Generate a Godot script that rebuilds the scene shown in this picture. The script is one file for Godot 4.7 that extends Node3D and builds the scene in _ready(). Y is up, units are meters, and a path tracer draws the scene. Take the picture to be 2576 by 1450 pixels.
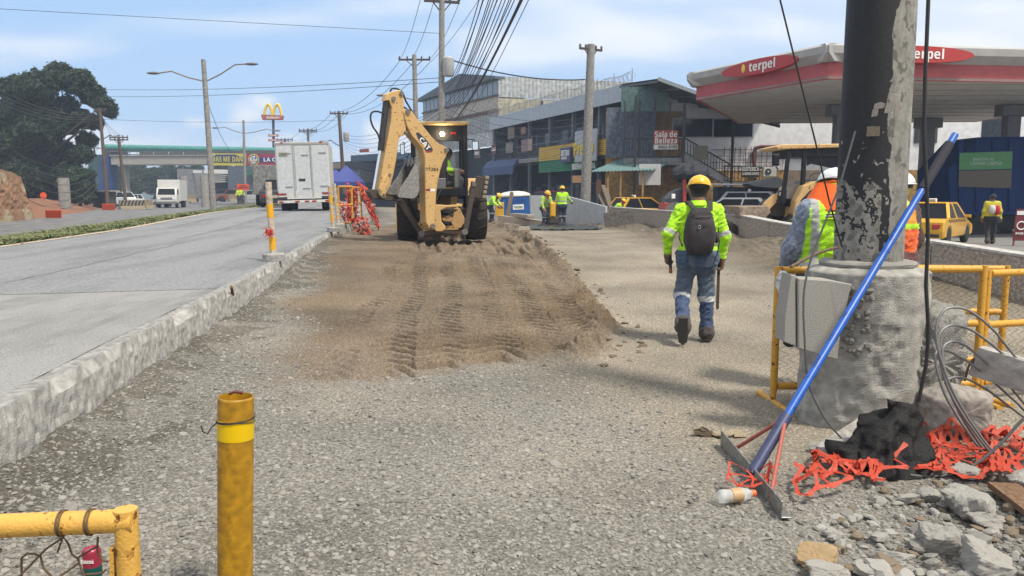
extends Node3D
# Road works beside a four-lane road: a backhoe rolls fill next to a cut concrete slab,
# workers, a broken pole footing, a row of shops and a filling station.
# Pixel positions below are those of a 2576 px wide copy of the photograph.

const F := 1938.0
const CX := 1288.0
const CY := 725.0
const PITCH := 0.1182
const EYE := Vector3(0, 1.55, 0)
var M := {}
var T := {}
var used := {}
var rng := RandomNumberGenerator.new()
var nz := FastNoiseLite.new()
var nz2 := FastNoiseLite.new()
var rocks: Array = []
var font: SystemFont
var serif: SystemFont

# ---------------------------------------------------------------- geometry
class Geo:
	var v := PackedVector3Array()
	var n := PackedVector3Array()
	var c := PackedColorArray()
	var uv := PackedVector2Array()
	var col := Color(1, 1, 1)
	var colored := false
	func paint(k: Color) -> Geo:
		col = k
		colored = true
		return self
	func t3(a: Vector3, b: Vector3, d: Vector3, na: Vector3, nb: Vector3, nd: Vector3) -> void:
		v.append(a); v.append(d); v.append(b)
		n.append(na); n.append(nd); n.append(nb)
		if colored:
			c.append(col); c.append(col); c.append(col)
	func tri(a: Vector3, b: Vector3, d: Vector3) -> void:
		var k := (b - a).cross(d - a).normalized()
		t3(a, b, d, k, k, k)
	func quad(a: Vector3, b: Vector3, d: Vector3, e: Vector3) -> void:
		tri(a, b, d)
		tri(a, d, e)
	func uquad(a: Vector3, b: Vector3, d: Vector3, e: Vector3) -> void:
		quad(a, b, d, e)
		for k in [Vector2(0, 1), Vector2(1, 0), Vector2(1, 1), Vector2(0, 1), Vector2(0, 0), Vector2(1, 0)]:
			uv.append(k)
	func prism(poly: Array, z0: float, z1: float, xf := Transform3D.IDENTITY, bev := 0.0) -> Geo:
		var p := PackedVector2Array(poly)
		if Geometry2D.is_polygon_clockwise(p):
			p.reverse()
		var m := p.size()
		var inn := PackedVector2Array()
		for i in m:
			var e0 := (p[i] - p[(i + m - 1) % m]).normalized()
			var e1 := (p[(i + 1) % m] - p[i]).normalized()
			var q := (Vector2(-e0.y, e0.x) + Vector2(-e1.y, e1.x)).normalized()
			var k := maxf(0.35, q.dot(Vector2(-e0.y, e0.x)))
			inn.append(p[i] + q * (bev / k))
		var ix := Geometry2D.triangulate_polygon(inn)
		if ix.is_empty():
			inn = p
			ix = Geometry2D.triangulate_polygon(p)
		for s in 2:
			var zz := z1 if s == 0 else z0
			for i in range(0, ix.size(), 3):
				var a := xf * Vector3(inn[ix[i]].x, inn[ix[i]].y, zz)
				var b := xf * Vector3(inn[ix[i + 1]].x, inn[ix[i + 1]].y, zz)
				var d := xf * Vector3(inn[ix[i + 2]].x, inn[ix[i + 2]].y, zz)
				var ccw := (inn[ix[i + 1]] - inn[ix[i]]).cross(inn[ix[i + 2]] - inn[ix[i]]) > 0
				if ccw == (s == 0):
					tri(a, b, d)
				else:
					tri(a, d, b)
		for i in m:
			var j := (i + 1) % m
			quad(xf * Vector3(p[i].x, p[i].y, z0 + bev), xf * Vector3(p[j].x, p[j].y, z0 + bev), xf * Vector3(p[j].x, p[j].y, z1 - bev), xf * Vector3(p[i].x, p[i].y, z1 - bev))
			if bev > 0.0:
				quad(xf * Vector3(p[i].x, p[i].y, z1 - bev), xf * Vector3(p[j].x, p[j].y, z1 - bev), xf * Vector3(inn[j].x, inn[j].y, z1), xf * Vector3(inn[i].x, inn[i].y, z1))
				quad(xf * Vector3(inn[i].x, inn[i].y, z0), xf * Vector3(inn[j].x, inn[j].y, z0), xf * Vector3(p[j].x, p[j].y, z0 + bev), xf * Vector3(p[i].x, p[i].y, z0 + bev))
		return self
	func box(ctr: Vector3, s: Vector3, b := Basis.IDENTITY, bev := 0.0) -> Geo:
		var h := s * 0.5
		prism([Vector2(-h.x, -h.y), Vector2(h.x, -h.y), Vector2(h.x, h.y), Vector2(-h.x, h.y)], -h.z, h.z, Transform3D(b, ctr), bev)
		return self
	func side(poly: Array, x0: float, x1: float, bev := 0.0) -> Geo: # poly in (z, y), extruded along x
		return prism(poly, x0, x1, Transform3D(Basis(Vector3(0, 0, 1), Vector3(0, 1, 0), Vector3(1, 0, 0)), Vector3.ZERO), bev)
	func beam(a: Vector3, b: Vector3, w: float, h: float, bev := 0.0) -> Geo:
		var z := (b - a).normalized()
		var up := Vector3.UP if absf(z.y) < 0.95 else Vector3.RIGHT
		var x := up.cross(z).normalized()
		box((a + b) * 0.5, Vector3(w, h, a.distance_to(b)), Basis(x, z.cross(x), z), bev)
		return self
	func cyl(a: Vector3, b: Vector3, r0: float, r1 := -1.0, seg := 12, caps := true) -> Geo:
		if r1 < 0: r1 = r0
		var z := (b - a).normalized()
		var x := (Vector3.UP if absf(z.y) < 0.9 else Vector3.RIGHT).cross(z).normalized()
		var y := z.cross(x)
		var k := (r0 - r1) / maxf(a.distance_to(b), 1e-5)
		for i in seg:
			var t0 := TAU * i / seg
			var t1 := TAU * (i + 1) / seg
			var d0 := x * cos(t0) + y * sin(t0)
			var d1 := x * cos(t1) + y * sin(t1)
			var m0 := (d0 + z * k).normalized()
			var m1 := (d1 + z * k).normalized()
			t3(a + d0 * r0, a + d1 * r0, b + d1 * r1, m0, m1, m1)
			t3(a + d0 * r0, b + d1 * r1, b + d0 * r1, m0, m1, m0)
			if caps:
				if r0 > 0: t3(a, a + d1 * r0, a + d0 * r0, -z, -z, -z)
				if r1 > 0: t3(b, b + d0 * r1, b + d1 * r1, z, z, z)
		return self
	func tube(p: Array, r: float, seg := 6, r_end := -1.0) -> Geo:
		var rings := []
		var x := Vector3.ZERO
		var m := p.size()
		for i in m:
			var z: Vector3 = (p[mini(i + 1, m - 1)] - p[maxi(i - 1, 0)]).normalized()
			if x == Vector3.ZERO:
				x = (Vector3.UP if absf(z.y) < 0.9 else Vector3.RIGHT).cross(z).normalized()
			x = (x - z * x.dot(z)).normalized()
			var y := z.cross(x)
			var rr := r if r_end < 0 else lerpf(r, r_end, float(i) / (m - 1))
			var ring := PackedVector3Array()
			for s in seg:
				var t := TAU * s / seg
				ring.append(p[i] + (x * cos(t) + y * sin(t)) * rr)
			rings.append(ring)
		loft(rings)
		return self
	func loft(rings: Array, caps := true) -> Geo:
		var m: int = rings[0].size()
		var norms := []
		for i in rings.size():
			var row := PackedVector3Array()
			var up: PackedVector3Array = rings[mini(i + 1, rings.size() - 1)]
			var dn: PackedVector3Array = rings[maxi(i - 1, 0)]
			var me: PackedVector3Array = rings[i]
			for s in m:
				var k := (me[(s + 1) % m] - me[(s + m - 1) % m]).cross(up[s] - dn[s])
				row.append(k.normalized())
			norms.append(row)
		for i in rings.size() - 1:
			var a: PackedVector3Array = rings[i]
			var b: PackedVector3Array = rings[i + 1]
			for s in m:
				var q := (s + 1) % m
				t3(a[s], a[q], b[q], norms[i][s], norms[i][q], norms[i + 1][q])
				t3(a[s], b[q], b[s], norms[i][s], norms[i + 1][q], norms[i + 1][s])
		if caps:
			for e in 2:
				var r: PackedVector3Array = rings[0] if e == 0 else rings[rings.size() - 1]
				var ctr := Vector3.ZERO
				for k in r: ctr += k
				ctr /= m
				for s in m:
					if e == 0: tri(ctr, r[(s + 1) % m], r[s])
					else: tri(ctr, r[s], r[(s + 1) % m])
		return self
	func lathe(prof: Array, ctr: Vector3, b := Basis.IDENTITY, seg := 20) -> Geo: # prof of (radius, height), bottom to top
		var rings := []
		for q in prof:
			var ring := PackedVector3Array()
			for s in seg:
				var t := -TAU * s / seg
				ring.append(ctr + b * Vector3(cos(t) * q.x, q.y, sin(t) * q.x))
			rings.append(ring)
		return loft(rings)
	func ball(ctr: Vector3, r: Vector3, b := Basis.IDENTITY, seg := 12, y0 := -1.0) -> Geo:
		var prof := []
		var h := seg / 2 + 1
		for i in h + 1:
			var e := lerpf(asin(clampf(y0, -1, 1)), PI / 2, float(i) / h)
			prof.append(Vector2(maxf(cos(e), 0.001), sin(e)))
		return lathe(prof, ctr, b * Basis.from_scale(r), seg)
	func add(g: Geo, xf := Transform3D.IDENTITY) -> Geo:
		var nb := xf.basis.inverse().transposed()
		for i in g.v.size():
			v.append(xf * g.v[i])
			n.append((nb * g.n[i]).normalized())
			if colored: c.append(g.c[i] if g.colored else col)
		return self
	func jit(amp: float, noise: FastNoiseLite, freq := 1.0) -> Geo:
		for i in v.size():
			var p := v[i] * freq
			v[i] += Vector3(noise.get_noise_3d(p.x, p.y, p.z), noise.get_noise_3d(p.x + 70, p.y, p.z), noise.get_noise_3d(p.x, p.y + 70, p.z)) * amp
		for i in range(0, v.size(), 3):
			var k := (v[i + 2] - v[i]).cross(v[i + 1] - v[i]).normalized()
			n[i] = k; n[i + 1] = k; n[i + 2] = k
		return self
	func mesh() -> ArrayMesh:
		var a := []
		a.resize(Mesh.ARRAY_MAX)
		a[Mesh.ARRAY_VERTEX] = v
		a[Mesh.ARRAY_NORMAL] = n
		if colored: a[Mesh.ARRAY_COLOR] = c
		if uv.size() == v.size(): a[Mesh.ARRAY_TEX_UV] = uv
		var m := ArrayMesh.new()
		m.add_surface_from_arrays(Mesh.PRIMITIVE_TRIANGLES, a)
		return m

func geo() -> Geo:
	return Geo.new()

# ---------------------------------------------------------------- nodes
func numbered(called: String) -> String:
	var k: int = used.get(called, 0)
	used[called] = k + 1
	return called if k == 0 else "%s_%03d" % [called, k]

func thing(called: String, label: String, category: String, pos := Vector3.ZERO, yaw := 0.0, group := "") -> Node3D:
	var o := Node3D.new()
	o.name = numbered(called)
	add_child(o)
	o.position = pos
	o.rotation.y = yaw
	o.set_meta("label", label)
	o.set_meta("category", category)
	if group: o.set_meta("group", group)
	return o

func part(called: String, g, m: Material, parent: Node3D, label := "") -> MeshInstance3D:
	var o := MeshInstance3D.new()
	o.mesh = g if g is Mesh else g.mesh()
	o.mesh.resource_name = called
	o.material_override = m
	o.name = called
	parent.add_child(o, true)
	if label: o.set_meta("label", label)
	return o

func solo(called: String, g, m: Material, label: String, category: String, group := "", pos := Vector3.ZERO, yaw := 0.0) -> MeshInstance3D:
	var o := MeshInstance3D.new()
	o.mesh = g if g is Mesh else g.mesh()
	o.material_override = m
	o.name = numbered(called)
	add_child(o)
	o.position = pos
	o.rotation.y = yaw
	o.set_meta("label", label)
	o.set_meta("category", category)
	if group: o.set_meta("group", group)
	return o

func setting(called: String, g, m: Material, kind := "structure", label := "", category := "") -> MeshInstance3D:
	var o := MeshInstance3D.new()
	o.mesh = g if g is Mesh else g.mesh()
	o.material_override = m
	o.name = numbered(called)
	add_child(o)
	o.set_meta("kind", kind)
	if label: o.set_meta("label", label)
	if category: o.set_meta("category", category)
	return o

func many(called: String, mesh: Mesh, m: Material, list: Array, cols: Array, parent: Node3D) -> MultiMeshInstance3D:
	var mm := MultiMesh.new()
	mm.transform_format = MultiMesh.TRANSFORM_3D
	mm.use_colors = cols.size() > 0
	mm.mesh = mesh
	mm.instance_count = list.size()
	for i in list.size():
		mm.set_instance_transform(i, list[i])
		if cols.size(): mm.set_instance_color(i, cols[i])
	var o := MultiMeshInstance3D.new()
	o.multimesh = mm
	o.material_override = m
	o.name = numbered(called) if parent == self else called
	parent.add_child(o, true)
	return o

func words(s: String, high: float, m: Material, parent: Node3D, xf: Transform3D, wide := 0.0, called := "lettering", thick := 0.01, f: Font = null) -> MeshInstance3D:
	var t := TextMesh.new()
	t.text = s
	t.font = f if f else font
	t.font_size = 48
	t.pixel_size = high / 35.0
	t.depth = thick
	t.curve_step = 2.0
	var o := MeshInstance3D.new()
	o.mesh = t
	o.material_override = m
	o.name = called
	parent.add_child(o, true)
	var w := t.get_aabb().size.x
	o.transform = xf * Transform3D(Basis.from_scale(Vector3(wide / w if wide > 0 and w > 0 else 1.0, 1, 1)), Vector3.ZERO)
	return o

# ---------------------------------------------------------------- pixels to places
func ray(x: float, y: float) -> Vector3:
	return Vector3((x - CX) / F, -(y - CY) / F, -1).rotated(Vector3.RIGHT, -PITCH)
func at(x: float, y: float, d: float) -> Vector3: # a pixel at a distance ahead
	var r := ray(x, y)
	return EYE + r * (d / -r.z)
func on(x: float, y: float, h: float) -> Vector3: # a pixel on level ground
	var r := ray(x, y)
	return EYE + r * ((h - EYE.y) / r.y)
func onwall(t: Transform3D, x: float, y: float, out := 0.0) -> Vector3: # a pixel on a facade, in the facade's own metres
	var r := ray(x, y)
	var o := t.origin + t.basis.z * out
	var k := (o - EYE).dot(t.basis.z) / r.dot(t.basis.z)
	return t.affine_inverse() * (EYE + r * k)

# ---------------------------------------------------------------- textures and materials
func tone(lin: Color) -> Color:
	return lin.linear_to_srgb()

func noise_image(size: int, freq: float, octaves: int, seed_: int, type := FastNoiseLite.TYPE_SIMPLEX_SMOOTH, fractal := FastNoiseLite.FRACTAL_FBM) -> Image:
	var f := FastNoiseLite.new()
	f.noise_type = type
	f.frequency = freq
	f.fractal_octaves = octaves
	f.fractal_type = fractal
	f.seed = seed_
	return f.get_seamless_image(size, size)

func mapped(im: Image, lo: float, hi: float, power := 1.0, warm := 0.0) -> ImageTexture: # grey noise to a range of tones
	var w := im.get_width()
	var src := im.get_data()
	var out := PackedByteArray()
	out.resize(w * w * 3)
	var lut := []
	for i in 256:
		var q := lerpf(lo, hi, pow(i / 255.0, power))
		lut.append([int(clampf(q * 255, 0, 255)), int(clampf(q * 255 * (1.0 - warm * 0.5 * (1 - i / 255.0)), 0, 255)), int(clampf(q * 255 * (1.0 - warm * (1 - i / 255.0)), 0, 255))])
	var step := im.get_format()
	if step != Image.FORMAT_L8:
		im.convert(Image.FORMAT_L8)
		src = im.get_data()
	for i in w * w:
		var l: Array = lut[src[i]]
		out[i * 3] = l[0]
		out[i * 3 + 1] = l[1]
		out[i * 3 + 2] = l[2]
	return ImageTexture.create_from_image(Image.create_from_data(w, w, false, Image.FORMAT_RGB8, out))

func normals(im: Image, strength: float) -> ImageTexture:
	var k := im.duplicate()
	k.convert(Image.FORMAT_RGBA8)
	k.bump_map_to_normal_map(strength)
	return ImageTexture.create_from_image(k)

func make_textures() -> void:
	var fine := noise_image(512, 0.09, 4, 3)
	var blot := noise_image(512, 0.012, 5, 5)
	var grain := noise_image(512, 0.06, 2, 8, FastNoiseLite.TYPE_CELLULAR, FastNoiseLite.FRACTAL_NONE)
	var speck := noise_image(512, 0.03, 6, 12)
	T.fine = mapped(fine, 0.72, 1.0)
	T.blot = mapped(blot, 0.62, 1.0, 0.8)
	T.soft = mapped(blot, 0.88, 1.0, 0.8)
	T.worn = mapped(speck, 0.45, 1.0, 0.45, 0.25)
	T.gravel = mapped(grain, 0.55, 1.0, 0.7)
	T.n_fine = normals(fine, 6.0)
	T.n_gravel = normals(grain, 7.0)
	T.n_blot = normals(speck, 8.0)
	T.b_fine = ImageTexture.create_from_image(fine)
	# chips and rust: mostly clean with ragged dark flecks
	var chip := noise_image(512, 0.02, 5, 21)
	T.chip = mapped(chip, 0.0, 1.0)
	var ci := Image.create(512, 512, false, Image.FORMAT_RGB8)
	var cd := chip.get_data() if chip.get_format() == Image.FORMAT_L8 else PackedByteArray()
	for y in 512:
		for x in 512:
			var q := cd[y * 512 + x]
			ci.set_pixel(x, y, Color(0.42, 0.26, 0.16) if q > 205 else (Color(0.8, 0.75, 0.66) if q > 196 else Color(1, 1, 1) * (0.9 + 0.1 * q / 200.0)))
	T.chipped = ImageTexture.create_from_image(ci)

func mat(key: String, lin: Color, rough := 0.8, tex := "soft", scale := 0.5, o := {}) -> StandardMaterial3D:
	if M.has(key): return M[key]
	var m := StandardMaterial3D.new()
	m.resource_name = key
	m.albedo_color = tone(lin)
	m.roughness = rough
	m.metallic = o.get("metal", 0.0)
	if tex:
		m.albedo_texture = T[tex]
		m.uv1_triplanar = true
		m.uv1_world_triplanar = o.get("world", false)
		m.uv1_scale = Vector3.ONE * scale if not o.has("sv") else o.sv
	if o.has("nrm"):
		m.normal_enabled = true
		m.normal_texture = T[o.nrm]
		m.normal_scale = o.get("ns", 0.6)
		if not tex:
			m.uv1_triplanar = true
			m.uv1_scale = Vector3.ONE * scale
	if o.get("vc", false): m.vertex_color_use_as_albedo = true
	if o.has("coat"):
		m.clearcoat_enabled = true
		m.clearcoat = o.coat
		m.clearcoat_roughness = 0.08
	if o.has("rim"):
		m.rim_enabled = true
		m.rim = o.rim
		m.rim_tint = 0.6
	if o.has("spec"): m.metallic_specular = o.spec
	if o.has("back"):
		m.backlight_enabled = true
		m.backlight = tone(o.back)
	if o.has("glow"):
		m.emission_enabled = true
		m.emission = tone(lin)
		m.emission_energy_multiplier = o.glow
	M[key] = m
	return m

func pane(key: String, lin: Color, alpha: float) -> StandardMaterial3D:
	if M.has(key): return M[key]
	var m := StandardMaterial3D.new()
	m.resource_name = key
	m.albedo_color = tone(lin)
	m.albedo_color.a = alpha
	m.transparency = BaseMaterial3D.TRANSPARENCY_ALPHA
	m.roughness = 0.05
	M[key] = m
	return m

func rgb(r: float, g: float, b: float) -> Color: # linear base colour
	return Color(r, g, b)

func hexlin(r: int, g: int, b: int) -> Color: # 8 bit picture colour as a base colour
	return Color8(r, g, b).srgb_to_linear()

func rock_mesh(seed_: int, planes: int, sub: int, rough: float, flat := Vector3.ONE) -> ArrayMesh: # a broken stone: a ball cut by planes
	var r := RandomNumberGenerator.new()
	r.seed = seed_
	var cut := []
	for i in planes:
		var d := Vector3(r.randfn(), r.randfn(), r.randfn()).normalized()
		if i < 6: # near square breaks first
			d = (Vector3(i % 3 == 0, i % 3 == 1, i % 3 == 2) * (1.0 if i < 3 else -1.0) + d * 0.45).normalized()
		cut.append([d, r.randf_range(0.45, 0.75) if i < 6 else r.randf_range(0.6, 0.9)])
	var s := SphereMesh.new()
	s.radial_segments = sub
	s.rings = maxi(3, sub / 2 - 1)
	var arr := s.surface_get_arrays(0)
	var vs: PackedVector3Array = arr[Mesh.ARRAY_VERTEX]
	var ix: PackedInt32Array = arr[Mesh.ARRAY_INDEX]
	for i in vs.size():
		var d := vs[i].normalized()
		var rad := 1.0
		for q in cut:
			var k: float = d.dot(q[0])
			if k > 0.05: rad = minf(rad, q[1] / k)
		rad *= 1.0 + rough * (nz.get_noise_3d(d.x * 130 + seed_ * 13, d.y * 130, d.z * 130) + 0.4 * nz.get_noise_3d(d.x * 600, d.y * 600 + seed_, d.z * 600))
		vs[i] = d * rad * flat
	var g := Geo.new()
	for i in range(0, ix.size(), 3):
		var a := vs[ix[i]]
		var b := vs[ix[i + 1]]
		var e := vs[ix[i + 2]]
		if (b - a).cross(e - a).length() < 1e-6: continue
		g.tri(a, e, b)
	return g.mesh()

# ---------------------------------------------------------------- camera, sky, sun
func set_light() -> void:
	var cam := Camera3D.new()
	cam.name = "camera"
	add_child(cam)
	cam.position = EYE
	cam.rotation.x = -PITCH
	cam.fov = rad_to_deg(2.0 * atan(1450.0 / 2.0 / F))
	cam.far = 2000.0
	cam.near = 0.05
	cam.current = true
	var e := Environment.new()
	e.background_mode = Environment.BG_SKY
	e.tonemap_mode = Environment.TONE_MAPPER_LINEAR
	e.tonemap_exposure = 1.5
	e.sdfgi_enabled = true
	e.ssao_enabled = true
	e.ssil_enabled = true
	e.fog_enabled = true
	e.fog_density = 0.0011
	e.fog_light_color = Color(0.74, 0.81, 0.92)
	var s := Sky.new()
	var pm := PanoramaSkyMaterial.new()
	pm.panorama = sky_picture()
	s.sky_material = pm
	e.sky = s
	var we := WorldEnvironment.new()
	we.name = "world_environment"
	we.environment = e
	add_child(we)
	var sun := DirectionalLight3D.new()
	sun.name = "sun"
	sun.light_energy = 1.05
	sun.light_color = Color(1.0, 0.965, 0.9)
	sun.light_angular_distance = 8.0
	sun.shadow_enabled = true
	add_child(sun)
	sun.look_at_from_position(Vector3.ZERO, -SUN, Vector3.UP)

const SUN := Vector3(0.50, 1.15, 0.42) # towards the sun: high on the right, a little behind us

func sky_picture() -> ImageTexture:
	var w := 1536
	var h := 768
	var px := PackedFloat32Array()
	px.resize(w * h * 3)
	var wisp := FastNoiseLite.new()
	wisp.seed = 4
	wisp.frequency = 0.55
	wisp.fractal_octaves = 5
	var puff := FastNoiseLite.new()
	puff.seed = 9
	puff.frequency = 0.07
	puff.fractal_octaves = 5
	puff.fractal_gain = 0.55
	var to_sun := SUN.normalized()
	for y in h:
		var el := (0.5 - (y + 0.5) / h) * PI
		var se := sin(el)
		var ce := cos(el)
		var up := clampf(se, 0.0, 1.0)
		var base := Color(0.42, 0.56, 0.71).lerp(Color(0.15, 0.32, 0.62), pow(up, 0.5))
		for x in w:
			var i := (y * w + x) * 3
			if el < -0.06:
				px[i] = 0.32; px[i + 1] = 0.33; px[i + 2] = 0.34
				continue
			var az := wrapf((x + 0.5) / w * TAU, -PI, PI)
			var d := Vector3(sin(az) * ce, se, -cos(az) * ce)
			var k := 1.0 / (up + 0.16)
			var c := base
			var sd := d.dot(to_sun)
			# thin high cloud, thicker towards the sun
			var q := wisp.get_noise_2d(d.x * k * 0.8 + 3.0, d.z * k * 1.6) * 0.5 + 0.5
			var veil := smoothstep(-0.22, 0.32, sd) * 0.85
			var a := clampf(veil + smoothstep(0.50, 0.85, q + veil * 0.35) * 0.75, 0.0, 1.0)
			c = c.lerp(Color(0.70, 0.715, 0.73), a)
			# low haze bank and heaped clouds near the horizon
			var eld := rad_to_deg(el)
			var low := puff.get_noise_2d(rad_to_deg(az) * 1.3, eld * 3.0) * 0.5 + 0.5
			var top := 4.3 + 3.0 * puff.get_noise_2d(rad_to_deg(az) * 0.55 + 200.0, 7.0)
			var heap := smoothstep(-0.9, 0.5, (top - eld) + (low - 0.5) * 7.0)
			var body := Color(0.70, 0.71, 0.72).lerp(Color(0.50, 0.58, 0.68), clampf((top - eld) * 0.30 + (0.5 - low) * 2.0, 0.0, 1.0))
			c = c.lerp(body, heap * 0.8)
			px[i] = c.r; px[i + 1] = c.g; px[i + 2] = c.b
	return ImageTexture.create_from_image(Image.create_from_data(w, h, false, Image.FORMAT_RGBF, px.to_byte_array()))

# ---------------------------------------------------------------- lie of the land (z_ = metres ahead)
func along(tab: Array, z_: float) -> float:
	for i in range(1, tab.size()):
		if z_ <= tab[i][0]:
			return lerpf(tab[i - 1][1], tab[i][1], clampf((z_ - tab[i - 1][0]) / (tab[i][0] - tab[i - 1][0]), 0.0, 1.0))
	return tab[tab.size() - 1][1]

const XR := [[0.0, -1.88], [3.46, -2.36], [5.02, -2.6], [8.1, -3.02], [13.0, -3.70], [20.0, -4.55], [34.7, -6.4], [60.0, -10.4], [90.0, -16.5], [140.0, -29.0]]
const XL := [[0.0, -8.2], [14.7, -9.7], [20.0, -10.1], [27.0, -11.3], [56.0, -17.0], [90.0, -25.0], [140.0, -39.0]]
const XM := [[0.0, -10.6], [14.0, -12.6], [24.0, -14.6], [35.0, -17.6], [61.0, -24.8], [90.0, -33.0], [140.0, -50.0]]
const WALLX := [[6.0, 7.9], [8.0, 7.6], [11.0, 7.3], [13.0, 6.9], [18.0, 6.6], [21.0, 6.4], [30.0, 5.5], [33.0, 4.3], [35.5, 2.8]]
const WALLY := [[6.0, 0.68], [8.0, 0.70], [11.0, 0.73], [13.0, 0.86], [18.0, 0.88], [21.0, 1.06], [30.0, 1.05], [33.0, 1.12], [33.6, 1.3], [35.5, 1.66]]
const XE := [[6.3, 0.1], [6.8, 0.75], [7.5, 1.10], [9.0, 1.28], [11.5, 1.22], [15.5, 1.05], [24.0, 0.5], [40.0, -0.8]]
const XF := [[5.0, -1.9], [6.4, -2.35], [8.5, -2.75], [12.0, -3.5], [16.8, -4.3], [25.0, -5.4]]

func xr(z_: float) -> float: return along(XR, z_)
func xl(z_: float) -> float: return along(XL, z_)
func yroad(z_: float) -> float: return 0.575 + 0.36 * smoothstep(9.0, 34.0, z_)

func fill_at(x: float, z_: float) -> float:
	if z_ < 5.2: return 0.0
	var xe := along(XE, z_) + nz.get_noise_2d(z_ * 60, 3) * 0.14 + nz.get_noise_2d(z_ * 260, x * 90) * 0.07
	var zf := 6.3 + 0.66 * x + nz.get_noise_2d(x * 50, 90) * 0.3 + nz.get_noise_2d(x * 220, z_ * 90) * 0.12
	var lf := along(XF, z_) + nz.get_noise_2d(z_ * 40, 44) * 0.5
	return smoothstep(0.0, 0.24, xe - x) * smoothstep(0.0, 0.5, z_ - zf) * smoothstep(0.0, 0.8, x - lf)

var last_fill := 0.0
func height(x: float, z_: float) -> float:
	var e := x - xr(z_)
	var h := 0.33 * smoothstep(8.5, 19.0, z_)
	h = lerpf(h, 0.22, smoothstep(26.0, 36.0, z_))
	h += 0.25 * clampf(1.0 - e / 4.4, 0.0, 1.0) * (1.0 - 0.5 * smoothstep(12.0, 25.0, z_))
	# loose heap against the slab
	h += 0.05 * exp(-pow((e - 0.05) / 0.16, 2.0)) * (1.0 + nz.get_noise_2d(x * 150, z_ * 150))
	var fl := fill_at(x, z_)
	last_fill = fl
	var big := nz.get_noise_2d(x * 28, z_ * 28)
	h += big * 0.03
	# spoil heaps before the barrier wall
	var w := along(WALLX, z_) - x
	if z_ < 34.0 and z_ > 9.0:
		var m := smoothstep(3.0, 0.8, w) * (0.13 + 0.24 * nz.get_noise_2d(x * 30 + 500, z_ * 16)) * smoothstep(9.0, 13.0, z_)
		h += maxf(m, 0.0) * (1.0 - 0.6 * smoothstep(24, 33, z_)) + maxf(m, 0.0) * 0.8 * absf(nz.get_noise_2d(x * 260, z_ * 260))
	# soil banked round the pole footing
	var pd := Vector2(x - 2.35, z_ - 5.15).length()
	h += 0.03 * smoothstep(1.5, 0.3, pd) + 0.05 * smoothstep(1.6, 0.2, Vector2(x - 2.5, z_ - 3.6).length())
	if fl > 0.002:
		h += fl * (0.03 + 0.075 * smoothstep(-1.6, 0.6, x))
		var xe := along(XE, z_)
		h += fl * 0.10 * exp(-pow((xe - 0.26 - x) / 0.15, 2.0)) * (1.0 + 0.7 * nz.get_noise_2d(z_ * 120, 51))
		# lug prints of the tyres
		var s := x + 0.085 * (z_ - 7.0)
		var tr := fl * smoothstep(-1.75, -1.2, s + nz.get_noise_2d(z_ * 25, 8) * 0.5)
		var lane := fposmod(s + 0.9 + nz.get_noise_2d(z_ * 18, 31) * 0.12, 0.50) - 0.25
		var ph := z_ * (1.0 + 0.05 * nz.get_noise_2d(floorf((s + 0.9) / 0.50) * 77.0, 5)) + absf(lane) * 0.75 + floorf((s + 0.9) / 0.50) * 0.09 + nz.get_noise_2d(x * 90, z_ * 90) * 0.05
		var lug := absf(fposmod(ph / 0.235, 1.0) - 0.5) * 2.0
		var keep := 0.30 + 0.70 * smoothstep(-0.22, 0.12, nz.get_noise_2d(x * 90 + 60, z_ * 60))
		h -= tr * keep * 0.10 * smoothstep(0.30, 0.62, lug) * smoothstep(0.255, 0.225, absf(lane))
		# clods on the right-hand bank
		var bank := smoothstep(0.55, 0.0, absf(xe - 0.05 - x))
		h += fl * bank * 0.14 * absf(nz.get_noise_2d(x * 900, z_ * 900)) + fl * 0.014 * nz.get_noise_2d(x * 1400, z_ * 1400)
	# faint older prints on the hard dirt
	h += 0.006 * sin(z_ * 40.0 + x * 6.0) * smoothstep(0.15, 0.5, nz.get_noise_2d(x * 20 + 9, z_ * 20)) * (1.0 - fl)
	h += (0.012 * nz.get_noise_2d(x * 300, z_ * 300) + 0.009 * nz.get_noise_2d(x * 1300, z_ * 1300)) * (1.0 - 0.5 * fl)
	return h

func grey_gravel(x: float, z_: float) -> float: # 1 where crushed stone lies open
	var q := smoothstep(1.5, -0.1, x - 0.35 * (5.5 - z_)) * smoothstep(22.0, 9.0, z_)
	q = maxf(q, smoothstep(4.6, 3.4, z_))
	q = maxf(q, smoothstep(2.2, 0.5, x - xr(z_)) * 0.9)
	return clampf(q + nz.get_noise_2d(x * 35, z_ * 35) * 0.55, 0.0, 1.0)

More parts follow.
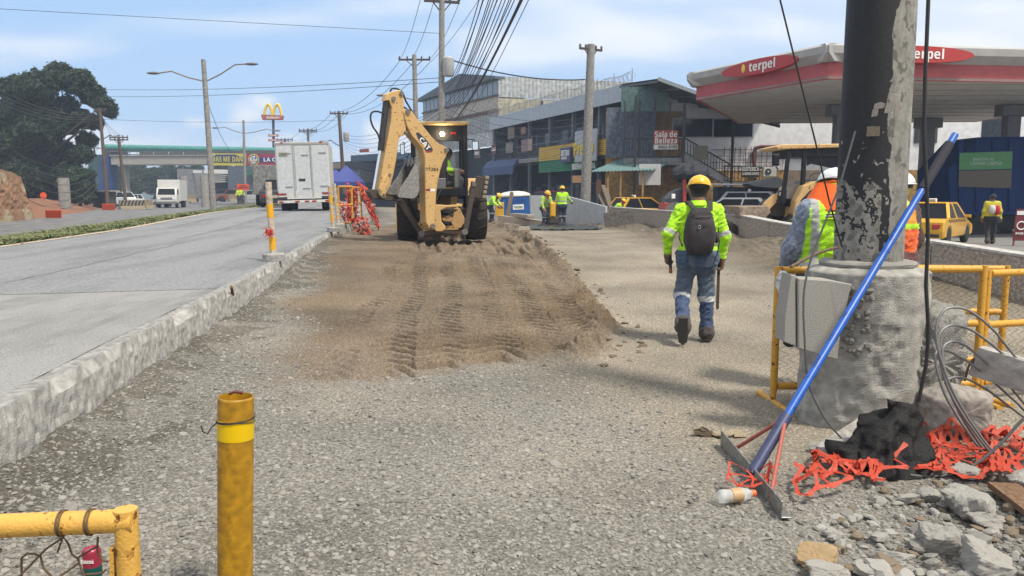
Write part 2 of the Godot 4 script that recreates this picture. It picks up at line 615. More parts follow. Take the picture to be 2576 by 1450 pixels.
func make_ground() -> void:
	var zs := []
	var zq := 0.9
	while zq < 100.0:
		zs.append(zq)
		zq += minf(zq * 0.010, 0.021 if zq < 12.0 else 0.035) if zq < 16.0 else zq * 0.013
	zs.append(100.0)
	var rows := zs.size()
	var cols := 500
	var v := PackedVector3Array()
	var c := PackedColorArray()
	v.resize(rows * cols)
	c.resize(rows * cols)
	for r in rows:
		var z_: float = zs[r]
		var x0 := xr(z_) - 0.3
		var x1 := minf(z_ * 0.78 + 2.6, along(WALLX, z_) + 0.12) if z_ < 34.0 else lerpf(4.0, 14.0, smoothstep(34.0, 38.0, z_))
		for k in cols:
			var x := lerpf(x0, x1, k / (cols - 1.0))
			var h := height(x, z_)
			v[r * cols + k] = Vector3(x, h, -z_)
			var g := grey_gravel(x, z_)
			var t := 0.88 + 0.22 * nz.get_noise_2d(x * 22, z_ * 22) + 0.28 * nz2.get_noise_2d(x * 60, z_ * 60) + 0.20 * nz.get_noise_2d(x * 1800, z_ * 1800)
			var tan_ := Color(0.43, 0.38, 0.305)
			var gry := Color(0.325, 0.308, 0.275)
			var brn := Color(0.275, 0.203, 0.138)
			var kk := tan_.lerp(gry, g)
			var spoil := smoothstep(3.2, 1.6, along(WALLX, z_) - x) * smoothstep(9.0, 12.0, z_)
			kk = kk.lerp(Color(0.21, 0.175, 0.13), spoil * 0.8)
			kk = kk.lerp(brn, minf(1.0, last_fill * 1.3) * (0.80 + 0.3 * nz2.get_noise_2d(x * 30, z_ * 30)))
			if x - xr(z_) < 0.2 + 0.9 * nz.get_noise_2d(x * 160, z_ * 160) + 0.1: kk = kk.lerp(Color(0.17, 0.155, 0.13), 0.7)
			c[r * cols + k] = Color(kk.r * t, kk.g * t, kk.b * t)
	var n := PackedVector3Array()
	n.resize(rows * cols)
	var ix := PackedInt32Array()
	for r in rows:
		for k in cols:
			var a := v[r * cols + maxi(k - 1, 0)]
			var b := v[r * cols + mini(k + 1, cols - 1)]
			var d := v[maxi(r - 1, 0) * cols + k]
			var e := v[mini(r + 1, rows - 1) * cols + k]
			n[r * cols + k] = (b - a).cross(e - d).normalized()
			if r < rows - 1 and k < cols - 1:
				var i := r * cols + k
				ix.append_array([i, i + cols, i + 1, i + 1, i + cols, i + cols + 1])
	var arr := []
	arr.resize(Mesh.ARRAY_MAX)
	arr[Mesh.ARRAY_VERTEX] = v
	arr[Mesh.ARRAY_NORMAL] = n
	arr[Mesh.ARRAY_COLOR] = c
	arr[Mesh.ARRAY_INDEX] = ix
	var mesh := ArrayMesh.new()
	mesh.add_surface_from_arrays(Mesh.PRIMITIVE_TRIANGLES, arr)
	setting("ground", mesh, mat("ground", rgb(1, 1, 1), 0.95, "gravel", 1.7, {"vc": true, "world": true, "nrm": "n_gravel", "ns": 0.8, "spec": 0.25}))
	# level land under everything, out to the horizon
	var g := geo()
	g.quad(Vector3(-900, -0.32, 40), Vector3(900, -0.32, 40), Vector3(900, -0.32, -1500), Vector3(-900, -0.32, -1500))
	setting("terrain", g, mat("terrain", rgb(0.16, 0.15, 0.11), 0.95, "blot", 0.05, {"world": true}))
	g = geo()
	g.quad(Vector3(5.0, -0.11, 2), Vector3(90, -0.11, 2), Vector3(90, -0.11, -48), Vector3(5.0, -0.11, -48))
	setting("pavement", g, mat("pavement", rgb(0.21, 0.205, 0.20), 0.9, "soft", 0.12, {"world": true, "nrm": "n_fine", "ns": 0.3}))

func strip(xa: Callable, xb: Callable, ya: Callable, yb: Callable, z0: float, z1: float, rows: int, cols: int, wob := 0.0, skew := 0.0, drop := 0.0) -> Geo:
	var g := geo()
	if skew > 0.0: g.paint(Color.WHITE)
	var prev := []
	for r in rows + 1:
		var zz := z0 * pow(z1 / z0, float(r) / rows)
		var row := []
		for k in cols + 1:
			var t := float(k) / cols
			var b: float = xb.call(zz)
			var x: float = lerpf(xa.call(zz), b, t)
			var zk := zz + skew * (x - b)
			x = lerpf(xa.call(zk), xb.call(zk), t)
			var y: float = lerpf(ya.call(zk), yb.call(zk), t) - drop
			row.append(Vector3(x, y + wob * nz.get_noise_2d(x * 25, zk * 25), -zk))
		if r > 0:
			for k in cols:
				if skew > 0.0:
					var q: Vector3 = prev[k]
					var lane := 0.07 * cos((float(k) / cols * 4.0 + 0.5) * TAU) + 0.30 * nz2.get_noise_2d(q.x * 90, q.z * 18) + 0.16 * nz.get_noise_2d(q.x * 500, q.z * 160)
					g.col = Color(1, 1, 1) * (0.92 + lane)
				g.quad(prev[k], prev[k + 1], row[k + 1], row[k])
		prev = row
	return g

func make_road() -> void:
	var near := mat("concrete slab", rgb(0.335, 0.332, 0.325), 0.85, "fine", 0.9, {"vc": true, "world": true, "nrm": "n_fine", "ns": 0.35})
	var far := mat("worn pavement", rgb(0.275, 0.281, 0.295), 0.85, "fine", 0.35, {"vc": true, "world": true, "nrm": "n_fine", "ns": 0.25})
	setting("road", strip(func(q): return xl(q), func(q): return xr(q) - 0.12, func(q): return yroad(q), func(q): return yroad(q), 1.6, 8.12, 60, 60, 0.006, 0.25), near)
	setting("road", strip(func(q): return xl(q), func(q): return xr(q) - 0.12, func(q): return yroad(q), func(q): return yroad(q), 8.15, 140.0, 150, 60, 0.006, 0.25), far)
	# cracks and joint sealant, worn edge line
	var g := geo()
	for line in [[7.0, 15.5, 0.55, 0.02], [16.5, 60.0, 0.48, 0.03], [20.0, 90.0, 0.2, 0.03]]:
		var pts := []
		for i in 60:
			var zz := lerpf(line[0], line[1], i / 59.0)
			var x := lerpf(xl(zz), xr(zz), line[2]) + nz.get_noise_2d(zz * 60, line[0]) * 0.07
			pts.append(Vector3(x, yroad(zz) + 0.006, -zz))
		for i in 59:
			var w: float = line[3] * (0.6 + 0.6 * absf(nz.get_noise_2d(i * 40.0, 2)))
			var sd := Vector3(w * 0.5, 0, 0)
			g.quad(pts[i] - sd, pts[i] + sd, pts[i + 1] + sd, pts[i + 1] - sd)
	setting("road_joint", g, mat("sealant", rgb(0.16, 0.16, 0.165), 0.9, "fine", 3.0))
	g = strip(func(q): return xl(q) + 0.02, func(q): return xl(q) + 0.22, func(q): return yroad(q), func(q): return yroad(q), 8.0, 120.0, 70, 1, 0.0, 0.0, -0.008)
	setting("road_marking", g, mat("edge line", rgb(0.55, 0.53, 0.47), 0.85, "worn", 0.8, {"world": true}))
	# sawn and broken side of the slab
	var rows := 700
	var lv := 13
	g = geo()
	g.paint(Color.WHITE)
	var grid := []
	var cc := []
	var zz := 1.0
	var q := pow(45.0, 1.0 / rows)
	for r in rows + 1:
		var row := PackedVector3Array()
		var rc := []
		var chip := maxf(0.0, nz.get_noise_2d(zz * 130, 11) - 0.12) * 0.13 + maxf(0.0, nz.get_noise_2d(zz * 900, 61)) * 0.03
		for k in lv:
			var t := k / (lv - 1.0)
			var y := yroad(zz) + 0.004 - 0.5 * t - (chip * 0.55 if k < 1 else 0.0)
			var o := nz.get_noise_3d(zz * 300, y * 300, 7) * 0.022 + nz.get_noise_3d(zz * 1500, y * 1500, 19) * 0.012 + t * 0.05
			if k == 0: o = -0.135
			elif k == 1:
				o = -chip * 1.1 - 0.004
				y = yroad(zz) + 0.003 - chip * 0.45
			row.append(Vector3(xr(zz) + o, y if k > 0 else yroad(zz) - 0.0005, -zz))
			var a := Color(0.46, 0.45, 0.425)
			if k == 0: a = Color(0.36, 0.355, 0.345)
			rc.append(a)
		grid.append(row)
		cc.append(rc)
		zz *= q
	for r in rows:
		for k in lv - 1:
			g.col = cc[r][k]
			g.quad(grid[r][k + 1], grid[r + 1][k + 1], grid[r + 1][k], grid[r][k])
	setting("road_edge", g, mat("broken slab side", rgb(1, 1, 1), 0.95, "blot", 1.8, {"vc": true, "world": true, "nrm": "n_fine", "ns": 0.6}))
	g = geo()
	g.cyl(on(572, 727, 0.57) + Vector3(0.04, 0.02, 0), on(578, 778, 0.27) + Vector3(0.07, 0, 0), 0.016, 0.013, 8)
	solo("dowel_bar", g, mat("rust", rgb(0.22, 0.10, 0.045), 0.95, "blot", 6.0), "rusty steel dowel hanging from the joint in the broken slab edge", "steel bar")
	# median, far carriageway
	g = strip(func(qq): return along(XM, qq), func(qq): return xl(qq), func(qq): return 0.42, func(qq): return yroad(qq) - 0.02, 2.5, 120.0, 80, 14, 0.10)
	setting("median", g, mat("median soil", rgb(0.17, 0.155, 0.10), 0.95, "blot", 0.5, {"world": true, "nrm": "n_blot", "ns": 0.6}))
	g = strip(func(qq): return along(XM, qq) - 11.0 - qq * 0.12, func(qq): return along(XM, qq) + 0.05, func(qq): return 0.30, func(qq): return 0.40, 3.0, 240.0, 60, 12, 0.05)
	setting("carriageway", g, mat("dusty asphalt", rgb(0.20, 0.20, 0.205), 0.9, "blot", 0.15, {"world": true, "nrm": "n_fine", "ns": 0.3}))

func make_grass() -> void:
	var blade := geo()
	blade.paint(Color.WHITE)
	for i in 9:
		var a := i * 2.4
		var d := Vector3(cos(a), 0, sin(a))
		var s := Vector3(-d.z, 0, d.x) * 0.016
		var b := d * 0.05 * (i % 3)
		var t := b + d * (0.06 + 0.03 * (i % 4)) + Vector3(0, 0.09 + 0.03 * ((i * 5) % 4), 0)
		blade.tri(b - s, b + s, t)
	var list := []
	var cols := []
	for i in 26000:
		var zz := 12.0 * pow(7.0, rng.randf())
		var t := rng.randf()
		var x := lerpf(along(XM, zz), xl(zz) - 0.2, t)
		var k := nz.get_noise_2d(x * 110, zz * 60) * 1.9 + smoothstep(0.05, 0.6, t) * 0.45 - 0.12
		if rng.randf() > k * 1.15: continue
		var y := lerpf(0.42, yroad(zz) - 0.02, t) + 0.06 * nz.get_noise_2d(x * 25, zz * 25)
		var s := rng.randf_range(0.4, 0.9) + 0.9 * pow(rng.randf(), 6.0)
		list.append(Transform3D(Basis(Vector3.UP, rng.randf() * TAU) * Basis.from_scale(Vector3(s * 1.7, s * 0.42, s * 1.7)), Vector3(x, y, -zz)))
		var u := rng.randf()
		cols.append(Color(0.075, 0.11, 0.035).lerp(Color(0.20, 0.19, 0.09), u))
	var o := many("grass", blade.mesh(), mat("grass", rgb(1, 1, 1), 0.8, "", 1.0, {"vc": true, "back": rgb(0.1, 0.2, 0.03)}), list, cols, self)
	o.set_meta("kind", "stuff")
	o.set_meta("label", "patchy green grass and weeds growing on the median")
	o.set_meta("category", "grass")

func make_gravel() -> void:
	for kind in 3:
		var list := []
		var cols := []
		var count: int = [70000, 26000, 5200][kind]
		for i in count:
			var zz := 1.7 * pow(9.0, rng.randf()) if kind < 2 else 1.8 * pow(15.0, rng.randf())
			var x := rng.randf_range(xr(zz) + 0.05, minf(zz * 0.74 + 0.4, 6.4))
			var g := grey_gravel(x, zz)
			var f := fill_at(x, zz)
			var edge := smoothstep(0.55, 0.05, x - xr(zz))
			var keep := maxf(g * (1.0 - f) * 1.05, edge)
			var tone_ := Color(0.305, 0.29, 0.26).lerp(Color(0.42, 0.405, 0.375), rng.randf() * rng.randf())
			if rng.randf() < 0.2: tone_ = Color(0.19, 0.183, 0.168)
			if kind == 2:
				# clods along the rim of the fill and stones in the heaps
				var xe := along(XE, zz)
				keep = maxf(keep * 0.35, smoothstep(0.34, 0.0, absf(x - xe - 0.05)) * 0.95 * smoothstep(6.5, 7.5, zz))
				keep = maxf(keep, smoothstep(2.5, 1.0, along(WALLX, zz) - x) * 0.5)
				if absf(x - xe) < 0.45 and zz > 6.6: tone_ = Color(0.19, 0.138, 0.092)
				elif rng.randf() < 0.85: continue
			if rng.randf() > keep: continue
			var s: float = [0.0058, 0.0096, 0.018][kind] * (0.55 + (1.6 if kind < 2 else 0.8) * pow(rng.randf(), 2.5)) * (1.0 + zz * 0.045)
			if kind == 2: s *= (0.8 + 1.2 * pow(rng.randf(), 4.0)) * (1.9 if zz > 6.6 and absf(x - along(XE, zz)) < 0.45 else 1.0)
			var b := Basis(Vector3(rng.randfn(), rng.randfn(), rng.randfn()).normalized(), rng.randf() * TAU) * Basis.from_scale(Vector3(s * rng.randf_range(0.8, 1.5), s * rng.randf_range(0.45, 0.8), s))
			b = Basis(Vector3.UP, rng.randf() * TAU) * Basis(Vector3.RIGHT, rng.randfn() * 0.35) * Basis.from_scale(Vector3(s * rng.randf_range(0.9, 1.6), s * rng.randf_range(0.3, 0.6), s))
			list.append(Transform3D(b, Vector3(x, height(x, zz) + s * 0.05, -zz)))
			cols.append(tone_)
		var o := many("gravel", rock_mesh(40 + kind, 9, 7 if kind < 2 else 10, 0.06), mat("gravel stone", rgb(1, 1, 1), 0.92, "fine", 6.0, {"vc": true}), list, cols, self)
		o.set_meta("kind", "stuff")
		o.set_meta("label", ["fine grey crushed stone spread over the ground", "coarse grey crushed stone strewn over the ground", "loose stones and dirt clods along the fill"][kind])
		o.set_meta("category", "gravel")

func make_bank() -> void: # cut red earth on the far side
	var foot := [Vector3(-12, 0.2, -8), Vector3(-16, 0.25, -19), Vector3(-22.6, 0.3, -33), Vector3(-25.4, 0.3, -41), Vector3(-26.4, 0.3, -43.2), Vector3(-33, 0.3, -60), Vector3(-39.5, 0.3, -74), Vector3(-47, 0.3, -92)]
	var top := [3.6, 3.4, 2.9, 2.3, 1.1, 1.1, 0.95, 0.4]
	var lean := [0.3, 0.3, 0.35, 0.4, 1.6, 3.2, 4.0, 3.0]
	var g := geo()
	g.paint(Color.WHITE)
	var grid := []
	var cols := []
	var nn := 260
	for i in nn + 1:
		var t := float(i) / nn * (foot.size() - 1)
		var k := mini(int(t), foot.size() - 2)
		var p: Vector3 = foot[k].lerp(foot[k + 1], t - k)
		var dir: Vector3 = (foot[k + 1] - foot[k]).normalized()
		var out := Vector3(dir.z, 0, -dir.x) # away from the road
		if out.x > 0: out = -out
		var hh := lerpf(top[k], top[k + 1], t - k)
		var ln := lerpf(lean[k], lean[k + 1], t - k)
		var row := []
		var rc := []
		for j in 26:
			var q := PackedVector3Array()
			var u := j / 17.0
			var pos: Vector3
			if u <= 1.0:
				pos = p + out * ln * u + Vector3(0, hh * pow(u, 0.95), 0)
				var a := nz.get_noise_3d(t * 700, pos.y * 40, 4) * 0.14 + nz.get_noise_3d(t * 2400, pos.y * 300, 4) * 0.12
				pos += out * a * sin(PI * minf(u, 0.97)) + Vector3(0, 0.12 * nz.get_noise_2d(t * 200, 88) * u, 0)
			else:
				pos = p + out * (ln + (u - 1.0) * 60.0) + Vector3(0, hh + 0.25 * nz.get_noise_2d(t * 60, u * 90), 0)
			row.append(pos)
			var red := smoothstep(3.2, 4.2, t)
			var s2 := nz2.get_noise_2d(t * 260, pos.y * 50)
			var cl := Color(0.34, 0.185, 0.105)
			cl = cl.lerp(Color(0.46, 0.38, 0.25), clampf((s2 - 0.2) * 6.0, 0.0, 1.0) * (1.0 - red))
			cl = cl.lerp(Color(0.27, 0.115, 0.06), red * 0.85)
			if u > 1.0: cl = Color(0.14, 0.12, 0.06)
			rc.append(cl)
		grid.append(row)
		cols.append(rc)
	for i in nn:
		for j in 25:
			g.col = cols[i][j]
			g.quad(grid[i][j], grid[i][j + 1], grid[i + 1][j + 1], grid[i + 1][j])
	var o := setting("embankment", g, mat("red earth", rgb(1, 1, 1), 0.95, "fine", 0.8, {"vc": true, "world": true, "nrm": "n_blot", "ns": 0.8}))
	# low hills beyond
	for hill in [[-260.0, -640.0, 330.0, 14.0], [-620.0, -760.0, 300.0, 30.0]]:
		g = geo()
		var rings := []
		for i in 7:
			var ring := PackedVector3Array()
			for s in 40:
				var a := -TAU * s / 40
				var u := i / 6.0
				ring.append(Vector3(hill[0] + cos(a) * hill[2] * (1.0 - u), -0.5 + hill[3] * sin(u * PI * 0.5) * (1.0 + 0.3 * nz.get_noise_2d(s * 50.0, i * 40.0 + hill[2])), hill[1] + sin(a) * hill[2] * 0.3 * (1.0 - u)))
			rings.append(ring)
		g.loft(rings, false)
		setting("hills", g, mat("hill green", rgb(0.06, 0.085, 0.04), 0.95, "blot", 0.02, {"world": true}))

# ---------------------------------------------------------------- things in front
func ground_at(x: float, y: float, lift := 0.0) -> Vector3: # a pixel on the uneven ground
	var p := on(x, y, 0.0)
	for i in 4:
		p = on(x, y, height(p.x, -p.z))
	p.y += lift
	return p

func zigzag(g: Geo, a: Vector3, b: Vector3, up: Vector3, high: float, cell: float, r: float, bend := 0.004) -> void: # chain link woven between a and b
	var u := (b - a).normalized()
	var side := u.cross(up).normalized()
	var k := int(a.distance_to(b) / cell)
	var rows := int(high / (cell * 0.5))
	for i in k:
		var pts := []
		for j in rows + 1:
			var s := (0.5 if j % 2 == 0 else -0.52)
			pts.append(a + u * ((i + 0.5 + s) * cell + nz.get_noise_2d(i * 90.0, j * 90.0) * bend * 3) + up * (high * j / rows) + side * (r * (1 if j % 2 == 0 else -1) + nz.get_noise_2d(i * 33.0, j * 21.0) * bend))
		g.tube(pts, r, 4)

func barrier(a: Vector3, b: Vector3, high: float, label: String, r := 0.027, cell := 0.075) -> Node3D:
	var t := thing("pipe_barrier", label, "barrier", a, 0.0, "yellow pipe barriers")
	var d := b - a
	var u := d.normalized()
	var yel := mat("yellow barrier paint", rgb(0.62, 0.32, 0.035), 0.5, "chipped", 1.6, {"nrm": "n_fine", "ns": 0.2})
	for k in 2:
		var p := Vector3.ZERO if k == 0 else d
		var g := geo()
		g.cyl(p + Vector3(0, 0.14, 0), p + Vector3(0, high, 0), r, r, 12)
		g.cyl(p + Vector3(0, -0.02, 0), p + Vector3(0, 0.14, 0), 0.012, r, 12)
		part("post", g, yel, t)
		g = geo()
		var s := u.cross(Vector3.UP)
		g.cyl(p - s * 0.28 + Vector3(0, 0.02, 0), p + s * 0.28 + Vector3(0, 0.02, 0), r * 0.9, r * 0.9, 8)
		part("foot", g, yel, t)
	for hh in [0.135, 0.58, 1.0]:
		var g := geo()
		var y: float = high * hh - (r if hh == 1.0 else 0.0)
		g.cyl(Vector3(0, y, 0) + u * r, d + Vector3(0, y, 0) - u * r, r * 1.02, r * 1.02, 12)
		part("rail", g, yel, t)
	var g := geo()
	zigzag(g, u * 0.03 + Vector3(0, high * 0.15, 0), d - u * 0.03 + Vector3(0, high * 0.15, 0), Vector3.UP, high * 0.83, cell, 0.0024)
	part("chain_link", g, mat("rusty wire", rgb(0.20, 0.13, 0.07), 0.8, "fine", 8.0, {"metal": 0.3}), t)
	return t

func lump(poly: Array, d: float, thick: float, rough: float, freq: float, seg := 70, rings_ := 16) -> Geo: # a broken mass with the outline of a pixel polygon
	var p := PackedVector2Array()
	var ctr := Vector2.ZERO
	for q in poly:
		var w := at(q.x, q.y, d)
		p.append(Vector2(w.x, w.y))
		ctr += Vector2(w.x, w.y)
	ctr /= poly.size()
	var rad := []
	for s in seg:
		var dir := Vector2.from_angle(TAU * s / seg)
		var best := 0.05
		for i in p.size():
			var hit = Geometry2D.segment_intersects_segment(ctr, ctr + dir * 3.0, p[i], p[(i + 1) % p.size()])
			if hit != null: best = maxf(best, (hit - ctr).length())
		rad.append(best)
	var rings := []
	for k in rings_:
		var u := k / (rings_ - 1.0)
		var a := lerpf(-PI * 0.5, PI * 0.5, u)
		var sc := pow(maxf(cos(a), 0.0), 0.35)
		var zz := sin(a) * thick * 0.5
		var ring := PackedVector3Array()
		for s in seg:
			var dir := Vector2.from_angle(TAU * s / seg)
			var q: Vector2 = ctr + dir * rad[s] * maxf(sc, 0.02)
			var v3 := Vector3(q.x, q.y, -d + zz)
			var nn := nz.get_noise_3d(v3.x * freq, v3.y * freq, v3.z * freq) + 0.5 * nz.get_noise_3d(v3.x * freq * 2.7, v3.y * freq * 2.7, v3.z * freq * 2.7)
			var away := Vector3(dir.x * sc, dir.y * sc, sin(a)).normalized()
			ring.append(v3 + away * nn * rough)
		rings.append(ring)
	var g := geo()
	g.loft(rings, false)
	return g

func net(fn: Callable, nu: int, nv: int, w: float, called: String, parent, label := "", seed_ := 0) -> MeshInstance3D: # plastic safety net with oval holes over a surface fn(u, v) in metres of net
	var g := geo()
	var node := func(i: int, j: int) -> Vector3: return fn.call((i + (0.5 if j % 2 == 1 else 0.0)) / nu, float(j) / nv)
	for j in nv + 1:
		for i in nu:
			var a: Vector3 = node.call(i, j)
			var near := []
			if i < nu - 1: near.append(node.call(i + 1, j))
			if j < nv:
				near.append(node.call(i, j + 1))
				var o := i + (1 if j % 2 == 1 else -1)
				if o >= 0 and o < nu: near.append(node.call(o, j + 1))
			for k in near.size():
				var b: Vector3 = near[k]
				if k == 0 and near.size() > 1 and (i + j) % 3 != 0 and j % 2 == 0: continue
				var dir := (b - a)
				if dir.length() > 0.15 or dir.length() < 0.002: continue
				var nn := Vector3(nz.get_noise_3d(a.x * 150, a.y * 150, a.z * 150) * 0.8, 1.0, nz.get_noise_3d(a.z * 150, a.x * 150, 9) * 0.8 + 0.5).normalized()
				var s := dir.cross(nn).normalized() * w
				var m := (a + b) * 0.5 + nn * 0.004
				g.quad(a - s, a + s, m + s * 0.5, m - s * 0.5)
				g.quad(m - s * 0.5, m + s * 0.5, b + s, b - s)
	var mm := mat("orange net", rgb(0.62, 0.07, 0.028), 0.6, "worn", 5.0, {"back": rgb(0.25, 0.03, 0.01)})
	if parent: return part(called, g, mm, parent)
	return solo(called, g, mm, label, "safety net", "orange plastic safety netting")

func make_pole() -> void:
	var c := Vector3(2.385, 0, -5.15)
	var t := thing("utility_pole", "thick concrete utility pole with peeling black paint standing on a broken round footing", "utility pole", c)
	# shaft with black paint that has come off in flakes
	var g := geo()
	g.paint(Color.WHITE)
	var angs := []
	for i in 191: angs.append(-1.75 + 3.5 * i / 190.0)
	for i in range(1, 25): angs.append(1.75 + (TAU - 3.5) * i / 24.0)
	var seg := angs.size() - 1
	var rows := 490
	var ring0 := []
	for r in rows + 1:
		var y := 1.06 + 2.5 * r / 470.0 if r <= 470 else 3.56 + 0.5 * (r - 470) / 20.0
		var rad := 0.216 - 0.0035 * (y - 1.06)
		var ring := []
		for s in seg + 1:
			var a: float = angs[s]
			var p := Vector3(sin(a) * rad, y, cos(a) * rad)
			var bump := nz.get_noise_3d(p.x * 300, p.y * 120, p.z * 300) * 0.0016
			ring.append(p * (1.0 + 0.0) + Vector3(sin(a), 0, cos(a)) * bump)
		if r > 0:
			for s in seg:
				var a := wrapf((angs[s] + angs[s + 1]) * 0.5, -PI, PI)
				var n1 := nz.get_noise_3d(sin(a) * 90, y * 160, cos(a) * 90)
				var n2 := nz2.get_noise_3d(sin(a) * 260, y * 900, cos(a) * 260)
				var n3 := nz.get_noise_3d(sin(a) * 700, y * 2600, 3)
				var lim := 0.16 + 0.10 * sin(y * 2.1) + n1 * 0.35 + n2 * 0.10
				var paint_ := a > -2.6 and a < lim
				# lower edge of the paint, flaked away
				if paint_ and y < 1.62 + 0.25 * n1:
					paint_ = n2 + n3 * 0.5 > 0.26 - (y - 1.25) * 0.9 or (a > -0.15 and a < 0.3 and y > 1.2 and n2 > -0.22)
				if paint_ and y < 1.98 and n2 + n3 * 0.6 > 0.50 + 0.3 * absf(y - 1.6): paint_ = false
				var k := Color(0.37, 0.355, 0.32)
				var bl := 0.85 + 0.35 * nz2.get_noise_3d(sin(a) * 300, y * 500, 9) + 0.25 * n3
				k = Color(k.r * bl, k.g * bl, k.b * bl)
				if paint_: k = Color(0.014, 0.015, 0.019) * (1.0 + 0.8 * maxf(0.0, n3))
				elif n2 < -0.30: k = Color(0.16, 0.15, 0.13)
				g.col = k
				g.quad(ring0[s], ring0[s + 1], ring[s + 1], ring[s])
		ring0 = ring
	part("shaft", g, mat("painted concrete", rgb(1, 1, 1), 0.62, "fine", 3.0, {"vc": true, "nrm": "n_fine", "ns": 0.25}), t)
	g = geo()
	g.box(Vector3(-0.10, 1.96, 0.198), Vector3(0.075, 0.062, 0.004), Basis(Vector3.UP, -0.45))
	part("paper_scrap", g, mat("grey paper", rgb(0.24, 0.22, 0.19), 0.9, "worn", 4.0), t)
	for q in [[-0.34, 2.62, 0.035, 0.022], [-0.1, 2.60, 0.022, 0.03], [0.18, 2.6, 0.02, 0.055], [0.1, 2.72, 0.02, 0.02], [-0.45, 2.58, 0.02, 0.03]]:
		g = geo()
		var nrm := Vector3(sin(q[0]), 0, cos(q[0]))
		g.prism([Vector2(-q[2], -q[3]), Vector2(q[2] * 0.7, -q[3] * 0.8), Vector2(q[2], q[3] * 0.4), Vector2(q[2] * 0.2, q[3]), Vector2(-q[2] * 0.8, q[3] * 0.5)], 0, 0.002, Transform3D(Basis(Vector3.UP, q[0]), nrm * 0.212 + Vector3(0, q[1] - 0.5, 0)))
		part("poster_scrap", g, mat("torn poster", rgb(0.34, 0.35, 0.37), 0.8, "worn", 7.0), t)
	# footing
	g = geo()
	g.paint(Color.WHITE)
	ring0 = []
	var prof := []
	for i in 70: prof.append(Vector2(0.385, -0.15 + 1.20 * i / 69.0))
	for i in 8: prof.append(Vector2(0.385 - 0.004 * i * i * 0.5, 1.05 + 0.045 * i / 7.0))
	prof.append(Vector2(0.2, 1.105))
	for r in prof.size():
		var ring := []
		for s in 121:
			var a := TAU * s / 120
			var rad: float = prof[r].x * (1.0 + 0.07 * (1.0 - prof[r].y))
			var p := Vector3(sin(a) * rad, prof[r].y, cos(a) * rad)
			var bump := nz.get_noise_3d(p.x * 500, p.y * 500, p.z * 500) * 0.010 + maxf(0.0, nz2.get_noise_3d(p.x * 260, p.y * 260, p.z * 260) - 0.15) * -0.07
			ring.append(p + Vector3(sin(a), 0, cos(a)) * bump)
		if r > 0:
			for s in 120:
				var m: Vector3 = (ring[s] + ring0[s]) * 0.5
				var k := Color(0.43, 0.415, 0.38)
				g.col = k
				g.quad(ring0[s], ring0[s + 1], ring[s + 1], ring[s])
		ring0 = ring
	var foot := part("footing", g, mat("footing concrete", rgb(1, 1, 1), 0.92, "blot", 1.5, {"vc": true, "nrm": "n_fine", "ns": 0.5}), t)
	g = geo()
	g.lathe([Vector2(0.30, 1.095), Vector2(0.305, 1.115), Vector2(0.29, 1.13), Vector2(0.20, 1.135)], Vector3.ZERO, Basis.IDENTITY, 40)
	g.jit(0.012, nz, 700)
	part("collar", g, mat("collar concrete", rgb(0.33, 0.315, 0.29), 0.9, "fine", 3.0, {"nrm": "n_fine", "ns": 0.5}), foot)
	# broken concrete cabinet on its side
	var cab := mat("cabinet concrete", rgb(0.40, 0.385, 0.35), 0.9, "fine", 2.2, {"nrm": "n_fine", "ns": 0.4})
	var local := func(list: Array, d: float) -> Array:
		var o := []
		for q in list:
			var w := at(q[0], q[1], d) - c
			o.append(Vector2(w.x, w.y))
		return o
	g = geo()
	g.prism(local.call([[2008, 700], [2090, 706], [2146, 716], [2138, 745], [2128, 792], [2113, 803], [2117, 830], [2108, 908], [2010, 877]], 4.72), 0.27, 0.425, Transform3D.IDENTITY, 0.006)
	g.jit(0.008, nz, 600)
	part("cabinet_panel", g, cab, t)
	g = geo()
	g.prism(local.call([[1992, 692], [2005, 695], [2006, 874], [1974, 862], [1976, 800]], 4.72), 0.25, 0.415, Transform3D.IDENTITY, 0.006)
	part("cabinet_side", g, cab, t)
	var rr := RandomNumberGenerator.new()
	rr.seed = 31
	var broken := mat("broken concrete", rgb(0.33, 0.315, 0.285), 0.95, "gravel", 3.0, {"nrm": "n_gravel", "ns": 1.0})
	for i in 46: # aggregate showing in the break
		var w := at(rr.randf_range(2118, 2198), rr.randf_range(722, 893), 4.76) - c
		if w.x > -0.02 and w.y < 0.45: continue
		var o := part("broken_stone", rocks[i % 6], broken, t)
		var s := rr.randf_range(0.018, 0.042)
		var a := atan2(w.x, 0.375)
		o.transform = Transform3D(Basis(Vector3(rr.randfn(), rr.randfn(), rr.randfn()).normalized(), rr.randf() * 6) * Basis.from_scale(Vector3(s, s * 0.8, s)), Vector3(w.x, w.y, sqrt(maxf(0.01, 0.148 - w.x * w.x)) + 0.005))
	# broken masses at its foot
	g = lump([Vector2(2303, 772), Vector2(2345, 757), Vector2(2408, 776), Vector2(2408, 890), Vector2(2396, 965), Vector2(2340, 1010), Vector2(2262, 1035), Vector2(2272, 975), Vector2(2252, 935), Vector2(2272, 890), Vector2(2284, 840)], 5.0, 0.42, 0.032, 1000, 150, 44)
	solo("broken_concrete", g, mat("honeycombed concrete", rgb(0.37, 0.355, 0.325), 0.95, "gravel", 4.5, {"nrm": "n_gravel", "ns": 1.6}), "tall honeycombed lump of broken concrete leaning on the round footing", "rubble")
	g = lump([Vector2(2312, 1090), Vector2(2318, 990), Vector2(2375, 962), Vector2(2480, 985), Vector2(2478, 1088)], 4.75, 0.34, 0.02, 600, 90, 24)
	solo("concrete_block", g, mat("pinkish concrete", rgb(0.40, 0.365, 0.33), 0.92, "blot", 2.5, {"nrm": "n_fine", "ns": 0.5}), "pale pinkish broken concrete block at the foot of the honeycombed lump", "rubble")
	g = geo()
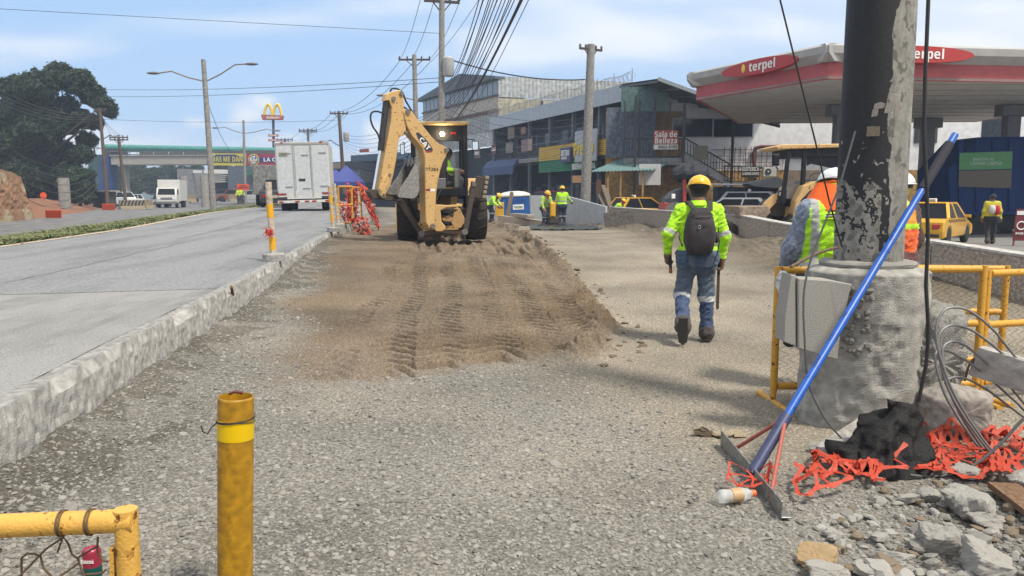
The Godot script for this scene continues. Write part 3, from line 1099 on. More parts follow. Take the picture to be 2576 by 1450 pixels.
	g.beam(at(2455, 905, 4.45), at(2800, 1010, 4.0), 0.15, 0.17, 0.012)
	g.jit(0.025, nz, 700)
	var post := solo("broken_post", g, mat("whitish concrete", rgb(0.46, 0.44, 0.41), 0.9, "blot", 2.0, {"nrm": "n_fine", "ns": 0.5}), "snapped whitish concrete post lying slanted beside the cable loops", "post")
	g = geo()
	g.tube([at(2462, 898, 4.4), at(2448, 905, 4.4), at(2436, 925, 4.42), at(2428, 958, 4.45)], 0.007, 6)
	part("bent_rebar", g, M["rust"], post)

func make_cables_front() -> void:
	var blk := mat("black cable", rgb(0.02, 0.02, 0.022), 0.6, "soft", 3.0)
	var steel := mat("steel strand", rgb(0.30, 0.30, 0.30), 0.5, "fine", 20.0, {"metal": 0.5})
	var draw := func(pts: Array, d0: float, d1: float) -> Array:
		var cv := Curve3D.new()
		for i in pts.size():
			cv.add_point(at(pts[i][0], pts[i][1], lerpf(d0, d1, i / (pts.size() - 1.0))))
		for i in pts.size():
			var a := cv.get_point_position(maxi(i - 1, 0))
			var b := cv.get_point_position(mini(i + 1, pts.size() - 1))
			cv.set_point_in(i, (a - b) / 6.0)
			cv.set_point_out(i, (b - a) / 6.0)
		var out := []
		for q in cv.tessellate(4, 3.0): out.append(q)
		return out
	var one := func(called: String, pts: Array, d0: float, d1: float, r: float, m: Material, label: String, group := "") -> void:
		var g := geo()
		g.tube(draw.call(pts, d0, d1), r, 6)
		solo(called, g, m, label, "cable", group)
	one.call("hanging_cable", [[2362, -560], [2342, -160], [2336, 0], [2328, 200], [2325, 340], [2332, 470], [2335, 600], [2330, 720], [2336, 820], [2330, 920], [2311, 1012]], 4.55, 4.6, 0.011, blk, "thick black cable hanging down past the pole to the black sack")
	one.call("guy_wire", [[1850, -480], [1948, -60], [1963, 0], [2000, 150], [2053, 362], [2085, 500], [2119, 622]], 4.2, 4.9, 0.005, blk, "thin dark wire running from the sky down to the pole shaft")
	one.call("guy_wire", [[2152, 330], [2112, 470], [2060, 600], [2034, 675], [2022, 750], [2024, 840], [2034, 960], [2070, 1045], [2118, 1104]], 4.5, 4.35, 0.006, mat("grey cable", rgb(0.09, 0.09, 0.09), 0.6, "soft", 3.0), "grey wire drooping across the concrete cabinet to the black sack")
	var loops := [
		[[2640, 1262], [2560, 1200], [2478, 1112], [2405, 1000], [2366, 900], [2356, 830], [2372, 786], [2402, 774], [2445, 786], [2505, 836], [2576, 925], [2640, 1020]],
		[[2640, 1275], [2560, 1212], [2470, 1112], [2396, 1000], [2366, 910], [2362, 850], [2380, 824], [2410, 820], [2460, 840], [2540, 905], [2640, 1000]],
		[[2640, 1285], [2550, 1215], [2466, 1118], [2400, 1010], [2376, 930], [2372, 880], [2388, 862], [2412, 862], [2450, 885], [2530, 960], [2640, 1090]],
		[[2640, 1300], [2540, 1216], [2452, 1112], [2386, 1010], [2360, 940], [2354, 895], [2366, 882], [2400, 890], [2470, 935], [2560, 1015], [2640, 1100]],
		[[2640, 1292], [2556, 1222], [2480, 1140], [2420, 1050], [2392, 985], [2380, 960], [2420, 950], [2490, 985], [2576, 1050], [2640, 1105]]]
	for i in loops.size():
		one.call("cable_loop", loops[i], 4.1 + 0.03 * i, 4.3 + 0.04 * i, 0.0075, steel, "grey stranded cable looping up beside the broken concrete", "loops of stranded cable")
	one.call("slack_cable", [[2290, 1196], [2340, 1200], [2400, 1193], [2460, 1165], [2520, 1115], [2560, 1070], [2600, 1030]], 3.95, 3.95, 0.008, M["grey cable"], "dark cable arcing low over the orange net from the black sack")
	one.call("bare_root", [[1990, 672], [2020, 655], [2060, 636], [2108, 622]], 4.75, 4.9, 0.010, mat("dry wood", rgb(0.20, 0.165, 0.125), 0.9, "worn", 5.0), "thin crooked dry stick resting on top of the cabinet", "")

func make_front_right() -> void:
	# barriers round the footing
	barrier(on(1945, 1018, 0.0), on(2452, 1010, 0.0), 1.04, "yellow pipe barrier with chain link directly behind the broken pole footing")
	barrier(on(2452, 1010, 0.0) + Vector3(0.07, 0, -0.06), on(2452, 1010, 0.0) + Vector3(1.6, 0, -0.5), 1.0, "yellow pipe barrier continuing beside the honeycombed lump, touching the footing barrier")
	barrier(at(2250, 900, 6.7) * Vector3(1, 0, 1), at(2517, 900, 6.6) * Vector3(1, 0, 1), 0.96, "yellow pipe barrier standing farther back behind the footing barrier")
	# lute (levelling rake)
	var base := ground_at(1890, 1218, 0.05)
	var tip := at(2403, 340, 5.3)
	var t := thing("lute", "long blue handled steel lute leaning on the pole footing with its blade on the gravel", "rake", base)
	var d := tip - base
	var g := geo()
	g.cyl(d * 0.13, d * 0.80, 0.023, 0.023, 14)
	g.cyl(d * 0.965, d, 0.024, 0.024, 14)
	part("handle", g, mat("blue paint", rgb(0.003, 0.085, 0.42), 0.4, "chipped", 0.9), t)
	g = geo()
	g.cyl(d * 0.80, d * 0.965, 0.030, 0.030, 14)
	part("grip", g, mat("dark foam", rgb(0.018, 0.018, 0.03), 0.85, "soft", 3.0), t)
	g = geo()
	g.cyl(Vector3.ZERO, d * 0.14, 0.030, 0.032, 12)
	part("socket", g, mat("worn blue steel", rgb(0.05, 0.06, 0.13), 0.5, "chipped", 2.5, {"metal": 0.3}), t)
	var b0 := ground_at(1814, 1122, 0.02) - base
	var b1 := ground_at(1966, 1312, 0.02) - base
	g = geo()
	g.beam(b0 + Vector3(0, 0.03, 0), b1 + Vector3(0, 0.03, 0), 0.008, 0.095, 0.002)
	g.beam(b0 + Vector3(0.02, 0.0, 0.01), b1 + Vector3(0.02, 0.0, 0.01), 0.045, 0.007, 0.002)
	part("blade", g, mat("bare steel", rgb(0.34, 0.35, 0.34), 0.45, "blot", 3.0, {"metal": 0.6}), t)
	for e in [0.22, 0.85]:
		g = geo()
		g.cyl(b0.lerp(b1, e) + Vector3(0, 0.03, 0), d * 0.135, 0.011, 0.011, 8)
		part("brace", g, mat("red oxide paint", rgb(0.36, 0.10, 0.07), 0.6, "chipped", 4.0), t)
	# black sack
	g = geo()
	var rings := []
	var sc := ground_at(2222, 1178, 0.0)
	for i in 40:
		var u := i / 39.0
		var ring := PackedVector3Array()
		for s in 96:
			var a := -TAU * s / 96
			var rx := lerpf(0.22, 0.13, pow(u, 1.3)) * (1.0 if u < 0.9 else sqrt(maxf(0.02, (1.0 - u) * 10.0)))
			var rz := lerpf(0.16, 0.06, u) * (1.0 if u < 0.9 else sqrt(maxf(0.02, (1.0 - u) * 10.0)))
			var p := Vector3(cos(a) * rx + 0.07 * u, u * (0.31 + 0.06 * cos(a)), sin(a) * rz - 0.10 * u)
			if cos(a) < -0.5 and u < 0.45: p += Vector3(-0.09, 0.06, 0.02) * (-cos(a) - 0.5) * 2.0 * sin(PI * u / 0.45)
			var f := 0.075 * nz.get_noise_3d(p.x * 330, p.y * 330, p.z * 330 + 70) - 0.10 * absf(nz.get_noise_3d(p.x * 380 + 40, p.y * 300 - p.x * 260, p.z * 380)) + 0.035
			ring.append(sc + p + Vector3(cos(a), 0.15, sin(a)) * f)
		rings.append(ring)
	g.loft(rings)
	solo("plastic_sack", g, mat("black sack", rgb(0.02, 0.022, 0.027), 0.62, "worn", 4.0, {"nrm": "n_blot", "ns": 1.3, "spec": 0.3}), "crumpled black woven plastic sack slumped against the pole footing", "sack")
	# orange netting on the rubble
	var flat := func(poly: Array) -> Callable: # bilinear patch of four ground pixels, crumpled
		var q := []
		for k in poly: q.append(ground_at(k[0], k[1], 0.03))
		return func(u: float, v: float) -> Vector3:
			var p: Vector3 = q[0].lerp(q[1], u).lerp(q[3].lerp(q[2], u), v)
			var cr := absf(nz.get_noise_2d(u * 260 + poly[0][0], v * 200)) * 0.17 + absf(nz.get_noise_2d(u * 700, v * 600 + 50)) * 0.03
			return p + Vector3(nz.get_noise_2d(u * 250, v * 250) * 0.09, cr, nz.get_noise_2d(v * 250, u * 250 + 99) * 0.08)
	net(flat.call([[2290, 1095], [2620, 1105], [2640, 1235], [2270, 1205]]), 13, 10, 0.016, "safety_net", null, "orange plastic safety net heaped under the grey cable loops")
	net(flat.call([[1990, 1195], [2150, 1120], [2230, 1170], [2020, 1290]]), 8, 5, 0.015, "safety_net", null, "orange plastic safety net spilling out from under the black sack")
	net(flat.call([[2120, 1140], [2300, 1165], [2260, 1240], [2080, 1205]]), 8, 4, 0.015, "safety_net", null, "orange plastic safety net squashed beneath the black sack")
	net(flat.call([[1828, 1222], [1985, 1212], [1985, 1240], [1840, 1250]]), 6, 2, 0.009, "safety_net", null, "small torn scrap of orange net behind the lute blade")
	# bottle, glove, bag, wood
	var bp := ground_at(1852, 1266, 0.04)
	t = thing("plastic_bottle", "clear squashed plastic bottle with orange cap lying by the lute blade", "bottle", bp, 0.25)
	g = geo()
	g.lathe([Vector2(0.002, -0.095), Vector2(0.03, -0.092), Vector2(0.034, -0.07), Vector2(0.030, -0.02), Vector2(0.034, 0.03), Vector2(0.028, 0.06), Vector2(0.014, 0.085)], Vector3.ZERO, Basis(Vector3(0, 0, 1), -PI / 2), 18)
	part("body", g, pane("clear plastic", rgb(0.8, 0.85, 0.85), 0.35), t)
	g = geo()
	g.cyl(Vector3(0.083, 0, 0), Vector3(0.102, 0, 0), 0.017, 0.017, 14)
	part("cap", g, mat("orange cap", rgb(0.75, 0.12, 0.02), 0.4, "", 1.0), t)
	g = geo()
	g.lathe([Vector2(0.0345, -0.03), Vector2(0.0345, 0.025)], Vector3.ZERO, Basis(Vector3(0, 0, 1), -PI / 2), 18)
	part("printed_label", g, mat("bottle label", rgb(0.62, 0.45, 0.28), 0.5, "worn", 9.0), t)
	g = geo()
	var gp := ground_at(1822, 1100, 0.0)
	g.ball(gp + Vector3(0.0, 0.02, 0), Vector3(0.075, 0.022, 0.045), Basis(Vector3.UP, 0.3), 14)
	for i in 4: g.tube([gp + Vector3(0.05, 0.02, -0.03 + 0.02 * i), gp + Vector3(0.10 + 0.01 * (i % 2), 0.022, -0.04 + 0.026 * i), gp + Vector3(0.13, 0.012, -0.045 + 0.03 * i)], 0.011, 6)
	g.tube([gp + Vector3(-0.02, 0.02, 0.03), gp + Vector3(0.0, 0.02, 0.07)], 0.012, 6)
	g.jit(0.02, nz, 1500)
	solo("work_glove", g, mat("dirty canvas", rgb(0.40, 0.38, 0.30), 0.9, "worn", 9.0), "flattened dirty white work glove lying left of the pole footing", "glove")
	g = geo()
	g.ball(gp + Vector3(-0.13, 0.02, 0.0), Vector3(0.055, 0.03, 0.04), Basis.IDENTITY, 14)
	g.jit(0.05, nz, 1200)
	solo("dirty_rag", g, mat("earth coloured rag", rgb(0.13, 0.11, 0.085), 0.95, "worn", 9.0), "small balled muddy rag next to the work glove", "rag")
	g = geo()
	g.ball(at(1972, 712, 5.55), Vector3(0.05, 0.085, 0.03), Basis.IDENTITY, 14)
	g.jit(0.05, nz, 1100)
	solo("plastic_bag", g, mat("white film", rgb(0.62, 0.65, 0.68), 0.35, "soft", 5.0), "little white plastic bag tied to the footing barrier's corner", "bag")
	g = geo()
	g.beam(ground_at(2520, 1245, 0.05), ground_at(2630, 1335, 0.06), 0.14, 0.03, 0.003)
	solo("wood_plank", g, mat("brown board", rgb(0.21, 0.135, 0.085), 0.8, "worn", 1.5, {"sv": Vector3(2, 9, 2)}), "short brown wooden board half buried in the rubble", "plank")
	g = geo()
	g.beam(ground_at(2078, 1168, 0.06), ground_at(2180, 1108, 0.09), 0.12, 0.06, 0.008)
	g.jit(0.02, nz, 900)
	solo("concrete_strip", g, mat("pale concrete", rgb(0.43, 0.41, 0.38), 0.9, "blot", 3.0, {"nrm": "n_fine", "ns": 0.5}), "pale rectangular concrete strip lying at the foot of the pole footing", "rubble")
	g = geo()
	var wp := at(1990, 850, 5.3)
	g.cyl(wp + Vector3(-0.02, -0.02, 0.03), wp + Vector3(0.03, 0.0, -0.08), 0.045, 0.045, 16)
	solo("rubber_wheel", g, mat("cracked rubber", rgb(0.03, 0.03, 0.03), 0.85, "worn", 8.0, {"nrm": "n_gravel", "ns": 1.0}), "small cracked black rubber wheel under the concrete cabinet", "wheel")
	# broken concrete
	var big := [[2420, 1290, 0.125, 0, "largest jagged pale concrete chunk standing before the cable loops"], [2358, 1388, 0.105, 1, "wedge shaped grey concrete chunk on the rubble below the largest chunk"], [2478, 1325, 0.075, 2, "flat whitish concrete flake beside the brown board"], [2062, 1432, 0.09, 3, "rounded stone stained yellow lying alone on the gravel"], [2290, 1268, 0.055, 4, "grey concrete chunk at the edge of the orange net, left of three"], [2335, 1262, 0.06, 5, "pitted concrete chunk at the edge of the orange net, next to the largest chunk"], [2245, 1422, 0.075, 1, "thin flat concrete flake in the middle of the rubble"], [2470, 1452, 0.11, 0, "grey concrete chunk at the outer end of the rubble"], [2075, 1462, 0.08, 2, "white plaster chunk next to the yellow stained stone"], [2062, 1140, 0.06, 4, "grey stone wedged beside the pale concrete strip"], [2420, 1200, 0.08, 5, "grey chunk partly under the orange net"], [2560, 1230, 0.10, 3, "dusty chunk between the orange net and the brown board"]]
	var grey := mat("rubble concrete", rgb(0.37, 0.355, 0.325), 0.92, "fine", 3.0, {"nrm": "n_blot", "ns": 0.7})
	for q in big:
		var p := ground_at(q[0], q[1], q[2] * 0.45)
		var m := grey if q[3] != 3 or q[2] != 0.09 else mat("yellowed stone", rgb(0.45, 0.36, 0.22), 0.9, "worn", 4.0)
		var o := solo("concrete_chunk", rock_mesh(200 + int(q[0]), 8, 44, 0.15, Vector3(1.1, 0.85 if q[2] > 0.1 else 0.5, 0.8)), m, q[4], "rubble", "broken concrete by the pole footing", p, q[0] * 1.7)
		o.scale = Vector3.ONE * q[2] * 1.15
		o.rotation.x = 0.3
	for i in 190:
		var x := rng.randf_range(2060, 2600)
		var y := lerpf(1215, 1470, pow(rng.randf(), 0.8))
		if x - 2080 < (1320 - y) * 1.2: continue
		var s := rng.randf_range(0.014, 0.034) * (1.0 + 0.9 * pow(rng.randf(), 3.0))
		var p := ground_at(x, y, s * 0.35)
		var o := solo("rubble_piece", rocks[i % 6], [grey, M["broken concrete"], M["pale concrete"], mat("dirty stone", rgb(0.24, 0.215, 0.175), 0.95, "worn", 4.0)][i % 4], "small piece of broken concrete in the rubble by the pole", "rubble", "small rubble by the pole footing", p, rng.randf() * 6.0)
		o.scale = Vector3(s * rng.randf_range(0.9, 1.5), s * rng.randf_range(0.5, 0.9), s)
		o.rotation.x = rng.randfn() * 0.3

func make_front_left() -> void:
	# nearest bollard
	var p := at(560, 985, 2.42)
	var t := thing("bollard", "yellow plastic pipe bollard with a bright reflective band in the open gravel", "bollard", Vector3(p.x, 0, p.z))
	t.rotation.z = -0.045
	var g := geo()
	g.lathe([Vector2(0.056, -0.05), Vector2(0.056, 0.905), Vector2(0.055, 0.912), Vector2(0.050, 0.913), Vector2(0.050, 0.80)], Vector3.ZERO, Basis.IDENTITY, 36)
	part("pipe", g, mat("yellow pipe", rgb(0.52, 0.27, 0.008), 0.45, "blot", 3.5), t)
	g = geo()
	g.lathe([Vector2(0.0572, 0.775), Vector2(0.0575, 0.777), Vector2(0.0575, 0.838), Vector2(0.0572, 0.84)], Vector3.ZERO, Basis.IDENTITY, 36)
	part("reflective_band", g, mat("reflective yellow", rgb(0.95, 0.62, 0.0), 0.3, "fine", 12.0), t)
	g = geo()
	for s in 3:
		var pts := []
		for i in 25:
			var a := TAU * i / 24
			pts.append(Vector3(cos(a) * 0.0595, 0.832 + 0.008 * sin(a + s) + s * 0.004, sin(a) * 0.0595))
		g.tube(pts, 0.0016, 5)
	g.tube([Vector3(-0.058, 0.825, 0.012), Vector3(-0.07, 0.812, 0.02), Vector3(-0.082, 0.792, 0.025), Vector3(-0.094, 0.80, 0.03), Vector3(-0.10, 0.82, 0.03)], 0.0026, 5)
	part("wire_tie", g, mat("dark wire", rgb(0.06, 0.05, 0.045), 0.6, "", 1.0, {"metal": 0.5}), t)
	g = geo()
	g.tube([Vector3(-0.02, 0.92, 0.0), Vector3(0.0, 0.93, 0.01), Vector3(0.02, 0.925, 0.0), Vector3(0.01, 0.918, -0.02)], 0.005, 6)
	part("knotted_string", g, mat("dark red string", rgb(0.12, 0.04, 0.04), 0.9, "", 1.0), t)
	# corner of the nearest barrier
	var c := at(316, 1308, 1.6)
	t = thing("pipe_barrier", "rust chipped yellow pipe barrier with torn wire mesh next to the yellow bollard", "barrier", Vector3(c.x, 0, c.z), 0.0, "yellow pipe barriers")
	var yel := mat("faded yellow paint", rgb(0.64, 0.36, 0.07), 0.5, "chipped", 2.4, {"nrm": "n_fine", "ns": 0.25})
	g = geo()
	g.cyl(Vector3(0, 0.0, 0), Vector3(0, c.y + 0.024, 0), 0.0245, 0.0245, 20)
	part("post", g, yel, t)
	g = geo()
	g.cyl(Vector3(-1.4, 0.0, 0.15), Vector3(-1.4, c.y + 0.024, 0.15), 0.0245, 0.0245, 16)
	part("post", g, yel, t)
	for y in [c.y - 0.002, 0.42, 0.12]:
		g = geo()
		g.cyl(Vector3(-1.38, y, 0.147), Vector3(0.018, y + 0.0, -0.001), 0.0252, 0.0252, 20)
		part("rail", g, yel, t)
	var rw := mat("rusty wire", rgb(0.20, 0.13, 0.07), 0.8, "fine", 8.0, {"metal": 0.3})
	g = geo()
	for x in [-0.075, -0.132]:
		for s in 2:
			var pts := []
			for i in 17:
				var a := TAU * i / 16
				pts.append(Vector3(x + 0.006 * s + 0.003 * sin(a), c.y - 0.002 + cos(a) * 0.0275, sin(a) * 0.0275 - x * 0.107))
			g.tube(pts, 0.0022, 5)
	part("wire_tie", g, rw, t)
	g = geo()
	for path in [[[610, 560], [660, 400], [700, 480], [760, 580], [800, 640], [840, 730], [880, 830]], [[660, 410], [480, 530], [410, 600], [240, 780], [180, 830]], [[1010, 500], [820, 610], [800, 640]], [[810, 680], [620, 810]], [[1020, 400], [1000, 560], [1060, 640], [1110, 670]], [[410, 600], [470, 720], [540, 830]], [[230, 620], [290, 575], [370, 580], [415, 610]], [[232, 620], [225, 830]], [[-40, 500], [20, 540], [0, 580], [-40, 640]], [[880, 800], [980, 790], [1060, 770], [1110, 730]]]:
		var pts := []
		for q in path: pts.append(at(q[0] * 0.2451, 1250.1 + q[1] * 0.2451, 1.6) - Vector3(c.x, 0, c.z) + Vector3(0, 0, 0.004 + nz.get_noise_2d(q[0], q[1]) * 0.01))
		g.tube(pts, 0.0024, 5)
	zigzag(g, Vector3(-1.36, 0.14, 0.15), Vector3(-0.03, 0.14, 0.0), Vector3.UP, 0.56, 0.09, 0.0024, 0.012)
	part("torn_mesh", g, rw, t)
	g = geo()
	g.box(Vector3(-0.033, c.y - 0.14, 0.0), Vector3(0.010, 0.16, 0.02), Basis(Vector3(0, 0, 1), -0.03))
	part("flat_bar", g, yel, t)
	# drinks can on the gravel behind the mesh
	var cp := ground_at(234, 1452, 0.0)
	t = thing("drinks_can", "small red and green drinks can standing on the gravel behind the torn mesh", "can", cp)
	g = geo()
	g.lathe([Vector2(0.024, 0.0), Vector2(0.031, 0.008), Vector2(0.031, 0.045)], Vector3.ZERO, Basis.IDENTITY, 24)
	part("lower_body", g, mat("can green", rgb(0.01, 0.09, 0.085), 0.3, "", 1.0, {"metal": 0.3}), t)
	g = geo()
	g.lathe([Vector2(0.031, 0.045), Vector2(0.031, 0.098), Vector2(0.025, 0.108), Vector2(0.024, 0.105)], Vector3.ZERO, Basis.IDENTITY, 24)
	part("upper_body", g, mat("can red", rgb(0.32, 0.03, 0.06), 0.3, "", 1.0, {"metal": 0.3}), t)
	words("Panamá", 0.014, mat("print white", rgb(0.75, 0.75, 0.73), 0.5, "", 1.0), t, Transform3D(Basis(Vector3.UP, 0.0), Vector3(0, 0.072, 0.0315)), 0.045, "lettering", 0.001, serif)

# ---------------------------------------------------------------- people: one skin meshed round a skeleton
func skin(bones: Array, cell: float, k: float, color_of: Callable, g: Geo, crease := 0.0) -> void:
	# bones: [a, b, ra, rb, tag]; smooth union of tapered capsules, meshed as surface nets
	var lo := Vector3.INF
	var hi := -Vector3.INF
	for bn in bones:
		var r := maxf(bn[2], bn[3]) + cell * 3.0 + 1.0 / k
		lo = lo.min(bn[0].min(bn[1]) - Vector3.ONE * r)
		hi = hi.max(bn[0].max(bn[1]) + Vector3.ONE * r)
	var nx := int(ceil((hi.x - lo.x) / cell)) + 2
	var ny := int(ceil((hi.y - lo.y) / cell)) + 2
	var nzz := int(ceil((hi.z - lo.z) / cell)) + 2
	var fld := PackedFloat32Array()
	fld.resize(nx * ny * nzz)
	var sy := nzz
	var sx := ny * nzz
	for bn in bones:
		var a: Vector3 = bn[0] - lo
		var b: Vector3 = bn[1] - lo
		var ra: float = bn[2]
		var dr: float = bn[3] - ra
		var m := maxf(ra, bn[3]) + cell * 1.5 + 1.6 / k
		var p0 := (a.min(b) - Vector3.ONE * m) / cell
		var p1 := (a.max(b) + Vector3.ONE * m) / cell
		var ab := b - a
		var l2 := 1.0 / maxf(ab.length_squared(), 1e-8)
		for x in range(maxi(0, int(p0.x)), mini(nx - 1, int(p1.x) + 1)):
			for y in range(maxi(0, int(p0.y)), mini(ny - 1, int(p1.y) + 1)):
				var row := x * sx + y * sy
				for z in range(maxi(0, int(p0.z)), mini(nzz - 1, int(p1.z) + 1)):
					var q := Vector3(x, y, z) * cell - a
					var t := clampf(q.dot(ab) * l2, 0.0, 1.0)
					fld[row + z] += exp(-((q - ab * t).length() - ra - dr * t) * k)
	var slot := PackedInt32Array()
	slot.resize(fld.size())
	slot.fill(-1)
	var vert := PackedVector3Array()
	var off := [0, sx, sy, sx + sy, 1, sx + 1, sy + 1, sx + sy + 1]
	for x in nx - 1:
		for y in ny - 1:
			var row := x * sx + y * sy
			for z in nzz - 1:
				var id := row + z
				var pos := 0
				for o in off:
					if fld[id + o] > 1.0: pos += 1
				if pos == 0 or pos == 8: continue
				var sum := Vector3.ZERO
				var cnt := 0
				for c in 8:
					var f0 := fld[id + off[c]]
					for ax in 3:
						if c & (1 << ax): continue
						var f1 := fld[id + off[c | (1 << ax)]]
						if (f0 > 1.0) == (f1 > 1.0): continue
						var l0 := log(f0 + 1e-9)
						var q := Vector3(c & 1, (c >> 1) & 1, (c >> 2) & 1)
						q[ax] += clampf(l0 / (l0 - log(f1 + 1e-9)), 0.0, 1.0)
						sum += q
						cnt += 1
				slot[id] = vert.size()
				vert.append(lo + (Vector3(x, y, z) + sum / cnt) * cell)
	var norm := PackedVector3Array()
	norm.resize(vert.size())
	var quads := []
	var S := [sx, sy, 1]
	for id in fld.size():
		if slot[id] < 0: continue
		var a := fld[id] > 1.0
		for ax in 3:
			var s: int = S[ax]
			if id + s >= fld.size() or a == (fld[id + s] > 1.0): continue
			var u: int = S[(ax + 1) % 3]
			var w: int = S[(ax + 2) % 3]
			if id - u - w < 0: continue
			var q := [slot[id], slot[id - u], slot[id - u - w], slot[id - w]]
			if q.min() < 0: continue
			if not a: q.reverse()
			quads.append(q)
			var n := (vert[q[2]] - vert[q[0]]).cross(vert[q[3]] - vert[q[1]])
			for e in q: norm[e] += n
	var col := PackedColorArray()
	if crease > 0.0: # creases in the cloth
		for i in vert.size():
			var p := vert[i]
			vert[i] += norm[i].normalized() * crease * (0.5 - 2.2 * absf(nz.get_noise_3d(p.x * 700, p.y * 1100 + p.x * 500, p.z * 700)))
			norm[i] = Vector3.ZERO
		for q in quads:
			var n := (vert[q[2]] - vert[q[0]]).cross(vert[q[3]] - vert[q[1]])
			for e in q: norm[e] += n
	for p in vert:
		var best := 1e9
		var bb: Array
		var bt := 0.0
		for bn in bones:
			var ab: Vector3 = bn[1] - bn[0]
			var t := clampf((p - bn[0]).dot(ab) / maxf(ab.length_squared(), 1e-8), 0.0, 1.0)
			var d: float = (p - bn[0] - ab * t).length() - lerpf(bn[2], bn[3], t)
			if d < best:
				best = d
				bb = bn
				bt = t
		col.append(color_of.call(bb, bt, p))
	g.colored = true
	for q in quads:
		for e in [q[0], q[2], q[1], q[0], q[3], q[2]]:
			g.v.append(vert[e])
			g.n.append(norm[e].normalized())
			g.c.append(col[e])

const POSE := {
	"pelvis": Vector3(0, 0.96, 0), "waist": Vector3(0, 1.10, 0), "chest": Vector3(0, 1.30, 0), "neck": Vector3(0, 1.47, 0), "head": Vector3(0, 1.615, 0.01),
	"sl": Vector3(-0.185, 1.415, 0), "el": Vector3(-0.25, 1.14, -0.03), "wl": Vector3(-0.26, 0.89, 0.03),
	"sr": Vector3(0.185, 1.415, 0), "er": Vector3(0.25, 1.14, -0.03), "wr": Vector3(0.26, 0.89, 0.03),
	"hl": Vector3(-0.095, 0.93, 0), "kl": Vector3(-0.10, 0.50, 0.02), "al": Vector3(-0.10, 0.10, -0.01), "tl": Vector3(-0.115, 0.035, 0.15),
	"hr": Vector3(0.095, 0.93, 0), "kr": Vector3(0.10, 0.50, 0.02), "ar": Vector3(0.10, 0.10, -0.01), "tr": Vector3(0.115, 0.035, 0.15)}
# people face +z in their own frame; left is -x

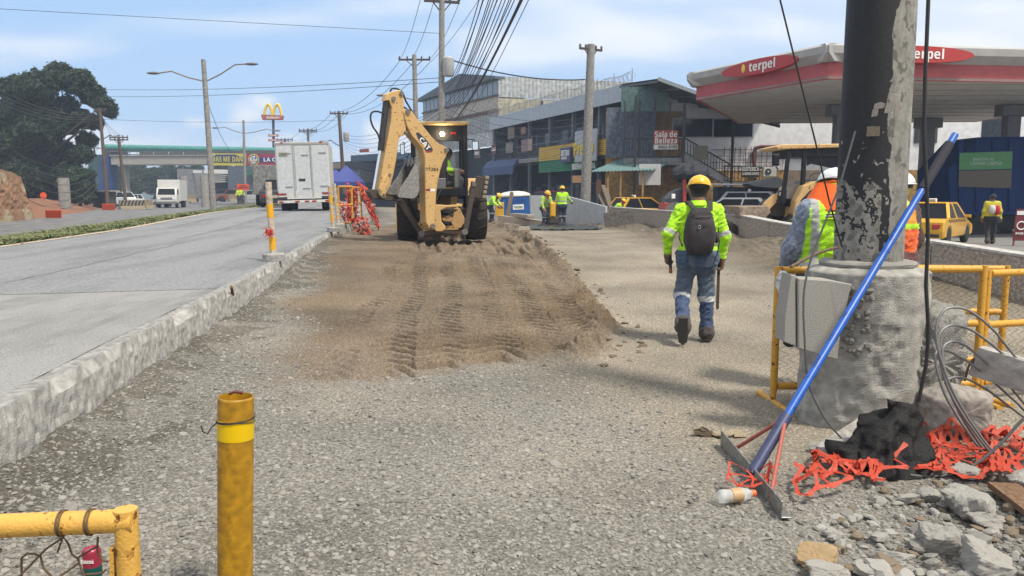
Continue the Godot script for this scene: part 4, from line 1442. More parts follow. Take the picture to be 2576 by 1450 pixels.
func person(label: String, pos: Vector3, yaw: float, pose: Dictionary, cloth: Callable, cell := 0.02, bulk := 1.0, group := "") -> Node3D:
	var P := POSE.duplicate()
	P.merge(pose, true)
	var t := thing("person", label, "person", pos, yaw, group)
	var g := geo()
	var B := []
	var sd: Vector3 = (P.sr - P.sl).normalized()
	var hd: Vector3 = (P.hr - P.hl).normalized()
	var fwd: Vector3 = sd.cross((P.neck - P.waist).normalized()).normalized() * -1.0
	if fwd.dot(Vector3(0, 0, 1)) < -0.2: fwd = -fwd
	B.append([P.hl, P.hr, 0.118 * bulk, 0.118 * bulk, "hip"])
	B.append([P.hl + Vector3(0, -0.06, 0) - fwd * 0.035, P.hr + Vector3(0, -0.06, 0) - fwd * 0.035, 0.092 * bulk, 0.092 * bulk, "hip"])
	B.append([P.waist - sd * 0.055, P.waist + sd * 0.055, 0.112 * bulk, 0.112 * bulk, "torso"])
	B.append([P.chest - sd * 0.075, P.chest + sd * 0.075, 0.118 * bulk, 0.118 * bulk, "torso"])
	B.append([(P.waist + P.chest) * 0.5 - sd * 0.06, (P.waist + P.chest) * 0.5 + sd * 0.06, 0.115 * bulk, 0.115 * bulk, "torso"])
	B.append([P.sl + sd * 0.05 - Vector3(0, 0.01, 0), P.sr - sd * 0.05 - Vector3(0, 0.01, 0), 0.078 * bulk, 0.078 * bulk, "torso"])
	B.append([P.neck - Vector3(0, 0.02, 0), (P.neck + P.head) * 0.5, 0.062, 0.055, "neck"])
	for s in ["l", "r"]:
		B.append([P["s" + s], P["e" + s], 0.066 * bulk, 0.050 * bulk, "upper" + s])
		B.append([P["e" + s], P["w" + s], 0.050 * bulk, 0.036 * bulk, "fore" + s])
		B.append([P["h" + s], P["k" + s], 0.102 * bulk, 0.076 * bulk, "thigh" + s])
		B.append([P["k" + s], P["a" + s], 0.074 * bulk, 0.066, "shin" + s])
		var f: Vector3 = (P["t" + s] - P["a" + s])
		B.append([P["a" + s] + Vector3(0, -0.03, 0), P["a" + s] - f * 0.18 + Vector3(0, -0.045, 0), 0.05, 0.045, "boot" + s])
		B.append([P["a" + s] + Vector3(0, -0.01, 0), P["t" + s], 0.052, 0.038, "boot" + s])
		if cell > 0.014: # far hand: palm, curled fingers and thumb
			var d: Vector3 = (P["w" + s] - P["e" + s]).normalized()
			B.append([P["w" + s], P["w" + s] + d * 0.07, 0.034, 0.036, "hand" + s])
			B.append([P["w" + s] + d * 0.08, P["w" + s] + d * 0.13 + fwd * 0.03, 0.026, 0.018, "hand" + s])
			B.append([P["w" + s] + d * 0.03, P["w" + s] + d * 0.08 + fwd * 0.045, 0.018, 0.015, "hand" + s])
	skin(B, cell, 38.0 if cell < 0.014 else 30.0, cloth, g, 0.016 if cell < 0.018 else 0.0)
	# head on a finer grid
	var up: Vector3 = (P.head - P.neck).normalized()
	var look: Vector3 = P.get("look", fwd)
	look = (look - up * look.dot(up)).normalized()
	var rt := look.cross(up)
	var h: Vector3 = P.head
	var H := [[h + up * 0.035 - look * 0.022, h + up * 0.03 + look * 0.025, 0.088, 0.082, "skull"], [h - up * 0.055 + look * 0.035, h - up * 0.085 + look * 0.052, 0.055, 0.036, "face"], [h - up * 0.01 + look * 0.055, h - up * 0.05 + look * 0.05, 0.050, 0.046, "face"],
		[h + up * 0.0 + look * 0.094, h - up * 0.03 + look * 0.112, 0.010, 0.014, "face"], [P.neck, h - up * 0.05 - look * 0.01, 0.056, 0.055, "neck"],
		[h - rt * 0.084 - look * 0.005, h - rt * 0.088 - up * 0.035, 0.018, 0.012, "ear"], [h + rt * 0.084 - look * 0.005, h + rt * 0.088 - up * 0.035, 0.018, 0.012, "ear"]]
	skin(H, maxf(0.008, cell * 0.55), 70.0, cloth, g)
	if cell <= 0.014:
		for s in ["l", "r"]:
			var d: Vector3 = (P["w" + s] - P["e" + s]).normalized()
			var inn: Vector3 = Vector3(1 if s == "l" else -1, 0, 0)
			inn = (inn - d * inn.dot(d)).normalized()
			var fw := d.cross(inn) * (1.0 if s == "l" else -1.0)
			if fw.z < 0: fw = -fw
			var w: Vector3 = P["w" + s]
			var A := [[w - d * 0.01, w + d * 0.03, 0.031, 0.030, "hand" + s]]
			for f in 4:
				var o := fw * (0.030 - 0.020 * f)
				var k0 := w + d * 0.085 + o
				A.append([w + d * 0.02 + o * 0.8, k0, 0.017, 0.013, "hand" + s])
				var l: float = [0.040, 0.045, 0.042, 0.034][f]
				var k1 := k0 + d * l * 0.55 + inn * l * 0.75
				var k2 := k1 - d * l * 0.35 + inn * l * 0.65
				A.append([k0, k1, 0.0105, 0.0095, "hand" + s])
				A.append([k1, k2, 0.0095, 0.0085, "hand" + s])
			A.append([w + d * 0.025 + fw * 0.025, w + d * 0.06 + fw * 0.05 + inn * 0.018, 0.015, 0.012, "hand" + s])
			A.append([w + d * 0.06 + fw * 0.05 + inn * 0.018, w + d * 0.085 + fw * 0.045 + inn * 0.045, 0.011, 0.009, "hand" + s])
			skin(A, 0.005, 130.0, cloth, g)
	part("body", g, mat("clothed body", rgb(1, 1, 1), 0.75, "soft", 3.0, {"vc": true, "nrm": "n_blot", "ns": 0.8, "rim": 0.25}), t)
	t.set_meta("P", P)
	t.set_meta("look", look)
	t.set_meta("up", up)
	return t

func helmet(t: Node3D, lin: Color, key: String) -> Node3D:
	var P: Dictionary = t.get_meta("P")
	var up: Vector3 = t.get_meta("up")
	var look: Vector3 = t.get_meta("look")
	var b := Basis(look.cross(up) * -1.0, up, look).orthonormalized()
	if b.determinant() < 0: b = Basis(look.cross(up), up, look)
	var c: Vector3 = P.head + up * 0.052
	var m := mat(key, lin, 0.3, "soft", 4.0, {"coat": 0.3})
	var g := geo()
	var rings := []
	for i in 12:
		var e := PI * 0.5 * i / 11.0
		var ring := PackedVector3Array()
		for s in 36:
			var a := -TAU * s / 36
			var cr := 0.006 * exp(-pow(sin(a) * 0 + cos(a) * sin(e + 0.5) * 5.0, 2.0)) # raised crown rib
			ring.append(c + b * Vector3(cos(a) * 0.122 * maxf(cos(e), 0.01), 0.118 * sin(e) + cr, sin(a) * 0.142 * maxf(cos(e), 0.01)))
		rings.append(ring)
	g.loft(rings)
	var hm := part("helmet", g, m, t)
	g = geo()
	rings = []
	for q in [[1.0, 0.0], [1.07, -0.004], [1.10, -0.010], [1.05, -0.014], [0.97, -0.008]]:
		var ring := PackedVector3Array()
		for s in 36:
			var a := -TAU * s / 36
			var vis: float = 0.035 * maxf(0.0, sin(a)) * (q[0] - 0.97) / 0.13
			ring.append(c + b * Vector3(cos(a) * 0.124 * q[0], q[1], sin(a) * (0.144 * q[0] + vis * 1.2)))
		rings.append(ring)
	g.loft(rings, false)
	part("brim", g, m, hm)
	g = geo()
	rings = []
	for q in [[0.90, -0.005], [0.88, -0.03], [0.86, -0.045]]:
		var ring := PackedVector3Array()
		for s in 24:
			var a := -TAU * s / 24
			ring.append(c + b * Vector3(cos(a) * 0.118 * q[0], q[1], sin(a) * 0.135 * q[0] - 0.002))
		rings.append(ring)
	g.loft(rings, false)
	part("headband", g, mat("dark strap", rgb(0.02, 0.02, 0.02), 0.8, "", 1.0), hm)
	return hm

const LIME := Color(0.44, 0.86, 0.012)
const JEANS := Color(0.055, 0.092, 0.16)
const NAVY := Color(0.018, 0.025, 0.055)
const SKIN := Color(0.22, 0.115, 0.07)
const SILVER := Color(0.40, 0.41, 0.41)
const BOOT := Color(0.055, 0.045, 0.04)

func make_near_worker() -> void:
	var pose := {
		"pelvis": Vector3(0, 0.96, 0), "waist": Vector3(0.0, 1.10, 0.0), "chest": Vector3(0.005, 1.29, 0.015), "neck": Vector3(0.0, 1.455, 0.03), "head": Vector3(-0.015, 1.60, 0.065),
		"sl": Vector3(-0.195, 1.40, 0.01), "el": Vector3(-0.285, 1.13, 0.01), "wl": Vector3(-0.285, 0.875, 0.07),
		"sr": Vector3(0.19, 1.39, 0.02), "er": Vector3(0.315, 1.15, -0.02), "wr": Vector3(0.305, 0.93, 0.07),
		"hl": Vector3(-0.095, 0.92, 0), "kl": Vector3(-0.12, 0.50, 0.05), "al": Vector3(-0.125, 0.105, 0.0), "tl": Vector3(-0.19, 0.04, 0.14),
		"hr": Vector3(0.095, 0.92, 0), "kr": Vector3(0.14, 0.50, 0.04), "ar": Vector3(0.20, 0.23, -0.30), "tr": Vector3(0.185, 0.06, -0.24),
		"look": Vector3(-0.25, 0, 1)}
	var cloth := func(bn: Array, t: float, p: Vector3) -> Color:
		var tag: String = bn[4]
		var n := 1.0 + 0.28 * nz.get_noise_3d(p.x * 900, p.y * 500, p.z * 500)
		if tag.begins_with("upper"):
			return SILVER if t > 0.80 and t < 0.985 else LIME
		if tag.begins_with("fore"):
			return LIME if t < 0.93 else SKIN
		if tag == "torso": return LIME
		if tag == "hip":
			return LIME if p.y > 0.985 else JEANS * n
		if tag.begins_with("thigh"):
			return Color(0.085, 0.12, 0.175) * n if p.z < 0.0 and t > 0.2 else JEANS * n
		if tag.begins_with("shin"):
			if t > 0.03 and t < 0.20: return Color(0.50, 0.52, 0.54)
			return Color(0.035, 0.062, 0.14) * n if t < 0.86 else BOOT
		if tag.begins_with("boot"): return BOOT * n
		if tag.begins_with("hand"): return Color(0.12, 0.075, 0.05) if tag == "handr" else SKIN
		if tag == "skull": return Color(0.015, 0.013, 0.012)
		if tag == "neck" and p.y < 1.475: return LIME
		if tag == "neck" and p.y > 1.535 and p.z < 0.06: return Color(0.03, 0.026, 0.025)
		return SKIN
	# he walks away from the camera: +z in his frame is -z here
	var base := Vector3(1.965, height(1.965, 8.15) + 0.0, -8.15)
	var t := person("worker walking away in lime shirt and yellow hard hat with a dark backpack", base, PI, pose, cloth, 0.012)
	helmet(t, rgb(0.80, 0.46, 0.012), "yellow helmet")
	# belt line and reflective bands are in the cloth; the pack is worn over it
	var bag := mat("pack cloth", rgb(0.045, 0.038, 0.044), 0.85, "fine", 6.0, {"nrm": "n_blot", "ns": 0.4, "rim": 0.2})
	var g := geo()
	var rings := []
	for i in 22:
		var u := i / 21.0
		var y := lerpf(0.955, 1.43, u)
		var w := 0.16 * pow(sin(PI * clampf(0.10 + 0.83 * u, 0, 1)), 0.32) * lerpf(1.06, 0.86, u)
		var dp := 0.125 * pow(sin(PI * clampf(0.08 + 0.86 * u, 0.0, 1.0)), 0.45) * lerpf(1.15, 0.8, u)
		var ring := PackedVector3Array()
		for s in 40:
			var a := -TAU * s / 40
			var cx := signf(cos(a)) * pow(absf(cos(a)), 0.42)
			var cz := signf(sin(a)) * pow(absf(sin(a)), 0.7)
			var f := nz.get_noise_3d(cx * 150, y * 700, cz * 150) * 0.010
			ring.append(Vector3(cx * (w + f) + 0.02, y, -0.135 + cz * (dp + f) - 0.02))
		rings.append(ring)
	g.loft(rings)
	var pk := part("backpack", g, bag, t)
	g = geo()
	rings = []
	for i in 9:
		var u := i / 8.0
		var y := lerpf(1.17, 1.35, u)
		var ring := PackedVector3Array()
		for s in 24:
			var a := -TAU * s / 24
			var w := 0.118 * pow(sin(PI * clampf(0.12 + 0.76 * u, 0, 1)), 0.4)
			ring.append(Vector3(cos(a) * w + 0.01, y, -0.225 + sin(a) * 0.055 * sin(PI * clampf(0.15 + 0.7 * u, 0, 1))))
		rings.append(ring)
	g.loft(rings)
	part("pocket", g, mat("pack cloth lighter", rgb(0.062, 0.052, 0.058), 0.8, "fine", 6.0, {"rim": 0.2}), pk)
	for z in [[1.335, 0.10, 0.012], [1.255, 0.112, 0.016], [1.38, 0.11, 0.0]]:
		g = geo()
		var pts := []
		for i in 13:
			var u := i / 6.0 - 1.0
			pts.append(Vector3(u * z[1] + 0.01, z[0] - u * u * 0.03, -0.285 + z[2] * 0.5 + u * u * 0.05))
		g.tube(pts, 0.0035, 5)
		part("zip", g, mat("zip black", rgb(0.012, 0.011, 0.012), 0.5, "", 1.0), pk)
	g = geo()
	for i in 13:
		pass
	var rp := []
	for i in 13: rp.append(Vector3(0.055 + cos(TAU * i / 12) * 0.014, 1.235 + sin(TAU * i / 12) * 0.016, -0.292))
	g.tube(rp, 0.0035, 5)
	part("key_ring", g, mat("dull steel", rgb(0.4, 0.4, 0.4), 0.35, "", 1.0, {"metal": 0.8}), pk)
	for s in [-1.0, 1.0]:
		g = geo()
		var pts := [Vector3(s * 0.08, 1.40, -0.17), Vector3(s * 0.105, 1.475, -0.06), Vector3(s * 0.115, 1.492, 0.02), Vector3(s * 0.13, 1.44, 0.115), Vector3(s * 0.14, 1.28, 0.14), Vector3(s * 0.16, 1.10, 0.06), Vector3(s * 0.15, 1.02, -0.06)]
		for i in pts.size() - 1: g.beam(pts[i], pts[i + 1], 0.052, 0.014, 0.003)
		part("shoulder_strap", g, bag, pk)
	g = geo()
	g.tube([Vector3(-0.165, 1.22, -0.18), Vector3(-0.185, 1.08, -0.17), Vector3(-0.165, 0.95, -0.17), Vector3(-0.115, 0.80, -0.16), Vector3(-0.09, 0.745, -0.155)], 0.006, 5)
	part("loose_strap", g, M["zip black"], pk)
	g = geo()
	g.ball(Vector3(-0.155, 1.12, -0.17), Vector3(0.03, 0.06, 0.04), Basis.IDENTITY, 12)
	part("side_pocket", g, mat("pack cloth lighter", Color.BLACK), pk)
	g = geo()
	g.lathe([Vector2(0.105, 1.452), Vector2(0.088, 1.478), Vector2(0.075, 1.50), Vector2(0.070, 1.502)], Vector3(0, 0, 0.025), Basis.IDENTITY, 24)
	part("collar", g, mat("lime cloth", LIME, 0.7, "soft", 3.0), t)
	for s in [-1.0, 1.0]: # back pockets
		g = geo()
		g.prism([Vector2(-0.06, 0.06), Vector2(0.06, 0.06), Vector2(0.06, -0.05), Vector2(0, -0.075), Vector2(-0.06, -0.05)], 0, 0.004, Transform3D(Basis(Vector3.UP, PI + s * 0.45), Vector3(s * 0.075, 0.88, -0.142)), 0.001)
		part("pocket", g, mat("denim", rgb(0.12, 0.155, 0.205), 0.9, "fine", 9.0), t)
	for q in [["l", 0.0], ["r", 4.5]]: # boot soles
		var P0: Dictionary = t.get_meta("P")
		var an: Vector3 = P0["a" + q[0]]
		var to: Vector3 = P0["t" + q[0]]
		var fz := (to - an)
		fz = Vector3(fz.x, -q[1] * 0.30, absf(fz.z) + 0.02).normalized()
		var sx := Vector3.UP.cross(fz).normalized()
		g = geo()
		g.prism([Vector2(-0.045, -0.09), Vector2(0.045, -0.09), Vector2(0.052, 0.06), Vector2(0.045, 0.16), Vector2(0.0, 0.195), Vector2(-0.045, 0.16), Vector2(-0.052, 0.06)], -0.014, 0.016, Transform3D(Basis(sx, fz, sx.cross(fz)), an + fz.cross(sx) * 0.085 * (1.0 if fz.cross(sx).y < 0 else -1.0)), 0.006)
		part("boot_sole", g, mat("sole rubber", rgb(0.035, 0.032, 0.03), 0.9, "fine", 8.0), t)
	# machete and sheath / torch in his hands
	var P: Dictionary = t.get_meta("P")
	var m := thing("machete", "dark rusty machete in the walking worker's lowered hand", "machete", base, PI)
	var w: Vector3 = P.wl + Vector3(0.03, -0.085, 0.015)
	g = geo()
	g.prism([Vector2(-0.017, -0.06), Vector2(0.017, -0.06), Vector2(0.020, -0.42), Vector2(0.010, -0.465), Vector2(-0.018, -0.45)], -0.002, 0.002, Transform3D(Basis(Vector3.UP, 0.25), w), 0.0008)
	part("blade", g, mat("rusty blade", rgb(0.085, 0.06, 0.045), 0.6, "chipped", 3.0, {"metal": 0.4}), m)
	g = geo()
	g.cyl(w + Vector3(0, 0.05, 0), w + Vector3(0, -0.075, 0), 0.015, 0.016, 10)
	part("handle", g, mat("tape black", rgb(0.02, 0.018, 0.018), 0.8, "", 1.0), m)
	m = thing("hand_chisel", "short dark chisel with red ends held upright by the walking worker", "chisel", base, PI)
	w = P.wr + Vector3(-0.035, -0.08, 0.0)
	g = geo()
	g.cyl(w + Vector3(0, -0.07, -0.02), w + Vector3(0, 0.14, 0.02), 0.016, 0.016, 12)
	part("shank", g, mat("tape black", Color.BLACK), m)
	g = geo()
	g.cyl(w + Vector3(0, 0.14, 0.02), w + Vector3(0, 0.165, 0.025), 0.019, 0.019, 12)
	g.cyl(w + Vector3(0, -0.12, -0.03), w + Vector3(0, -0.07, -0.02), 0.020, 0.018, 12)
	part("end_cap", g, mat("red brown plastic", rgb(0.25, 0.07, 0.035), 0.6, "", 1.0), m)

func hivis(shirt: Color, pants: Color, bands: Array, arm_band := true, hood := Color(0, 0, 0, 0), skin_ := SKIN, sleeve := Color(0, 0, 0, 0)) -> Callable:
	return func(bn: Array, t: float, p: Vector3) -> Color:
		var tag: String = bn[4]
		if tag == "torso" or (tag == "hip" and p.y > pants.a):
			for b in bands:
				if p.y > b - 0.025 and p.y < b + 0.03: return SILVER
			return shirt
		if tag == "hip" or tag.begins_with("thigh"): return Color(pants.r, pants.g, pants.b)
		if tag.begins_with("upper"):
			if sleeve.a > 0: return sleeve
			return SILVER if arm_band and t > 0.75 and t < 0.95 else shirt
		if tag.begins_with("fore"):
			if sleeve.a > 0: return sleeve if t < 0.92 else skin_
			return SILVER if arm_band and t > 0.55 and t < 0.72 else (shirt if t < 0.92 else skin_)
		if tag.begins_with("shin"):
			return Color(0.5, 0.52, 0.54) if arm_band and t > 0.05 and t < 0.2 else (Color(pants.r, pants.g, pants.b) if t < 0.88 else BOOT)
		if tag.begins_with("boot"): return BOOT
		if tag == "skull": return hood if hood.a > 0 else Color(0.015, 0.013, 0.012)
		if tag == "neck" and hood.a > 0: return hood
		if tag == "face" and hood.a > 0 and p.y < -50: return hood
		return skin_

func place(x: float, feet: float, d: float, y := 1e9) -> Vector3:
	var p := at(x, feet, d)
	p.y = height(p.x, d) if y > 1e8 else y
	return p

func make_other_people() -> void:
	var pn := Color(NAVY.r, NAVY.g, NAVY.b, 0.99)
	# behind the pole, back to us
	var t := person("worker with white helmet, orange neck flap and lime vest bending behind the pole", Vector3(2.49, 0.02, -6.02), PI - 0.15, {"neck": Vector3(0, 1.44, 0.05), "head": Vector3(-0.02, 1.585, 0.10), "wl": Vector3(-0.26, 0.92, 0.14), "er": Vector3(0.285, 1.12, 0.02), "wr": Vector3(0.33, 0.90, 0.18), "look": Vector3(-0.1, -0.2, 1)},
		func(bn: Array, tt: float, p: Vector3) -> Color:
			var tag: String = bn[4]
			if tag == "torso" or tag == "hip" and p.y > 0.97:
				if p.y < 1.03: return Color(0.45, 0.45, 0.44)
				if absf(absf(p.x) - 0.145) < 0.028: return SILVER
				return LIME
			if tag.begins_with("upper") or tag.begins_with("fore"):
				return Color(0.20, 0.24, 0.32) * (1.0 + 0.9 * nz.get_noise_3d(p.x * 4000, p.y * 4000, p.z * 4000)) if tt < 0.9 or tag.begins_with("upper") else SKIN
			if tag.begins_with("boot"): return BOOT
			if tag == "skull" or tag == "neck": return Color(0.8, 0.12, 0.01)
			if tag == "hip" or tag.begins_with("thigh") or tag.begins_with("shin"): return NAVY
			return SKIN, 0.014, 1.12)
	helmet(t, rgb(0.72, 0.75, 0.78), "white helmet")
	var P: Dictionary = t.get_meta("P")
	# neck flap: orange cape with lime and silver hem
	for q in [["neck_flap", 0.105, 0.235, 1.66, 1.43, rgb(0.85, 0.13, 0.008), "orange cloth"], ["flap_trim", 0.235, 0.252, 1.43, 1.405, rgb(0.62, 0.85, 0.02), "lime trim"], ["flap_band", 0.252, 0.266, 1.405, 1.385, SILVER, "silver band"], ["flap_hem", 0.266, 0.276, 1.385, 1.365, rgb(0.62, 0.85, 0.02), "lime trim"]]:
		var g := geo()
		var rings := []
		for i in 5:
			var u := i / 4.0
			var ring := PackedVector3Array()
			for s in 30:
				var a := -TAU * s / 30
				var rad := lerpf(q[1], q[2], u) * (1.0 + 0.06 * sin(a * 7.0) * u)
				ring.append(Vector3(cos(a) * rad, lerpf(q[3], q[4], u) - 0.02 * absf(cos(a)), 0.07 - 0.03 * u + sin(a) * rad * 0.72))
			rings.append(ring)
		rings.reverse()
		g.loft(rings, false)
		part(q[0], g, mat(q[6], q[5], 0.75, "soft", 3.0), t)
	var hb := geo()
	hb.lathe([Vector2(0.139, -0.006), Vector2(0.142, 0.0), Vector2(0.139, 0.006)], P.head + t.get_meta("up") * 0.045, Basis.IDENTITY, 30)
	part("lime_rim", hb, mat("lime trim", Color.BLACK), t)
	# his shovel
	var sh := thing("shovel", "reddish steel shovel held by the worker in the lime vest behind the pole", "shovel", Vector3(2.3, 0.0, -6.1))
	var g := geo()
	var c := at(2010, 640, 6.1) - Vector3(2.3, 0, -6.1)
	g.prism([Vector2(-0.11, -0.10), Vector2(0.02, -0.12), Vector2(0.15, 0.0), Vector2(0.13, 0.09), Vector2(0.02, 0.07)], -0.006, 0.006, Transform3D(Basis(Vector3.UP, 0.5) * Basis(Vector3.RIGHT, -0.5), c), 0.002)
	part("blade", g, mat("red oxide steel", rgb(0.10, 0.035, 0.03), 0.55, "blot", 3.0), sh)
	g = geo()
	g.tube([c + Vector3(-0.06, -0.14, 0.03), c + Vector3(0.06, 0.02, 0), c + Vector3(0.16, 0.22, -0.03), c + Vector3(0.28, 0.5, -0.08)], 0.016, 8)
	part("shaft", g, mat("dry wood", Color.BLACK), sh)
	# right of the pole
	t = person("worker in orange vest, brown shirt and jeans standing half hidden behind the pole", Vector3(3.70, 0.0, -7.4), PI + 0.5, {"wr": Vector3(0.18, 0.95, 0.28), "look": Vector3(0.3, 0, 1)},
		func(bn: Array, tt: float, p: Vector3) -> Color:
			var tag: String = bn[4]
			if tag == "torso": return Color(0.8, 0.12, 0.01) if p.y < 1.24 and p.y > 1.03 else (LIME if absf(p.y - 1.26) < 0.03 else (Color(0.07, 0.03, 0.03) if p.y < 1.03 or absf(p.x) > 0.1 else Color(0.7, 0.3, 0.02)))
			if tag.begins_with("upper"): return Color(0.055, 0.02, 0.022)
			if tag.begins_with("fore") or tag.begins_with("hand"): return Color(0.07, 0.04, 0.03)
			if tag == "hip": return Color(0.09, 0.02, 0.022) if p.y > 0.92 else Color(0.09, 0.16, 0.30)
			if tag.begins_with("shin") and tt > 0.3 and tt < 0.45: return Color(0.5, 0.52, 0.54)
			if tag.begins_with("thigh") or tag.begins_with("shin"): return Color(0.09, 0.16, 0.30)
			if tag.begins_with("boot"): return BOOT
			if tag == "skull" or tag == "neck": return Color(0.5, 0.62, 0.12)
			return Color(0.09, 0.05, 0.035), 0.016)
	helmet(t, rgb(0.72, 0.75, 0.78), "white helmet")
	# beside the white shuttering, 35 m off
	t = person("worker in lime shirt and navy trousers standing with one hand on the white formwork wall", place(1414, 570, 34.0), PI, {"er": Vector3(0.25, 1.14, 0.05), "wr": Vector3(0.24, 0.92, 0.1), "el": Vector3(-0.30, 1.20, 0.1), "wl": Vector3(-0.42, 1.08, 0.28)}, hivis(LIME, pn, [1.10, 1.27]), 0.022)
	t.rotation.y = PI
	helmet(t, rgb(0.80, 0.46, 0.012), "yellow helmet")
	t = person("worker with orange face cloth bending over the plate compactor in lime jacket", place(1372, 560, 34.5), 0.5, {"pelvis": Vector3(0, 0.84, -0.1), "hl": Vector3(-0.095, 0.82, -0.1), "hr": Vector3(0.095, 0.82, -0.1), "kl": Vector3(-0.1, 0.45, 0.05), "kr": Vector3(0.1, 0.45, 0.05), "waist": Vector3(0, 0.98, -0.05), "chest": Vector3(0, 1.14, 0.04), "neck": Vector3(0, 1.29, 0.12), "head": Vector3(0, 1.42, 0.17), "sl": Vector3(-0.19, 1.24, 0.08), "sr": Vector3(0.19, 1.24, 0.08), "el": Vector3(-0.26, 0.99, 0.12), "er": Vector3(0.24, 0.99, 0.16), "wl": Vector3(-0.22, 0.76, 0.24), "wr": Vector3(0.12, 0.78, 0.35), "look": Vector3(0.1, -0.4, 1)}, hivis(Color(0.40, 0.62, 0.06), Color(NAVY.r, NAVY.g, NAVY.b, 0.86), [1.02, 1.16], true, Color(0.75, 0.12, 0.03)), 0.022)
	helmet(t, rgb(0.80, 0.46, 0.012), "yellow helmet")
	t = person("stooping worker in lime shirt and navy trousers beside the blue portable toilet", place(1237, 545, 37.5), 1.1, {"pelvis": Vector3(0, 0.85, -0.12), "hl": Vector3(-0.095, 0.83, -0.12), "hr": Vector3(0.095, 0.83, -0.12), "waist": Vector3(0, 0.98, -0.05), "chest": Vector3(0, 1.10, 0.10), "neck": Vector3(0, 1.20, 0.24), "head": Vector3(0, 1.27, 0.36), "sl": Vector3(-0.19, 1.17, 0.17), "sr": Vector3(0.19, 1.17, 0.17), "el": Vector3(-0.24, 0.95, 0.26), "er": Vector3(0.24, 0.95, 0.26), "wl": Vector3(-0.18, 0.80, 0.44), "wr": Vector3(0.16, 0.80, 0.44), "look": Vector3(0, -0.5, 1)}, hivis(LIME, Color(NAVY.r, NAVY.g, NAVY.b, 0.86), [1.06], true), 0.022)
	helmet(t, rgb(0.80, 0.46, 0.012), "yellow helmet")
	t = person("worker stooping behind the barrier wall with only helmet and orange scarf showing", at(1556, 540, 36.0) * Vector3(1, 0, 1) + Vector3(0, -0.12, 0), 0.9, {"head": Vector3(0.05, 1.43, 0.2), "neck": Vector3(0, 1.32, 0.12), "chest": Vector3(0, 1.2, 0.05), "sl": Vector3(-0.19, 1.28, 0.08), "sr": Vector3(0.19, 1.28, 0.08)}, hivis(LIME, pn, [1.1], true, Color(0.75, 0.12, 0.03)), 0.026)
	helmet(t, rgb(0.80, 0.46, 0.012), "yellow helmet")
	# pedestrian with two bags
	t = person("pedestrian in yellow polo shirt and black trousers walking past the refuse truck", at(2490, 620, 27.0) * Vector3(1, 0, 1) + Vector3(0, -0.1, 0), PI - 0.4, {"kl": Vector3(-0.1, 0.5, 0.1), "al": Vector3(-0.1, 0.1, 0.16), "tl": Vector3(-0.1, 0.04, 0.3), "ar": Vector3(0.1, 0.12, -0.16), "tr": Vector3(0.1, 0.04, 0.0), "look": Vector3(0.6, 0, 1)},
		hivis(Color(0.55, 0.48, 0.03), Color(0.012, 0.012, 0.016, 0.97), [], false, Color(0, 0, 0, 0), Color(0.14, 0.075, 0.05)), 0.02)
	g = geo()
	g.ball(Vector3(0.02, 1.20, -0.19), Vector3(0.11, 0.16, 0.08), Basis.IDENTITY, 14)
	part("white_bag", g, mat("white cloth", rgb(0.6, 0.6, 0.6), 0.8, "soft", 3.0), t)
	g = geo()
	g.ball(Vector3(-0.13, 1.18, -0.17), Vector3(0.09, 0.18, 0.08), Basis.IDENTITY, 14)
	part("red_bag", g, mat("red cloth", rgb(0.55, 0.02, 0.03), 0.8, "soft", 3.0), t)
	# men far down the road by the orange sign
	for q in [[600.0, "distant worker in lime vest near the orange road works sign", 88.0], [608.0, "distant worker in lime vest between the road works sign and the lamp post", 86.0]]:
		t = person(q[1], at(q[0], 498, q[2]) * Vector3(1, 0, 1) + Vector3(0, 0.75, 0), 0.4, {}, hivis(Color(0.55, 0.75, 0.02), pn, [1.15], false), 0.05)

# ---------------------------------------------------------------- machines
func tyre(parent: Node3D, c: Vector3, r: float, w: float, lugs: int, rim_mat: Material, lug_mat: Material, called := "wheel") -> MeshInstance3D: # axle along x
	var hub := geo()
	var b := Basis(Vector3(0, 0, 1), -PI / 2)
	hub.lathe([Vector2(0.05, -w * 0.30), Vector2(r * 0.50, -w * 0.32), Vector2(r * 0.56, -w * 0.46), Vector2(r * 0.56, w * 0.46), Vector2(r * 0.50, w * 0.32), Vector2(0.05, w * 0.30)], c, b, 24)
	var o := part(called, hub, rim_mat, parent)
	var g := geo()
	g.lathe([Vector2(r * 0.55, -w * 0.44), Vector2(r * 0.72, -w * 0.52), Vector2(r * 0.88, -w * 0.51), Vector2(r * 0.96, -w * 0.43), Vector2(r * 0.97, 0), Vector2(r * 0.96, w * 0.43), Vector2(r * 0.88, w * 0.51), Vector2(r * 0.72, w * 0.52), Vector2(r * 0.55, w * 0.44)], c, b, 40)
	for i in lugs:
		for s in [-1.0, 1.0]:
			var a: float = TAU * (i + (0.5 if s > 0 else 0.0)) / lugs
			var a2: float = a + 1.6 / lugs
			var p0 := c + Vector3(s * w * 0.02, cos(a2) * r * 0.985, sin(a2) * r * 0.985)
			var p1 := c + Vector3(s * w * 0.48, cos(a) * r * 0.955, sin(a) * r * 0.955)
			var z := (p1 - p0).normalized()
			var up := Vector3(0, cos((a + a2) * 0.5), sin((a + a2) * 0.5))
			var x := up.cross(z).normalized()
			g.box((p0 + p1) * 0.5, Vector3(r * 0.085, r * 0.075, p0.distance_to(p1)), Basis(x, z.cross(x), z))
	part("tyre", g, lug_mat, o)
	return o

